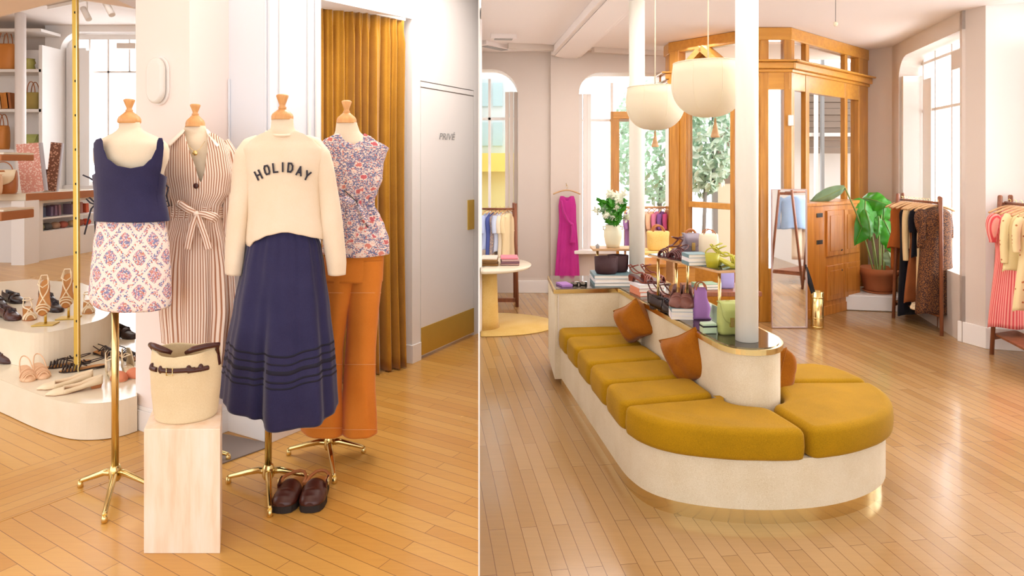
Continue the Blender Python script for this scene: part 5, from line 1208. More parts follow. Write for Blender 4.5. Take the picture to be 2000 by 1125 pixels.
def pillow(label, c, w_, h_, rz, lean, roll):
    t = thing('velvet_pillow', label, 'pillow', (0, 0, 0), None)
    n = 16; m = MB()
    for sd in (1, -1):
        vs = []; 
        for j in range(n+1):
            for i in range(n+1):
                u, v = -1+2*i/n, -1+2*j/n; th = .078*((1-u**4)*(1-v**4))**.6
                pin = 1-.10*(1-abs(v)**1.5)*abs(u)**3; pin2 = 1-.10*(1-abs(u)**1.5)*abs(v)**3
                wr = .006*noise.noise(Vector((u*2.5, v*2.5, sd)))+.004*math.sin(u*6+v*3)*(1-u*u)*(1-v*v)
                vs.append((u*w_/2*pin, sd*(th+wr*(1 if th > .01 else 0)), v*h_/2*pin2))
        fs = [(j*(n+1)+i, j*(n+1)+i+1, (j+1)*(n+1)+i+1, (j+1)*(n+1)+i)[::-sd] for j in range(n) for i in range(n)]
        m.add(vs, fs, True)
    m.build('cover', M['rust'], t)
    pp = []
    for k in range(4):
        for i in range(n):
            u, v = [(-1+2*i/n, -1), (1, -1+2*i/n), (1-2*i/n, 1), (-1, 1-2*i/n)][k]
            pin = 1-.10*(1-abs(v)**1.5)*abs(u)**3; pin2 = 1-.10*(1-abs(u)**1.5)*abs(v)**3; pp.append((u*w_/2*pin, 0, v*h_/2*pin2))
    m = MB(); m.tube(pp+[pp[0]], .0035, 6); m.build('piping', M['rust'], t)
    t.location = c; t.rotation_mode = 'XYZ'; t.matrix_world = Matrix.Translation(c) @ Matrix.Rotation(rz, 4, 'Z') @ Matrix.Rotation(lean, 4, 'X') @ Matrix.Rotation(roll, 4, 'Y')
pillow('rust velvet pillow farther back along the long seat', P(1238, 628, 4.02), .23, .225, math.radians(-50), math.radians(12), math.radians(-30))
pillow('rust velvet pillow nearer the curved end, against the cream back', P(1346, 698, 3.42), .265, .26, math.radians(-48), math.radians(12), math.radians(-27))
pillow('rust velvet pillow half hidden behind the rounded spine end on the right seat', P(1519, 720, 3.36), .2, .22, math.radians(75), math.radians(14), math.radians(14))
# columns standing on the spine
def column(label, px, Y, r, n):
    t = thing('trim_column', None, None, (D(px)*Y, Y, ZC)); t['kind'] = 'structure'
    m = MB(); m.lathe([(r, .001), (r, RC-ZC)], (D(px)*Y, Y, ZC), 40); m.build('shaft', M['column'], t)
    m = MB(); m.lathe([(r*1.02, -.14), (r*1.1, -.13), (r*1.1, -.1), (r*1.3, -.03), (r*1.3, 0)], (D(px)*Y, Y, RC-.001), 40); m.build('capital', M['ceil'], t)
column('', 1458.5, 3.16, .0522, 1); column('', 1244, 4.62, .0535, 2)
# pendant lamps
silk = NT('silk_lampshade'); silk.b.inputs['Base Color'].default_value = srgb('#e4d8bf'); silk.b.inputs['Roughness'].default_value = .9; silk.b.inputs['Subsurface Weight'].default_value = .25; silk.b.inputs['Subsurface Radius'].default_value = (.1, .08, .05)
def pendant(label, px, Y, ytop, ybot, rp, cone, cpx, rot):
    s = Y/FPX; x = D(px)*Y; zt_ = Zat(ytop, Y); zb_ = Zat(ybot, Y); H = zt_-zb_; r = rp*s
    t = thing('pendant_lamp', label, 'pendant lamp', (x, Y, zb_), 'silk pendant lamps')
    prof = [(r*.03, 0)]+[(r*(math.sin(a)**.8), H*.62*(1-math.cos(a))) for a in [math.pi/2*k/10 for k in range(1, 11)]]+[(r*.985, H*.8), (r*.95, H)]
    m = MB(); m.lathe(prof, (x, Y, zb_), 48, caps=False); m.build('shade', silk.m, t, solid=.002)
    for k in range(8):
        a = rot+2*math.pi*k/8; m = MB(); m.tube([(x+math.cos(a)*q*1.004, Y+math.sin(a)*q*1.004, zb_+z) for q, z in prof], .0014, 5); m.build('rib', M['shade'], t)
    m = MB(); m.lathe([(r*.95, -.004), (r*.957, -.004), (r*.957, .004), (r*.95, .004)], (x, Y, zt_), 48); m.rings([]) if 0 else None
    m = MB(); m.tube([(x+r*.95*math.cos(a), Y+r*.95*math.sin(a), zt_) for a in [2*math.pi*k/40 for k in range(41)]], .003, 6); m.build('rim', M['shade'], t)
    m = MB(); m.tube([(x, Y, RC), (x, Y, zt_+.02)], .0035, 6); m.tube([(x, Y, zt_+.02), (x, Y, zb_)], .003, 6); m.build('cord', M['shade'], t)
    for a in (0, math.pi/2): m = MB(); m.bar((x-r*.94*math.cos(a), Y-r*.94*math.sin(a), zt_-.004), (x+r*.94*math.cos(a), Y+r*.94*math.sin(a), zt_-.004), .006, .004); m.build('spreader', M['shade'], t)
    cx = D(cpx)*Y; m = MB(); ch = cone*s; m.lathe([(.022, -ch), (.024, -ch+.004), (.008, -ch*.35), (.004, -.0)], (cx, Y, zb_-.004), 18); m.build('finial_cone', M['hanger'], t)
    m = MB(); m.lathe([(.03, 0), (.03, -.02)][::-1], (x, Y, RC), 16); m.build('ceiling_rose', M['white'], t)
pendant('silk bowl pendant lamp on the left, in front of the rear column', 1279.5, 4.25, 171, 254, 56.5, 32, 1279.5, .2)
pendant('larger silk bowl pendant lamp on the right, partly behind the front column', 1383, 3.5, 124, 229, 70, 38, 1397, .1)
t = thing('bare_bulb', 'small round bulb hanging on a thin wire from the ceiling', 'bulb', (D(1632)*5, 5, 2.5))
c = P(1632, 47, 5.0); m = MB(); m.ball(c, .016, 1.15); m.build('bulb', M['shade'], t); m = MB(); m.tube([c, (c.x, c.y, RC)], .002, 5); m.build('cord', M['wire'], t)
for (pa, pb, w_, lb) in (((938, 84), (994, 96), .11, 'white ceiling vent louvre nearest the partition'), ((958, 72), (1008, 73), .09, 'white ceiling vent louvre, upper one of the two at the left')):
    a, b = G(pa[0], pa[1], RC-.02), G(pb[0], pb[1], RC-.02); a.z = b.z = RC-.02
    t = thing('ceiling_vent', lb, 'vent', ((a.x+b.x)/2, (a.y+b.y)/2, RC-.04), 'ceiling vents')
    m = MB(); m.bar(a, b, w_*1.5, .04); m.build('frame', M['ceil'], t); m = MB(); m.bar(a*.85+b*.15-Vector((0, 0, .022)), a*.15+b*.85-Vector((0, 0, .022)), w_*.8, .006); m.build('grille', M['signgrey'], t)
for (pa, pb, lb) in (((992, 90), (1091, 95), 'grey ceiling rail left of the beam'), ((1158, 98), (1312, 106), 'grey ceiling rail between the beam and the oak booth')):
    a, b = G(pa[0], pa[1], RC-.03), G(pb[0], pb[1], RC-.03); m = MB(); a.z = b.z = RC-.028; m.bar(a, b, .07, .055); one(m.build('ceiling_rail', M['grey']), lb, 'rail', 'ceiling rails')
# ================================================================== OAK BOOTH, EXTERIOR
kio = thing('oak_booth', 'glazed oak entrance booth with cornice and pediment reaching the ceiling', 'vestibule', (2.4, 6.3, 0))
facets = [(P0, P1), (P1, P2), (P2, P3), (P3, P4)]
V2 = lambda v: Vector((v[0], v[1]))
def fpanel(mb, p, q, z0, z1, off=0, th=.05):
    p, q = V2(p), V2(q); d_ = (q-p).normalized(); nn = Vector((d_.y, -d_.x))
    if nn.dot(p) > 0: nn = -nn
    a, b = p+nn*off, q+nn*off
    mb.poly([(a.x, a.y, z0), (b.x, b.y, z0), (b.x, b.y, z1), (a.x, a.y, z1)], (-nn.x*th, -nn.y*th, 0))
zR = RC-.12; zCt, zCb = 2.44, 2.36; zH = 2.17
def post(pxa, pxb, seg, z0, z1, off=.02, th=.09, nm='post', mt='oak'):
    m = MB(); fpanel(m, hit(pxa, *seg), hit(pxb, *seg), z0, z1, off, th); return m.build(nm, M[mt], kio, bevel=.006)
def rail(pxa, pxb, seg, z0, z1, off=.015, th=.08, nm='rail'):
    m = MB(); fpanel(m, hit(pxa, *seg), hit(pxb, *seg), z0, z1, off, th); return m.build(nm, M['oakx'], kio, bevel=.006)
def pane(pxa, pxb, seg, z0, z1):
    m = MB(); fpanel(m, hit(pxa, *seg), hit(pxb, *seg), z0, z1, -.02, .006); m.build('pane', M['glass'], kio)
for sg in facets:   # top rail, cornice, frieze on every facet
    d_ = (V2(sg[1])-V2(sg[0])).normalized()*.02; p, q = V2(sg[0])-d_, V2(sg[1])+d_
    m = MB(); fpanel(m, p, q, zR, RC-.002, .03, .1); m.build('top_rail', M['oakx'], kio, bevel=.008)
    if sg[0] is P1: continue
    m = MB(); fpanel(m, p-d_*2, q+d_*2, zCt-.02, zCt, .11, .16); fpanel(m, p-d_, q+d_, zCb, zCt-.02, .07, .12); fpanel(m, p, q, zCb-.03, zCb, .04, .09); m.build('cornice', M['oakx'], kio, bevel=.008)
    m = MB(); fpanel(m, p, q, zH, zCb-.02, .015, .06); m.build('frieze', M['oakx'], kio)
# front facet
sg = (P2, P3)
post(1483, 1500, sg, 0, RC-.1); post(1530, 1545, sg, 0, RC-.1); pane(1500, 1530, sg, .3, 2.6)
rail(1484, 1545, sg, 0, .5)
# right facet
sg = (P3, P4)
post(1541, 1548, sg, 0, RC-.1); post(1570, 1577, sg, .9, RC-.1, th=.05); post(1647, 1652, sg, .9, RC-.1, th=.05); post(1674, 1692, sg, 0, RC-.1)
pane(1546, 1680, sg, .95, zH); pane(1546, 1680, sg, zCt, zR); rail(1546, 1690, sg, .8, .95); rail(1546, 1690, sg, 0, .8, 0, .04, 'lower_panel')
# left facet with door and pediment
sg = (P1, P2)
post(1312, 1330, sg, 0, RC-.1, .04, .12); post(1330, 1346, sg, 0, 2.35, .02, .08); post(1340, 1345, sg, 0, 2.35, .045, .03); post(1428, 1436, sg, 0, 2.35); post(1470, 1484, sg, 0, RC-.1)
rail(1346, 1436, sg, 1.03, 1.09); rail(1346, 1436, sg, 0, .42, 0, .05, 'lower_panel'); rail(1310, 1484, sg, 2.2, 2.3)
pane(1346, 1430, sg, 1.09, 2.2); pane(1346, 1430, sg, .42, 1.03)
rail(1436, 1484, sg, .0, .5, 0, .05, 'lower_panel')
pa, pc, pb_ = hit(1322, *sg), hit(1383, *sg), hit(1450, *sg); za, zpk = 2.30, 2.62
for a, b in ((pa, pc), (pc, pb_)):
    z0, z1 = (za, zpk) if a is pa else (zpk, za)
    dd = V2(b)-V2(a); dd.normalize(); nn = Vector((dd.y, -dd.x)); nn = nn if nn.dot(V2(a)) < 0 else -nn
    m = MB(); m.bar((a.x+nn.x*.06, a.y+nn.y*.06, z0), (b.x+nn.x*.06, b.y+nn.y*.06, z1), .16, .06); m.build('pediment_rake', M['oakx'], kio)
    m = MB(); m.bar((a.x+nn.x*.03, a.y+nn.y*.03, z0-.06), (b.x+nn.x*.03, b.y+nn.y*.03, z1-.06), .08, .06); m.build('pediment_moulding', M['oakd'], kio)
# far-left return
m = MB(); bk_ = V2(P0)+Vector((-.02, .9)); fpanel(m, bk_, P0, zCb, zCt, .08, .16); m.build('cornice', M['oakx'], kio)
post(1303, 1310, (P0, P1), .0, RC-.1, .02, .06)
bx = hit(1540, P2, P3); m = MB(); m.box((bx.x-.0, bx.y-.05, Zat(236, bx.y)), (.045, .03, .1)); one(m.build('door_sensor', M['white'], bevel=.005), 'small white plastic box fixed to the oak booth post', 'sensor box')
# oak framed outer door behind window
t = thing('door_2', None, None, (X(1203, YB), YB+.1, 0)); t['kind'] = 'structure'
for px, w_ in ((1203, 17), (1316, 12)): m = MB(); m.box((X(px, YB), YB+.1, Zat(217, YB)/2), (w_*YB/FPX, .07, Zat(217, YB))); m.build('door_post', M['oak'], t, bevel=.005)
m = MB(); m.box((X(1258, YB), YB+.1, Zat(224, YB)), (118*YB/FPX, .08, .085)); m.build('door_head', M['oakx'], t, bevel=.005)
m = MB(); m.box((X(1258, YB), YB+.12, 1.2), (104*YB/FPX, .006, 1.8)); m.build('pane', M['glass'], t)
# exterior: buildings and trees
fy = plain('pale_yellow_render', '#f7efb0', .9); fb_ = plain('pale_grey_render', '#e4eef0', .9); aw = plain('yellow_awning', '#f6e27c', .8); wv = plain('window_blue', '#c4e0e6', .3); shb = plain('taupe_shutter', '#9c8878', .7)
YE = 12.0
t = thing('street_building', 'pale building with a yellow awning seen through the left window', 'building', (X(960, YE), YE, 0)); 
m = MB(); m.box(((X(900, YE)+X(1035, YE))/2, YE+.4, Zat(300, YE)+2.2), (X(1035, YE)-X(900, YE), .8, 4.4)); m.build('upper_wall', fb_, t)
m = MB(); m.box(((X(900, YE)+X(1035, YE))/2, YE+.4, Zat(335, YE)/2), (X(1035, YE)-X(900, YE), .8, Zat(335, YE))); m.build('shopfront', fy, t)
m = MB(); m.box(((X(900, YE)+X(1035, YE))/2, YE+.1, Zat(317, YE)), (X(1035, YE)-X(900, YE), .9, 35*YE/FPX)); m.build('awning', aw, t)
for px in (945, 972):
    for py in (185, 262): m = MB(); m.box((X(px, YE), YE-.02, Zat(py, YE)), (.17, .06, .42)); m.build('street_window', wv, t)
t = thing('street_building', 'building with a taupe roller shutter seen through the oak booth', 'building', (X(1620, YE), YE, 0))
xa, xb = X(1572, 11), X(1725, 11)
m = MB()
z0, z1 = Zat(300, 11), Zat(150, 11); k_ = 12
for i in range(k_): m.box(((xa+xb)/2, 11+.02*(i % 2), z0+(z1-z0)*(i+.5)/k_), (xb-xa, .12, (z1-z0)/k_-.006))
m.build('roller_shutter', shb, t)
for px in (1594, 1606): m = MB(); m.box((X(px, 10.8), 10.8, 2), (.05, .05, 4)); m.build('mullion', M['signgrey'] if px > 1600 else M['white'], t)
m = MB(); m.box(((xa+xb)/2, 10.9, Zat(263, 10.9)), (xb-xa, .06, .06)); m.build('transom', M['white'], t)
m = MB(); m.box(((xa+xb)/2, 11.5, 1.6), (xb-xa, .1, 3.2)); m.build('facade', M['white'], t)
t = thing('street_building', 'cream and taupe wall seen through the booth door glass', 'building', (X(1415, 10), 10, 0))
m = MB(); m.box((X(1418, 10), 10, Zat(280, 10)), (45*10/FPX, .3, 1.2)); m.build('upper_panel', shb, t)
m = MB(); m.box((X(1418, 10), 10, Zat(312, 10)/2), (45*10/FPX, .28, Zat(312, 10))); m.build('wall', plain('cream_render', '#f4ecd2', .9), t)
m = MB(); m.box((X(1396, 9.6), 9.6, 1.4), (.07, .07, 2.8)); m.build('post', M['signgrey'], t)
leafm = NT('street_leaves'); leafm.set(leafm.ramp(leafm.noise(leafm.coord(), 6, 3), [(.3, srgb('#c2e2c4')), (.6, srgb('#e6f6e6'))]), .8); leafm.b.inputs['Transmission Weight'].default_value = .0
def tree(label, px, Y, z0, z1, rad, seed):
    rr = random.Random(seed); t = thing('street_tree', label, 'tree', (D(px)*Y, Y, 0), 'street trees')
    m = MB(); m.tube([(D(px)*Y, Y, 0), (D(px)*Y+.05, Y, z0+.3)], .03, 8); m.build('trunk', M['signgrey'], t)
    m = MB(); vs = []; fs = []
    for i in range(1500):
        a = rr.random()*6.283; b = math.acos(2*rr.random()-1); q = rad*(.5+.5*rr.random()**.4)
        c_ = Vector((D(px)*Y+q*math.cos(a)*math.sin(b), Y+q*math.sin(a)*math.sin(b)*.7, (z0+z1)/2+(z1-z0)/2*q/rad*math.cos(b)))
        u = Vector((rr.gauss(0, 1), rr.gauss(0, 1), rr.gauss(0, 1))).normalized(); v = u.orthogonal().normalized(); s_ = .05+.04*rr.random()
        k = len(vs); vs += [c_+u*s_, c_+v*s_*.6, c_-u*s_, c_-v*s_*.6]; fs.append((k, k+1, k+2, k+3))
    m.add(vs, fs); m.build('foliage', leafm.m, t)
tree('pale green street tree seen through the outer door', 1285, 10.5, 0.8, 2.9, .75, 3); tree('pale green street tree seen through the booth door glass', 1372, 9.5, 1.0, 2.9, .5, 4)
# ------------------------------------------------------------------ mirror
MA, MBq = Vector((D(1506)*5.98, 5.98)), Vector((D(1576)*5.98, 5.98))
t = thing('standing_mirror', 'tall standing mirror leaning on the oak booth, reflecting a clothes rack', 'mirror', (D(1541)*5.98, 5.98, 0))
zt_m = 1.5-(369-315)*6.1/FPX
def mq(px, z, off=0): Yv = 5.98+.008*z/zt_m+off; return (D(px)*5.98, Yv, z)
m = MB(); m.poly([mq(1508, .01), mq(1575, .01), mq(1575, zt_m), mq(1508, zt_m)], (0, .012, 0)); m.build('glass', M['mirror'], t)
for a, b in (((1507.5, .006), (1507.5, zt_m)), ((1575.5, .006), (1575.5, zt_m)), ((1507.5, zt_m), (1575.5, zt_m)), ((1507.5, .008), (1575.5, .008))):
    m = MB(); m.bar(mq(a[0], a[1], -.002), mq(b[0], b[1], -.002), .008, .018, (0, 1, 0)); m.build('frame', plain('mirror_frame_metal', '#c9b2ae', .4, .6) if 'mfm' not in M else M['mfm'], t)
# ------------------------------------------------------------------ pine cabinet
dyc = -4
A1, A2, A3 = G(1577, 628+dyc), G(1609, 621+dyc), G(1680, 603+dyc)
cab = thing('pine_cabinet', 'waxed pine cupboard with two panelled doors below the booth glass', 'cabinet', (A2.x, A2.y, 0))
zcab = Zat(398, A2.y)
Bk = [V2(A3)+Vector((-.1, .30)), V2(A1)+Vector((.02, .42))]
m = MB(); m.prism([xy(A1), xy(A2), xy(A3), Bk[0], Bk[1]], .05, zcab-.02); m.build('carcass', M['pine'], cab, bevel=.004)
def gr(pts, d): 
    c = sum((V2(p) for p in pts), Vector((0, 0)))/len(pts); return [V2(p)+(V2(p)-c).normalized()*d for p in pts]
m = MB(); m.prism(gr([A1, A2, A3]+Bk, .03), zcab-.02, zcab+.012); m.build('top', M['pine'], cab, bevel=.004)
m = MB(); m.prism(gr([A1, A2, A3]+Bk, .02), 0, .09); m.build('plinth', M['pine'], cab, bevel=.004)
def face(p, q, s0, s1, z0, z1, off, th, mt, nm, par=cab, bev=.004):
    p, q = V2(p), V2(q); d_ = q-p; m = MB(); fpanel(m, p+d_*s0, p+d_*s1, z0, z1, off, th); return m.build(nm, mt, par, bevel=bev)
zmid = .52
for s0, s1 in ((.05, .49), (.51, .95)):
    for z0, z1 in ((.14, zmid-.04), (zmid+.05, zcab-.07)):
        d1 = face(A2, A3, s0, s1, z0, z1, .018, .018, M['pine'], 'door')
        face(A2, A3, s0+.07, s1-.07, z0+.05, z1-.05, .024, .006, M['pine'], 'door_panel', d1)
        kx = s1-.03 if s0 < .3 else s0+.03
        if s0 < .3: 
            kp = V2(A2)+(V2(A3)-V2(A2))*kx; m = MB(); m.ball((kp.x-.01, kp.y-.03, z1-.06 if z1 < .6 else z0+.05), .011); m.build('knob', M['wire'], d1)
for zz in (.72, .98): face(A1, A2, .55, .9, zz-.02, zz+.02, .006, .006, M['wire'], 'hinge', cab, 0)
# brass umbrella bin + umbrella
g = Vector((D(1596)*5.98, 5.98, 0)); s = g.y/FPX; r = 11.5*s; H = 72*s
t = thing('umbrella_stand', 'polished brass cylindrical umbrella stand in front of the pine cupboard', 'umbrella stand', g)
m = MB(); m.lathe([(r*.96, 0), (r, .006), (r, H), (r*.92, H), (r*.9, .02)], g, 32); m.build('body', M['brass'], t)
for z in (.02, H*.3, H*.85): m = MB(); m.tube([(g.x+r*1.02*math.cos(a), g.y+r*1.02*math.sin(a), z) for a in [2*math.pi*k/28 for k in range(29)]], .004, 6); m.build('rib', M['brass'], t)
m = MB(); m.tube([(g.x-.01, g.y, .06), (g.x-.03, g.y, .3), (g.x-.07, g.y+.0, H+.1), (g.x-.095, g.y, H+.22)], [.01, .02, .022, .008], 10); m.tube([(g.x-.095, g.y, H+.2), (g.x-.1, g.y, H+.24)], .008, 8)
one(m.build('umbrella', M['black']), 'folded black umbrella leaning in the brass stand', 'umbrella')
# ------------------------------------------------------------------ plant on white plinth
a, b = G(1650, 606), G(1775, 611)
m = MB(); zpp = .155; m.prism([xy(a), xy(b), (b.x+.1, b.y+.55), (a.x+.1, a.y+.5)], .002, zpp); one(m.build('plant_plinth', M['white'], bevel=.012), 'low white plinth under the potted plant', 'plinth')
YP = 6.85; s = YP/FPX; pc_ = Vector((D(1716)*YP, YP, zpp))
t = thing('plant_pot', 'large terracotta pot with saucer on the white plinth', 'plant pot', pc_)
rt = 35*s; Hp = 48*s
m = MB(); m.lathe([(.02, .02), (rt*.68, .02), (rt*.72, .03), (rt*.93, Hp*.72), (rt*1.0, Hp*.74), (rt*1.03, Hp), (rt*.93, Hp), (rt*.86, Hp*.8), (.01, Hp*.8)], pc_, 36, caps=False); m.build('pot', M['terra'], t)
m = MB(); m.lathe([(rt*.72, 0), (rt*.85, .022), (rt*.8, .022), (rt*.7, .008)], pc_+Vector((0, 0, .001)), 32); m.build('saucer', M['terra'], t)
m = MB(); m.lathe([(rt*.86, 0), (.01, .01)], pc_+Vector((0, 0, Hp*.82)), 24); m.build('soil', M['soil'], t)
def leafmesh(base, tip, w_, Y0, mat, par, stem0, curl=.12, droop=.05, nm='leaf', wave=.01):
    """base, tip in px at depth Y0; leaf blade with midrib fold; stem0 px start"""
    a = P(base[0], base[1], Y0+base[2]); b = P(tip[0], tip[1], Y0+tip[2]); d_ = b-a; L = d_.length; dn = d_.normalized()
    side = dn.cross(Vector((0, -1, 0.15))).normalized(); up = side.cross(dn).normalized()
    if up.y > 0: up = -up
    m = MB(); N, K = 18, 6; vs = []
    for i in range(N+1):
        t_ = i/N; hw_ = w_*s*(math.sin(math.pi*min(1, t_*.96+.06))**.75)*(1-.25*t_)*1.05
        if t_ > .99: hw_ = .002
        c_ = a+d_*t_+up*droop*math.sin(math.pi*t_)
        for j in range(-K, K+1):
            u = j/K; vs.append(c_+side*u*hw_-up*abs(u)**1.6*curl*hw_*2+up*wave*math.sin(t_*22+u*2)*abs(u)-dn*(.25*hw_*abs(u) if t_ < .5 else 0)*(1-t_*2 if t_ < .5 else 0))
    fs = [(i*(2*K+1)+j, i*(2*K+1)+j+1, (i+1)*(2*K+1)+j+1, (i+1)*(2*K+1)+j) for i in range(N) for j in range(2*K)]
    m.add(vs, fs, True); lf = m.build(nm, mat, par)
    m = MB(); m.tube([a+d_*k/8+up*(droop*math.sin(math.pi*k/8)+.004) for k in range(9)], [.005*(1-k/10) for k in range(9)], 6); m.build('midrib', M['stem'], lf)
    p0 = Vector((pc_.x+stem0, YP, zpp+Hp*.8)); mid = (p0+a)/2+Vector((0, 0, .10))+(a-p0)*.02
    m = MB(); m.tube(chaik([p0, p0+(mid-p0)*.5+Vector((0, 0, .02)), mid, a]), [.012, .012, .011, .011, .010, .010, .009, .009, .008, .008, .007, .007, .006][:len(chaik([p0, p0, mid, a]))] if 0 else .0075, 7); m.build('stem', M['stem'], lf)
pt = thing('potted_plant', 'tall broad-leaved green plant growing in the terracotta pot', 'plant', pc_+Vector((0, 0, Hp*.8)))
leafmesh((1690, 392, 0), (1668, 480, -.1), 37, YP, M['leaf'], pt, -.03, .2, .06)
leafmesh((1684, 388, .1), (1738, 402, -.1), 22, YP, M['leaf'], pt, 0, .25, .05)
leafmesh((1722, 388, .1), (1722, 440, .1), 27, YP, M['leaf'], pt, .02, .2, .04)
leafmesh((1716, 422, -.05), (1712, 467, -.1), 9, YP, M['leaf'], pt, .01, .2, .02)
leafmesh((1726, 430, .05), (1748, 500, .0), 22, YP, M['leaf'], pt, .05, .2, .04)
leafmesh((1690, 410, -.1), (1700, 470, -.2), 13, YP, M['leaf'], pt, -.01, .3, .03)
leafmesh((1650, 366, -.15), (1578, 398, -.1), 13, YP-.1, M['leafp'], pt, -.05, .5, .03)
leafmesh((1734, 492, -.1), (1742, 526, -.15), 11, YP-.1, M['leafp'], pt, .06, .3, .02)
# ================================================================== CLOTHES RACKS AND CLOTHES
def cmat(name, h, h2=None, sheen=.1): return weave(name, h, h2 or h, 400, sheen=sheen, bump=.1)
def garment(name, label, cat, mat, w_, L, kind='dress', th=.05, sleeve=0, flare=1.25, group=None, seed=0, waist=.85):
    """origin at the hook; x width, y thickness"""
    rr = random.Random(seed); t = thing(name, label, cat, (0, 0, 0), group); ph = rr.random()*6
    n = 40; rs = []; N = 26; z0 = -.055; us = [2*math.pi*i/n*w_*.5 for i in range(n+1)]
    if kind != 'trousers':
        for j in range(N+1):
            f = j/N; z = z0-L*f
            wf = lerp_tab([(0, .34), (.035, .62), (.08, .95), (.14, 1), (.35, waist), (1, flare)], f)[0] if kind != 'top' else lerp_tab([(0, .34), (.06, .62), (.14, .97), (.3, 1), (.6, .92), (1, flare)], f)[0]
            r = []
            for i in range(n):
                a = 2*math.pi*i/n; q = 1+(.10*f+.02)*math.sin(5*a+ph+f)+.06*f*math.sin(9*a+ph*2)
                r.append((math.cos(a)*w_/2*wf*(1+.03*math.sin(7*a+ph)*f), math.sin(a)*th*(.35 if f < .03 else 1)*q, z-.01*math.sin(3*a)*f))
            rs.append(r)
        m = MB(); vs = [p for r in rs for p in r]; fs = []; uv = []
        for j in range(N):
            for i in range(n):
                q = (i+1) % n; fs.append((j*n+i, (j+1)*n+i, (j+1)*n+q, j*n+q)); uv.append([(us[i], -L*j/N), (us[i], -L*(j+1)/N), (us[i+1], -L*(j+1)/N), (us[i+1], -L*j/N)])
        m.add(vs, fs, True, uv); m.add(rs[0], [list(range(n))]); m.build('body', mat, t, solid=.002)
        if sleeve:
            for sd in (-1, 1):
                SLn = sleeve; pts = [(sd*w_*.42, 0, z0-L*.05-.01), (sd*w_*.52, 0, z0-.08), (sd*(w_*.56), -.005, z0-.08-SLn*.5), (sd*w_*.55, -.01, z0-.08-SLn)]
                m = MB(); c_ = chaik([Vector(p) for p in pts]); puff = .042 if kind == 'puff' else .03
                m.tube(c_, [puff*(.6+.5*math.sin(math.pi*min(1, i/(len(c_)-1)+.15))) if kind == 'puff' else puff*(1-.25*i/len(c_)) for i in range(len(c_))], 12); 
                o = m.build('sleeve', mat, t)
                l = o.data.uv_layers.new(name='UVMap').data
                for p in o.data.polygons:
                    for li, vi in zip(p.loop_indices, p.vertices): co = o.data.vertices[vi].co; l[li].uv = (co.y+co.x*.3, co.z)
    else:
        m = MB()
        for sd in (-1, 1):
            m2 = MB(); r2 = []
            for j in range(14):
                f = j/13; r2.append([(sd*w_*.2+math.cos(a)*w_*.2*(1+.12*f), math.sin(a)*th*(.6+.1*f), z0-.02-L*f) for a in [2*math.pi*k/20 for k in range(20)]])
            m2.rings(r2, True, True); m2.build('leg', mat, t)
        m.box((0, 0, z0-.02), (w_*.8, th*1.1, .04)); m.build('waistband', mat, t, bevel=.008)
    return t
def hanger_proto():
    t = thing('clothes_hanger', 'x', 'hanger', (0, 0, 0))
    m = MB(); pts = [(-.17, 0, -.085), (-.12, 0, -.062), (-.05, 0, -.04), (0, 0, -.034), (.05, 0, -.04), (.12, 0, -.062), (.17, 0, -.085)]
    m.tube(chaik([Vector(p) for p in pts], 1), [.006]+[.009]*10+[.009, .006] if 0 else .0085, 8); m.build('arms', M['hanger'], t)
    m = MB(); m.tube([(0, 0, -.036), (0, 0, -.012), (.012, 0, .0), (.012, 0, .012), (0, 0, .02), (-.012, 0, .012)], .002, 6); m.build('hook', M['brass'], t)
    return t
HP = hanger_proto(); HU = [0]
def hang(p, ang, label=None, group='wooden hangers on the racks', sc_=1.0):
    if HU[0] == 0: h = HP; h.location = p; h.rotation_euler = (0, 0, ang)
    else: h = dup(HP, p, ang)
    HU[0] += 1; h.scale = (sc_,)*3; h['label'] = label; h['group'] = group; return h
def rack(label, feetL, feetR, zt_, railoff=.05, mat='rackw', tops=None, shelf=True):
    """feetL=(near,far) plan of the left trestle, feetR likewise"""
    t = thing('clothes_rack', label, 'clothes rack', ((feetL[0][0]+feetR[0][0])/2, (feetL[0][1]+feetR[0][1])/2, 0))
    tp = []
    for fn, ff in (feetL, feetR):
        fn, ff = Vector(fn), Vector(ff); c = (fn+ff)/2; a = c+(fn-c)*.38; b = c+(ff-c)*.38; tp.append((a, b))
        for p, q in ((fn, a), (ff, b)):
            e = Vector((q.x, q.y)); m = MB(); m.tube([(p.x, p.y, 0), (e.x, e.y, zt_-.01), (e.x, e.y, zt_)], [.015, .017, .010], 12); m.build('leg', M[mat], t)
        zz = zt_-.075; m = MB(); m.bar((a.x, a.y, zz), (b.x, b.y, zz), .02, .034); m.build('cross_bar', M[mat], t)
        m = MB(); u = fn+(a-fn)*.1; v = ff+(b-ff)*.1; m.bar((u.x, u.y, .13), (v.x, v.y, .13), .02, .03); m.build('foot_bar', M[mat], t)
    cl = (tp[0][0]+tp[0][1])/2; cr_ = (tp[1][0]+tp[1][1])/2
    m = MB(); m.tube([(cl.x, cl.y, zt_-.06), (cr_.x, cr_.y, zt_-.06)], .012, 10); m.build('rail', M[mat], t)
    if shelf:
        q = [Vector(feetL[0])*.9+Vector(feetL[1])*.1, Vector(feetR[0])*.9+Vector(feetR[1])*.1, Vector(feetR[1])*.9+Vector(feetR[0])*.1, Vector(feetL[1])*.9+Vector(feetL[0])*.1]
        m = MB(); m.prism(q, .145, .162); m.build('shelf', M[mat], t, bevel=.003)
    return cl, cr_, zt_-.06+.012
def fill(cl, cr_, z, items, gap0=.06):
    d_ = (cr_-cl); ang = math.atan2(d_.y, d_.x)+math.pi/2
    for f, fn, yaw in items:
        p = cl+d_*f; 
        if fn: g = fn(); g.location = (p.x, p.y, z); g.rotation_euler = (0, 0, ang+yaw)
    return ang
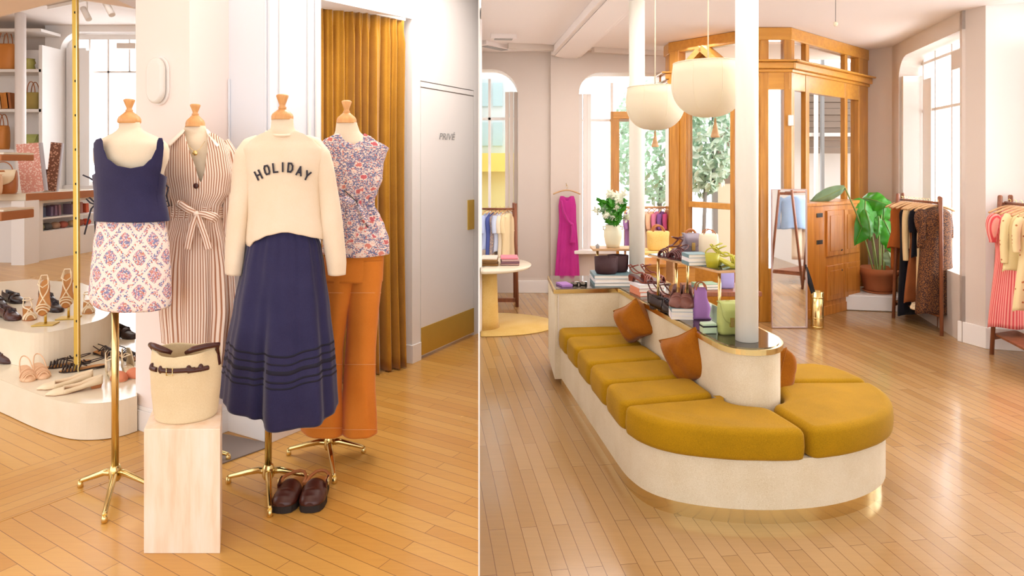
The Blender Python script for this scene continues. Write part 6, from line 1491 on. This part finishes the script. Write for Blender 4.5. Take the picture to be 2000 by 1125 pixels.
# rack with dark clothes
a1, a2 = G(1745, 621), G(1839, 656)
b1, b2 = a1+Vector((.26, .22, 0)), a2+Vector((.17, .30, 0))
LB_ = 'wooden clothes rack of dark and brown clothes by the right window'
cl, cr_, zr = rack(LB_, (xy(a1), xy(b1)), (xy(a2), xy(b2)), 1.19)
blk = cmat('black_crepe', '#17161d'); crm = cmat('cream_knit', '#e8cfa0', '#d8b884'); brn = cmat('brown_twill', '#9c5a30', '#7e4422'); rst = cmat('rust_twill', '#b5622c', '#95501f')
LW = .31
fill(cl, cr_, zr, [
 (.03, lambda: garment('trousers', 'rust orange trousers at the far left end of the dark rack', 'trousers', rst, .24, .62, 'trousers', seed=1), 0),
 (.09, lambda: garment('blouse', 'rust blouse beside the rust trousers on the dark rack', 'blouse', rst, .26, .42, 'top', seed=2), .1),
 (.24, lambda: garment('dress', 'long black short-sleeved dress on the dark rack', 'dress', blk, .36, 1.02, 'dress', .06, .13, 1.35, seed=3), .75),
 (.43, lambda: garment('sweater', 'cream long-sleeved knit next to the long black dress', 'sweater', crm, .33, .40, 'top', .05, .42, .95, seed=4), .5),
 (.52, lambda: garment('skirt', 'brown flared skirt in the middle of the dark rack', 'skirt', brn, .28, .88, 'dress', .05, 0, 1.5, seed=5), .4),
 (.60, lambda: garment('blouse', 'black short-sleeved top right of the brown skirt', 'blouse', blk, .34, .46, 'top', .05, .15, 1.0, seed=6), .5),
 (.69, lambda: garment('trousers', 'cream and brown trousers right of the black top', 'trousers', crm, .28, .78, 'trousers', seed=7), .3),
 (.78, lambda: garment('blouse', 'brown spotted blouse with wide sleeves on the dark rack', 'blouse', M['leopard'], .38, .35, 'puff', .06, .14, 1.1, seed=8), .6),
 (.90, lambda: garment('dress', 'long brown spotted dress at the right end of the dark rack', 'dress', M['leopard'],   .38, .92, 'dress', .10, .2, 1.35, seed=9), .5),
])
d_ = cr_-cl; an = math.atan2(d_.y, d_.x)+math.pi/2
for k in range(14): f = .04+.068*k; p = cl+d_*f; hang((p.x, p.y, zr), an+R.uniform(-.05, .25), 'pale wooden hanger on the rack of dark clothes', 'hangers on the dark rack')
g = G(1818, 615); t = thing('sandal', 'cream sandal on the lower shelf of the dark rack', 'shoe', (0, 0, 0)); bpy.data.objects.remove(t)
q = cl+d_*.6; shoe('cream sandal on the lower shelf of the dark rack', 0, 0, 0, -.6, 'sling', M['cup'], M['insole'], M['insole'], .03, .2, loc=(q.x-.1, q.y-.05, .163))
# rack with pink clothes
a1 = G(1937, 692); a2 = G(2120, 800); b1 = a1+Vector((.30, .12, 0)); b2 = a2+Vector((.34, .1, 0))
cl, cr_, zr = rack('wooden clothes rack with coral striped and yellow clothes at the right edge', (xy(a1), xy(b1)), (xy(a2), xy(b2)), 1.235)
ylf = M['yfloral']; pnk = cmat('pink_cotton', '#e8a0b8'); red = cmat('raspberry_cotton', '#c8283c')
fill(cl, cr_, zr, [
 (.10, lambda: garment('dress', 'coral and pink striped dress with puffed sleeves on the right rack', 'dress', M['pstripe'], .34, .90, 'puff', .06, .17, 1.3, seed=11), .35),
 (.26, lambda: garment('blouse', 'yellow sprigged blouse next to the striped dress', 'blouse', ylf, .36, .44, 'top', .06, .3, 1.15, seed=12), .35),
 (.40, lambda: garment('dress', 'yellow sprigged dress behind the yellow blouse', 'dress', ylf, .34, .7, 'dress', .06, .2, 1.2, seed=13), .3),
 (.55, lambda: garment('dress', 'raspberry dress at the right edge of the picture', 'dress', red, .34, .8, 'dress', .06, .1, 1.2, seed=14), .3)])
d_ = cr_-cl; an = math.atan2(d_.y, d_.x)+math.pi/2
for k in range(7): f = .05+.07*k; p = cl+d_*f; hang((p.x, p.y, zr), an+.3, 'pale wooden hanger on the rack at the right edge', 'hangers on the right rack')
# rack reflected in the standing mirror (stands out of frame on the right)
a1, a2 = Vector((3.28, 3.5)), Vector((4.1, 3.0)); rk = rack('wooden clothes rack reflected in the standing mirror', (tuple(a1), tuple(a1+Vector((.3, .25)))), (tuple(a2), tuple(a2+Vector((.3, .25)))), 1.2)
dnm = cmat('light_denim', '#a9c0dc', '#8ea8c8')
cl, cr_, zr = rk
fill(cl, cr_, zr, [(.2, lambda: garment('shirt', 'light denim shirt reflected in the mirror', 'shirt', dnm, .36, .42, 'top', .06, .35, 1.0, seed=21), -.8), (.34, lambda: garment('trousers', 'cream trousers reflected in the mirror below the denim shirt', 'trousers', M['cream'], .3, .8, 'trousers', seed=22), -.8), (.7, lambda: garment('dress', 'cream sprigged dress reflected in the mirror', 'dress', M['yfloral'], .36, .8, 'dress', .06, .3, 1.2, seed=23), -.8)])
# rack at the back left
a1 = Vector((X(936, 6.75)+.14, 6.75)); a2 = Vector(xy(G(1010, 600)))
t = thing('clothes_rack', 'wooden clothes rack by the left window behind the round table', 'clothes rack', (a2.x, a2.y, 0))
zrr = 1.5-(409-315)*6.85/FPX; ztp = Zat(398, 6.85)
for yy, dx in ((6.86, 0), (7.2, -.02)): m = MB(); m.tube([(a2.x+dx, yy, 0), (a2.x+dx-.015, 7.0 if yy > 7 else 6.9, ztp)], [.017, .015], 12); m.build('leg', M['rackw'], t)
m = MB(); m.tube([(a2.x, 6.93, zrr), (X(938, 6.93), 6.93, zrr)], .011, 10); m.build('rail', M['rackw'], t)
m = MB(); m.bar((a2.x, 6.9, Zat(586, 6.9)), (X(938, 6.9), 6.9, Zat(586, 6.9)), .03, .04); m.build('lower_rail', M['rackw'], t)
cols = [('pale blue shirt', cmat('pale_blue_cotton', '#b8c8ee'), .38, 'top', 'shirt'), ('dark navy and blue dress', cmat('ink_blue', '#5a6ab0'), .62, 'dress', 'dress'), ('beige floral dress', floral('beige_floral', '#dcc4a4', '#8a5a50', '#a88060', 30), .5, 'dress', 'dress'), ('light blue shirt', cmat('ice_blue_cotton', '#d2def6'), .4, 'top', 'shirt'), ('ivory blouse', cmat('ivory_cotton', '#f4e6cc'), .46, 'top', 'blouse'), ('cream blouse', cmat('butter_cotton', '#f2ddb0'), .5, 'top', 'blouse')]
for k, (nm, mt, L_, kd, ct) in enumerate(cols):
    px = 953+k*7.8; g = garment(ct, '%s hanging on the rack by the left window' % nm, ct, mt, .24, L_, kd, .035, .12 if kd == 'top' else 0, 1.1, seed=30+k); g.location = (X(px, 6.93), 6.95, zrr+.012); g.rotation_euler = (0, 0, math.radians(62))
    hang((X(px, 6.93), 6.95, zrr+.012), math.radians(62), 'pale wooden hanger on the rack by the left window', 'hangers on the left rack', .7)
# second rack of clothes beyond the rear column
zr2 = Zat(405, 7.2); t = thing('clothes_rack', 'rack of pink and purple clothes behind the flower vase', 'clothes rack', (X(1270, 7.2), 7.2, 0))
m = MB(); m.tube([(X(1222, 7.2), 7.2, zr2), (X(1311, 7.2), 7.2, zr2)], .012, 8); m.build('rail', M['hanger'], t)
for px in (1221, 1311): m = MB(); m.tube([(X(px, 7.2), 7.2, 0), (X(px, 7.2), 7.2, zr2+.04)], .014, 8); m.build('leg', M['hanger'], t)
cc = [('lilac checked', '#a57bb0'), ('pink', '#e29ab4'), ('plum', '#9a5a88'), ('ivory', '#f0e0cc'), ('peach', '#f2c4a0'), ('rose', '#d880a0'), ('purple', '#8c5a98'), ('raspberry', '#c2507c')]
for k, (nm, h_) in enumerate(cc):
    px = 1229+k*10.8; g = garment('blouse', '%s top on the rack behind the flower vase' % nm, 'blouse', cmat('rack_cloth_%d' % k, h_), .24, .42, 'top', .03, .1, 1.1, seed=50+k); g.location = (X(px, 7.2), 7.2, zr2+.012); g.rotation_euler = (0, 0, math.radians(60))
    hang((X(px, 7.2), 7.2, zr2+.012), math.radians(60), 'pale wooden hanger on the rack behind the flower vase', 'hangers behind the vase', .7)
# magenta dress on the wall
mg = cmat('magenta_satin', '#c93a96', '#b22a80', .4)
YD = YB-.14; hx = X(1107, YD)
g = thing('wrap_dress', 'magenta sleeveless wrap dress hanging on the white pier', 'dress', (hx, YD, Zat(383, YD)))
def mtop(a, front): return tab((-1, 400), (-.85, 388), (-.75, 383), (-.45, 383), (-.1, 392 if front else 386), (.1, 392 if front else 386), (.45, 383), (.75, 383), (.85, 388), (1, 400))(a)
shell(YD, [(381, 1090, 1125), (400, 1091, 1125), (430, 1092, 1125), (446, 1091, 1126), (480, 1088, 1128), (547, 1084, 1130)], top=mtop, n=120, rows=40, k=.30, e=2.2, fold=lambda th, t_, a_, b_, py: .008*t_*math.sin(7*th+1)+.005*t_*math.sin(12*th)).build('dress_body', mg, g, solid=.003)
flat_leaf([(1096, 392), (1102, 415), (1110, 432), (1117, 438)], [1.5, 2, 2, 2], YD, [-.05, -.07, -.07, -.06], mg, g, 'wrap_edge'); flat_leaf([(1118, 438), (1120, 455), (1119, 474)], [2, 4, 6], YD, [-.08, -.09, -.09], mg, g, 'tie_end')
m = MB(); m.ball(P(1117, 438, YD-.075), .02, .8); m.build('knot', mg, g)
h = hang((hx, YD, Zat(366, YD)), 0, 'pale wooden hanger holding the magenta dress', None, .9); del h['group']
m = MB(); m.tube([(hx, YD+.0, Zat(366, YD)+.02), (hx, YB-.06, Zat(362, YD)+.02)], .004, 6); one(m.build('wall_hook', M['brass']), 'small brass hook on the white pier above the magenta dress', 'hook')
# ================================================================== ROUND TABLE, RUG, DISPLAY ON THE SPINE
def clampx(m, e=.014):
    m.v = [(max(v[0], dvx(v[1])+e), v[1], v[2]) for v in m.v]; return m
tx, ty = X(950, 6.05), 6.05
m = MB(); m.lathe([(.001, .001), (1, .001), (1, .008), (.001, .008)], (0, 0, 0), 64, caps=False); m.v = [(tx+v[0]*.64, 6.12+v[1]*.44, v[2]+.001) for v in m.v]; clampx(m); one(m.build('round_rug', M['yrug']), 'round straw-yellow rug under the round table', 'rug')
t = thing('round_table', 'round white-topped table on a cream drum base beside the partition', 'table', (tx+.1, ty, 0.01))
ztb = .565; m = MB(); m.lathe([(.001, -.03), (.37, -.03), (.40, -.02), (.41, 0), (.40, .004), (.001, .004)], (tx, ty, ztb), 56, caps=False); clampx(m); m.build('tabletop', M['glossw'], t)
m = MB(); m.lathe([(.14, .01), (.13, .1), (.115, ztb-.03)], (tx-.02, ty-.05, 0), 40); clampx(m, .016); m.build('base', M['yrug'], t)
def folded(label, px0, px1, py, Y, z, hexes, h=.018, n=4):
    t = thing('folded_garments', label, 'folded clothes', ((X(px0, Y)+X(px1, Y))/2, Y, z)); w_ = X(px1, Y)-X(px0, Y)
    for k in range(n):
        m = MB(); m.box(((X(px0, Y)+X(px1, Y))/2+R.uniform(-.006, .006), Y+R.uniform(-.005, .005), z+.002+h*(k+.5)), (w_*(1-.03*k), .2, h*.92), R.uniform(-.06, .06)); m.build('folded_layer', cmat('fold_%s_%d' % (px0, k), hexes[k % len(hexes)]), t, bevel=.007, seg=3)
folded('pile of folded olive-brown clothes on the round table', 939, 973, 0, 6.0, ztb+.004, ['#8a6234', '#7a5630', '#9a7444', '#e8d8c8'])
folded('pile of folded pink and brown clothes on the round table', 977, 1014, 0, 6.02, ztb+.004, ['#b08a84', '#8a6470', '#c8a4a0', '#e48a98'])
# ---- books, bags and shoes on the spine top
def stack(label, px, py, Y, z, n, w_, d_, h, covers, rz=0, cat='books'):
    x = X(px, Y)
    for k in range(n):
        t = thing('book', '%s, %s' % (label, ['bottom one', 'second from the bottom', 'third from the bottom', 'fourth from the bottom'][k] if k < n-1 else 'topmost one'), 'book', (x, Y, z+h*k+.0006), label)
        a = rz+R.uniform(-.05, .05); m = MB(); m.box((x, Y, z+h*(k+.5)), (w_*.97, d_*.97, h*.8), a); m.build('pages', M['paper'], t)
        m = MB(); m.box((x, Y, z+h*(k+.95)), (w_, d_, h*.09), a); m.box((x, Y, z+h*(k+.06)), (w_, d_, h*.09), a); m.box((x-w_/2*math.cos(a), Y-w_/2*math.sin(a), z+h*(k+.5)), (h*.1, d_, h*.9), a); m.build('cover', M[covers[k % len(covers)]], t)
    return z+h*n+.001
# near end-panel
Ya = 4.58
z2 = stack('white books under the felt bowls', 1193, 0, 4.62, ZC, 3, .26, .22, .026, ['bookb', 'bookw', 'bookb'], .05)
for px, Yb_, r_, lb in ((1184, 4.58, .082, 'chocolate felt bowl on the white books, front one'), (1207, 4.66, .075, 'chocolate felt bowl on the white books, rear one')):
    t = thing('felt_bowl', lb, 'bowl', (X(px, Yb_), Yb_, z2), 'chocolate felt bowls'); m = MB(); m.lathe([(.01, 0), (r_*.8, 0), (r_*.95, .02), (r_*1.0, .115), (r_*.92, .112), (r_*.85, .02), (.01, .015)], (X(px, Yb_), Yb_, z2+.0), 30, caps=False, sy=.8); m.build('body', M['choc'], t)
t = thing('sunglasses', 'dark sunglasses lying on the table end', 'sunglasses', (X(1130, Ya), Ya, ZC))
for px in (1122, 1139): m = MB(); m.lathe([(.001, 0), (.026, 0), (.028, .006), (.026, .02), (.001, .022)], (X(px, Ya), Ya, ZC+.001), 20); m.build('lens', M['dark'], t)
m = MB(); m.tube([(X(1126, Ya), Ya, ZC+.016), (X(1136, Ya), Ya, ZC+.016)], .004, 6); m.build('bridge', M['black'], t)
m = MB(); m.box((X(1102, 4.56), 4.56, ZC+.008), (.075, .12, .014), .3); one(m.build('lilac_pouch', M['lilac']), 'small flat lilac pouch at the left corner of the table end', 'pouch')
# brass shelf with vase
t = thing('brass_shelf', 'small brass shelf on a post holding the flower vase', 'shelf', (X(1167, 4.7), 4.7, ZC)); zsv = Zat(484, 4.75)
m = MB(); m.box(((X(1156, 4.75)+X(1252, 4.75))/2, 4.78, zsv-.008), (X(1252, 4.75)-X(1156, 4.75), .18, .016)); m.build('top', M['hanger'], t, bevel=.003)
for px in (1167, 1249): m = MB(); m.tube([(X(px, 4.72), 4.72, ZC+.001), (X(px, 4.72), 4.72, zsv-.014)], .009, 10); m.build('post', M['brass'], t)
m = MB(); m.lathe([(.012, 0), (.012, .01), (.016, .02), (.001, .035)], (X(1167, 4.72), 4.72, zsv), 12); m.build('knob', M['signgrey'], t)
vc = Vector((X(1197, 4.78), 4.78, zsv+.001)); sv = 4.78/FPX
t = thing('vase', 'ivory stoneware vase with small side lugs on the brass shelf', 'vase', vc)
m = MB(); m.lathe([(.01, 0), (12*sv, 0), (15*sv, 8*sv), (18*sv, 22*sv), (17.5*sv, 32*sv), (13.5*sv, 40*sv), (15*sv, 44*sv), (12*sv, 43*sv)], vc, 32, caps=False); m.build('body', M['porc'], t)
for sd in (-1, 1): m = MB(); m.tube([vc+Vector((sd*12*sv, 0, 41*sv)), vc+Vector((sd*19*sv, 0, 40*sv)), vc+Vector((sd*18*sv, 0, 33*sv))], .006, 8); m.build('lug', M['porc'], t)
t = thing('flower_bouquet', 'bouquet of white flowers and green leaves in the ivory vase', 'flowers', vc+Vector((0, 0, 40*sv)))
rr = random.Random(5); top = vc+Vector((0, 0, 42*sv))
for k in range(20):
    a = rr.random()*6.283; px_ = rr.uniform(-42, 36); pz = rr.uniform(10, 66)*(1-.25*abs(px_)/38)+8; e = top+Vector((px_*sv, rr.uniform(-.1, .1), pz*sv))
    m = MB(); m.tube(chaik([top-Vector((0, 0, .03)), top+(e-top)*.5+Vector((0, 0, .02)), e]), .0022, 5); st = m.build('flower_stem', M['stem'], t)
    m = MB(); vs = []; fs = []
    for q in range(26):
        u = Vector((rr.gauss(0, 1), rr.gauss(0, 1), rr.gauss(0, 1)*.8)).normalized(); v = u.orthogonal().normalized(); c_ = e+u*.02*rr.random()*1.6; b0 = len(vs); s_ = .019
        vs += [c_-v*s_*.7, c_+u*s_, c_+v*s_*.7, c_-u*s_*.4]; fs.append((b0, b0+1, b0+2, b0+3))
    m.add(vs, fs); m.ball(e, .02, .8, 8, 5)
    if k < 16: m.build('blossom', M['petal'], st)
    else: m.build('bud', M['leafp'], st)
m = MB(); vs = []; fs = []
for q in range(420):
    f = rr.random(); px_ = rr.uniform(-28, 26)*(.35+.65*f); e = top+Vector((px_*sv, rr.uniform(-.09, .09), (4+f*46)*sv)); u = Vector((px_*.03+rr.gauss(0, .5), rr.gauss(0, .6), rr.uniform(0, 1))).normalized(); v = u.cross(Vector((0, 1, .3))).normalized(); s_ = .022+.012*rr.random(); b0 = len(vs)
    vs += [e-u*s_, e+v*s_*.38, e+u*s_, e-v*s_*.38]; fs.append((b0, b0+1, b0+2, b0+3))
m.add(vs, fs); o = m.build('leaves', M['leaf'], t); o['kind'] = 'stuff'
# upper tray shelf
zs = .955; SP = [Vector((.80, 3.93)), Vector((1.035, 3.33)), Vector((1.20, 3.36)), Vector((1.08, 4.02))]
t = thing('display_shelf', 'glossy display shelf with brass legs above the sofa spine', 'shelf', (.98, 3.6, ZC))
m = MB(); m.prism(SP, zs-.016, zs-.004); m.build('brass_frame', M['hanger'], t, bevel=.002); m = MB(); m.prism(gr(SP, -.008), zs-.004, zs); m.build('dark_top', M['dark'], t)
for p in (SP[1]+Vector((.012, .03)), SP[0]+Vector((.05, -.06)), SP[0]+Vector((.13, -.16)), SP[3]+Vector((-.03, -.04))): m = MB(); m.tube([(p.x, p.y, ZC+.001), (p.x, p.y, zs-.014)], .008, 10); m.build('leg', M['brass'], t)
red_l = plain('oxblood_leather', '#5c1c1a', .35, var=.3); chr_ = plain('chestnut_leather', '#8a3a20', .35, var=.3); mauve = plain('silver_mauve_leather', '#8f8390', .3); ivl = plain('ivory_leather', '#ecdcc0', .4)
def sh(label, px, Y, z, *a, **k): k.setdefault('group', None); return shoe(label, 0, 0, 0, *a, loc=(X(px, Y), Y, z+.001), **k)
sh('dark red strappy sandal at the left end of the display shelf', 1310, 3.8, zs, -1.1, 'strappy', red_l, red_l, red_l, .04, .17)
sh('dark red sandal beside the mauve bag on the display shelf', 1326, 3.72, zs, -.9, 'woven', red_l, red_l, red_l, .02, .15)
handbag('handbag', 'silver-mauve structured bag on the display shelf', (X(1349, 3.9), 3.9, zs), .10, .07, .12, mauve, mauve, .1, True, (.03, .03))
handbag('handbag', 'ivory bag with a tall black handle on the display shelf', (X(1384, 3.78), 3.78, zs), .11, .06, .135, ivl, ivl, .1, False, (.035, .03), hr=.003)
stack('teal and white books on the display shelf', 1358, 0, 3.52, zs, 3, .11, .10, .02, ['bookb', 'bookw', 'bookb'], .1)
limb_ = M['lime']; bx_ = Vector((X(1391, 3.42), 3.42, zs))
t = thing('bucket_bag', 'small lime green leather bucket bag on the display shelf', 'handbag', bx_); m = MB(); m.lathe([(.01, 0), (.028, 0), (.037, .07), (.034, .07), (.026, .006), (.01, .004)], bx_+Vector((0, 0, .001)), 28, caps=False); m.build('body', limb_, t)
m = MB(); m.tube([bx_+Vector((.035*math.cos(a), 0, .07+.03*math.sin(a))) for a in [math.pi*k/12 for k in range(13)]], .003, 6); m.build('handle', limb_, t)
sh('lime green strappy sandal near the front column, front one', 1424, 3.44, zs, 1.0, 'strappy', limb_, limb_, limb_, .03, .15, group='lime sandals'); sh('lime green strappy sandal near the front column, rear one', 1416, 3.55, zs, 1.1, 'strappy', limb_, limb_, limb_, .03, .15, group='lime sandals')
# on the spine
zb_ = stack('salmon books with sandals on top', 1264, 0, 4.28, ZC, 3, .17, .16, .024, ['booko', 'booko', 'bookw'], .2)
sh('chestnut strappy sandal on the salmon books, left one', 1252, 4.28, zb_, .9, 'strappy', chr_, chr_, red_l, .035, .17, group='sandals on the salmon books'); sh('chestnut strappy sandal on the salmon books, right one', 1276, 4.3, zb_, .9, 'strappy', chr_, chr_, red_l, .035, .17, group='sandals on the salmon books')
sh('oxblood strappy block-heel sandal on the spine, left one', 1288, 3.95, ZC, .5, 'strappy', red_l, lk, chr_, .06, .19, group='oxblood sandals'); sh('oxblood strappy block-heel sandal on the spine, right one', 1311, 3.9, ZC, .5, 'strappy', red_l, lk, chr_, .06, .19, group='oxblood sandals')
sh('black shoe under the oxblood sandals', 1296, 3.78, ZC, .8, 'lace', lk, lk, lk, .02, .17)
zc_ = stack('white books under the brown clogs', 1330, 0, 3.62, ZC, 3, .115, .10, .02, ['bookw', 'bookw', 'bookb'], -.1)
mb_ = plain('mocha_leather', '#7e4c40', .45); 
sh('mocha clog on the white books, left one', 1323, 3.64, zc_, -.3, 'loafer', mb_, mb_, mb_, .045, .13, group='mocha clogs'); sh('mocha clog on the white books, right one', 1340, 3.62, zc_, -.3, 'loafer', mb_, mb_, mb_, .045, .13, group='mocha clogs')
Yl = 3.6; t = handbag('tote_bag', 'lilac felt tote bag with pale cross motifs on the spine', (X(1368, Yl), Yl, ZC+.001), .105, .07, .165, M['lilac'], M['lilac'], 0, False, (.028, .04), hr=.004, taper=.62)
for dx, dz in ((-.025, .05), (.0, .05), (.028, .05), (-.01, .10), (.02, .10), (-.03, .015), (.02, .012)):
    m = MB(); y_ = -.036+abs(dx)*.25+(dz > .08)*.003; m.box((dx, y_, dz), (.016, .004, .004)); m.box((dx, y_, dz), (.004, .004, .016)); m.build('cross_motif', M['blush'], t)
mint = plain('mint_box', '#b9cfae', .3)
cxm = X(1383, 3.3); t = thing('mint_box', 'small mint green box wrapped with a dark strap', 'box', (cxm, 3.3, ZC)); m = MB(); m.box((cxm, 3.3, ZC+.026), (.07, .05, .05), .1); m.build('body', mint, t, bevel=.004); m = MB(); m.box((cxm, 3.3, ZC+.036), (.073, .053, .008), .1); m.build('strap', M['black'], t)
handbag('backpack', 'sage green leather backpack beside the front column', (X(1421, 3.28), 3.28, ZC+.001), .10, .07, .155, M['olive'], M['olive'], .2, True, (.02, .015), hr=.003)
# far side furniture behind the island
t = thing('oak_chest', 'low oak chest behind the rear column', 'chest', (X(1298, 6.4), 6.4, 0)); m = MB(); m.box((X(1296, 6.4), 6.4, .27), (.5, .4, .5)); m.build('body', M['oakx'], t, bevel=.006); m = MB(); m.box((X(1296, 6.4), 6.4, .53), (.54, .44, .03)); m.build('top', M['oakx'], t, bevel=.004)
zt_s = .68; t = thing('side_table', 'narrow beige table under the straw bag behind the rear column', 'table', (X(1290, 6.0), 5.95, 0)); m = MB(); m.box((X(1278, 5.95), 5.95, zt_s+.012), (.36, .3, .026)); m.build('tabletop', M['yrug'], t, bevel=.004)
for dx in (-.15, .15): m = MB(); m.box((X(1278, 5.95)+dx, 5.95, zt_s/2), (.03, .26, zt_s)); m.build('leg', M['hanger'], t)
handbag('basket_bag', 'large pale straw basket bag on the beige table', (X(1285, 5.95), 5.95, zt_s+.026), .19, .14, .17, M['yrug'], M['yrug'], 0, False, (.05, .06), taper=1.1)
sb_t = plain('blue_lilac_bag', '#a9a2d8', .6); 
t = thing('oak_bench', 'low pinkish wooden bench behind the display shelf', 'bench', (X(1400, 5.0), 5.0, 0)); m = MB(); m.box((X(1405, 5.2), 5.2, .50), (.52, .4, .035)); m.build('seat', M['rackw'], t, bevel=.005)
for dx in (-.22, .22): m = MB(); m.box((X(1405, 5.2)+dx, 5.2, .24), (.05, .34, .48)); m.build('leg', M['rackw'], t)
handbag('tote_bag', 'blue and lilac bag on the bench behind the display shelf', (X(1418, 5.15), 5.15, .519), .12, .08, .16, sb_t, sb_t, 0, False, (.03, .05))
stack('magazines on the bench behind the lilac bag', 1378, 0, 5.15, .518, 2, .17, .14, .02, ['bookb', 'leafp'], .1)
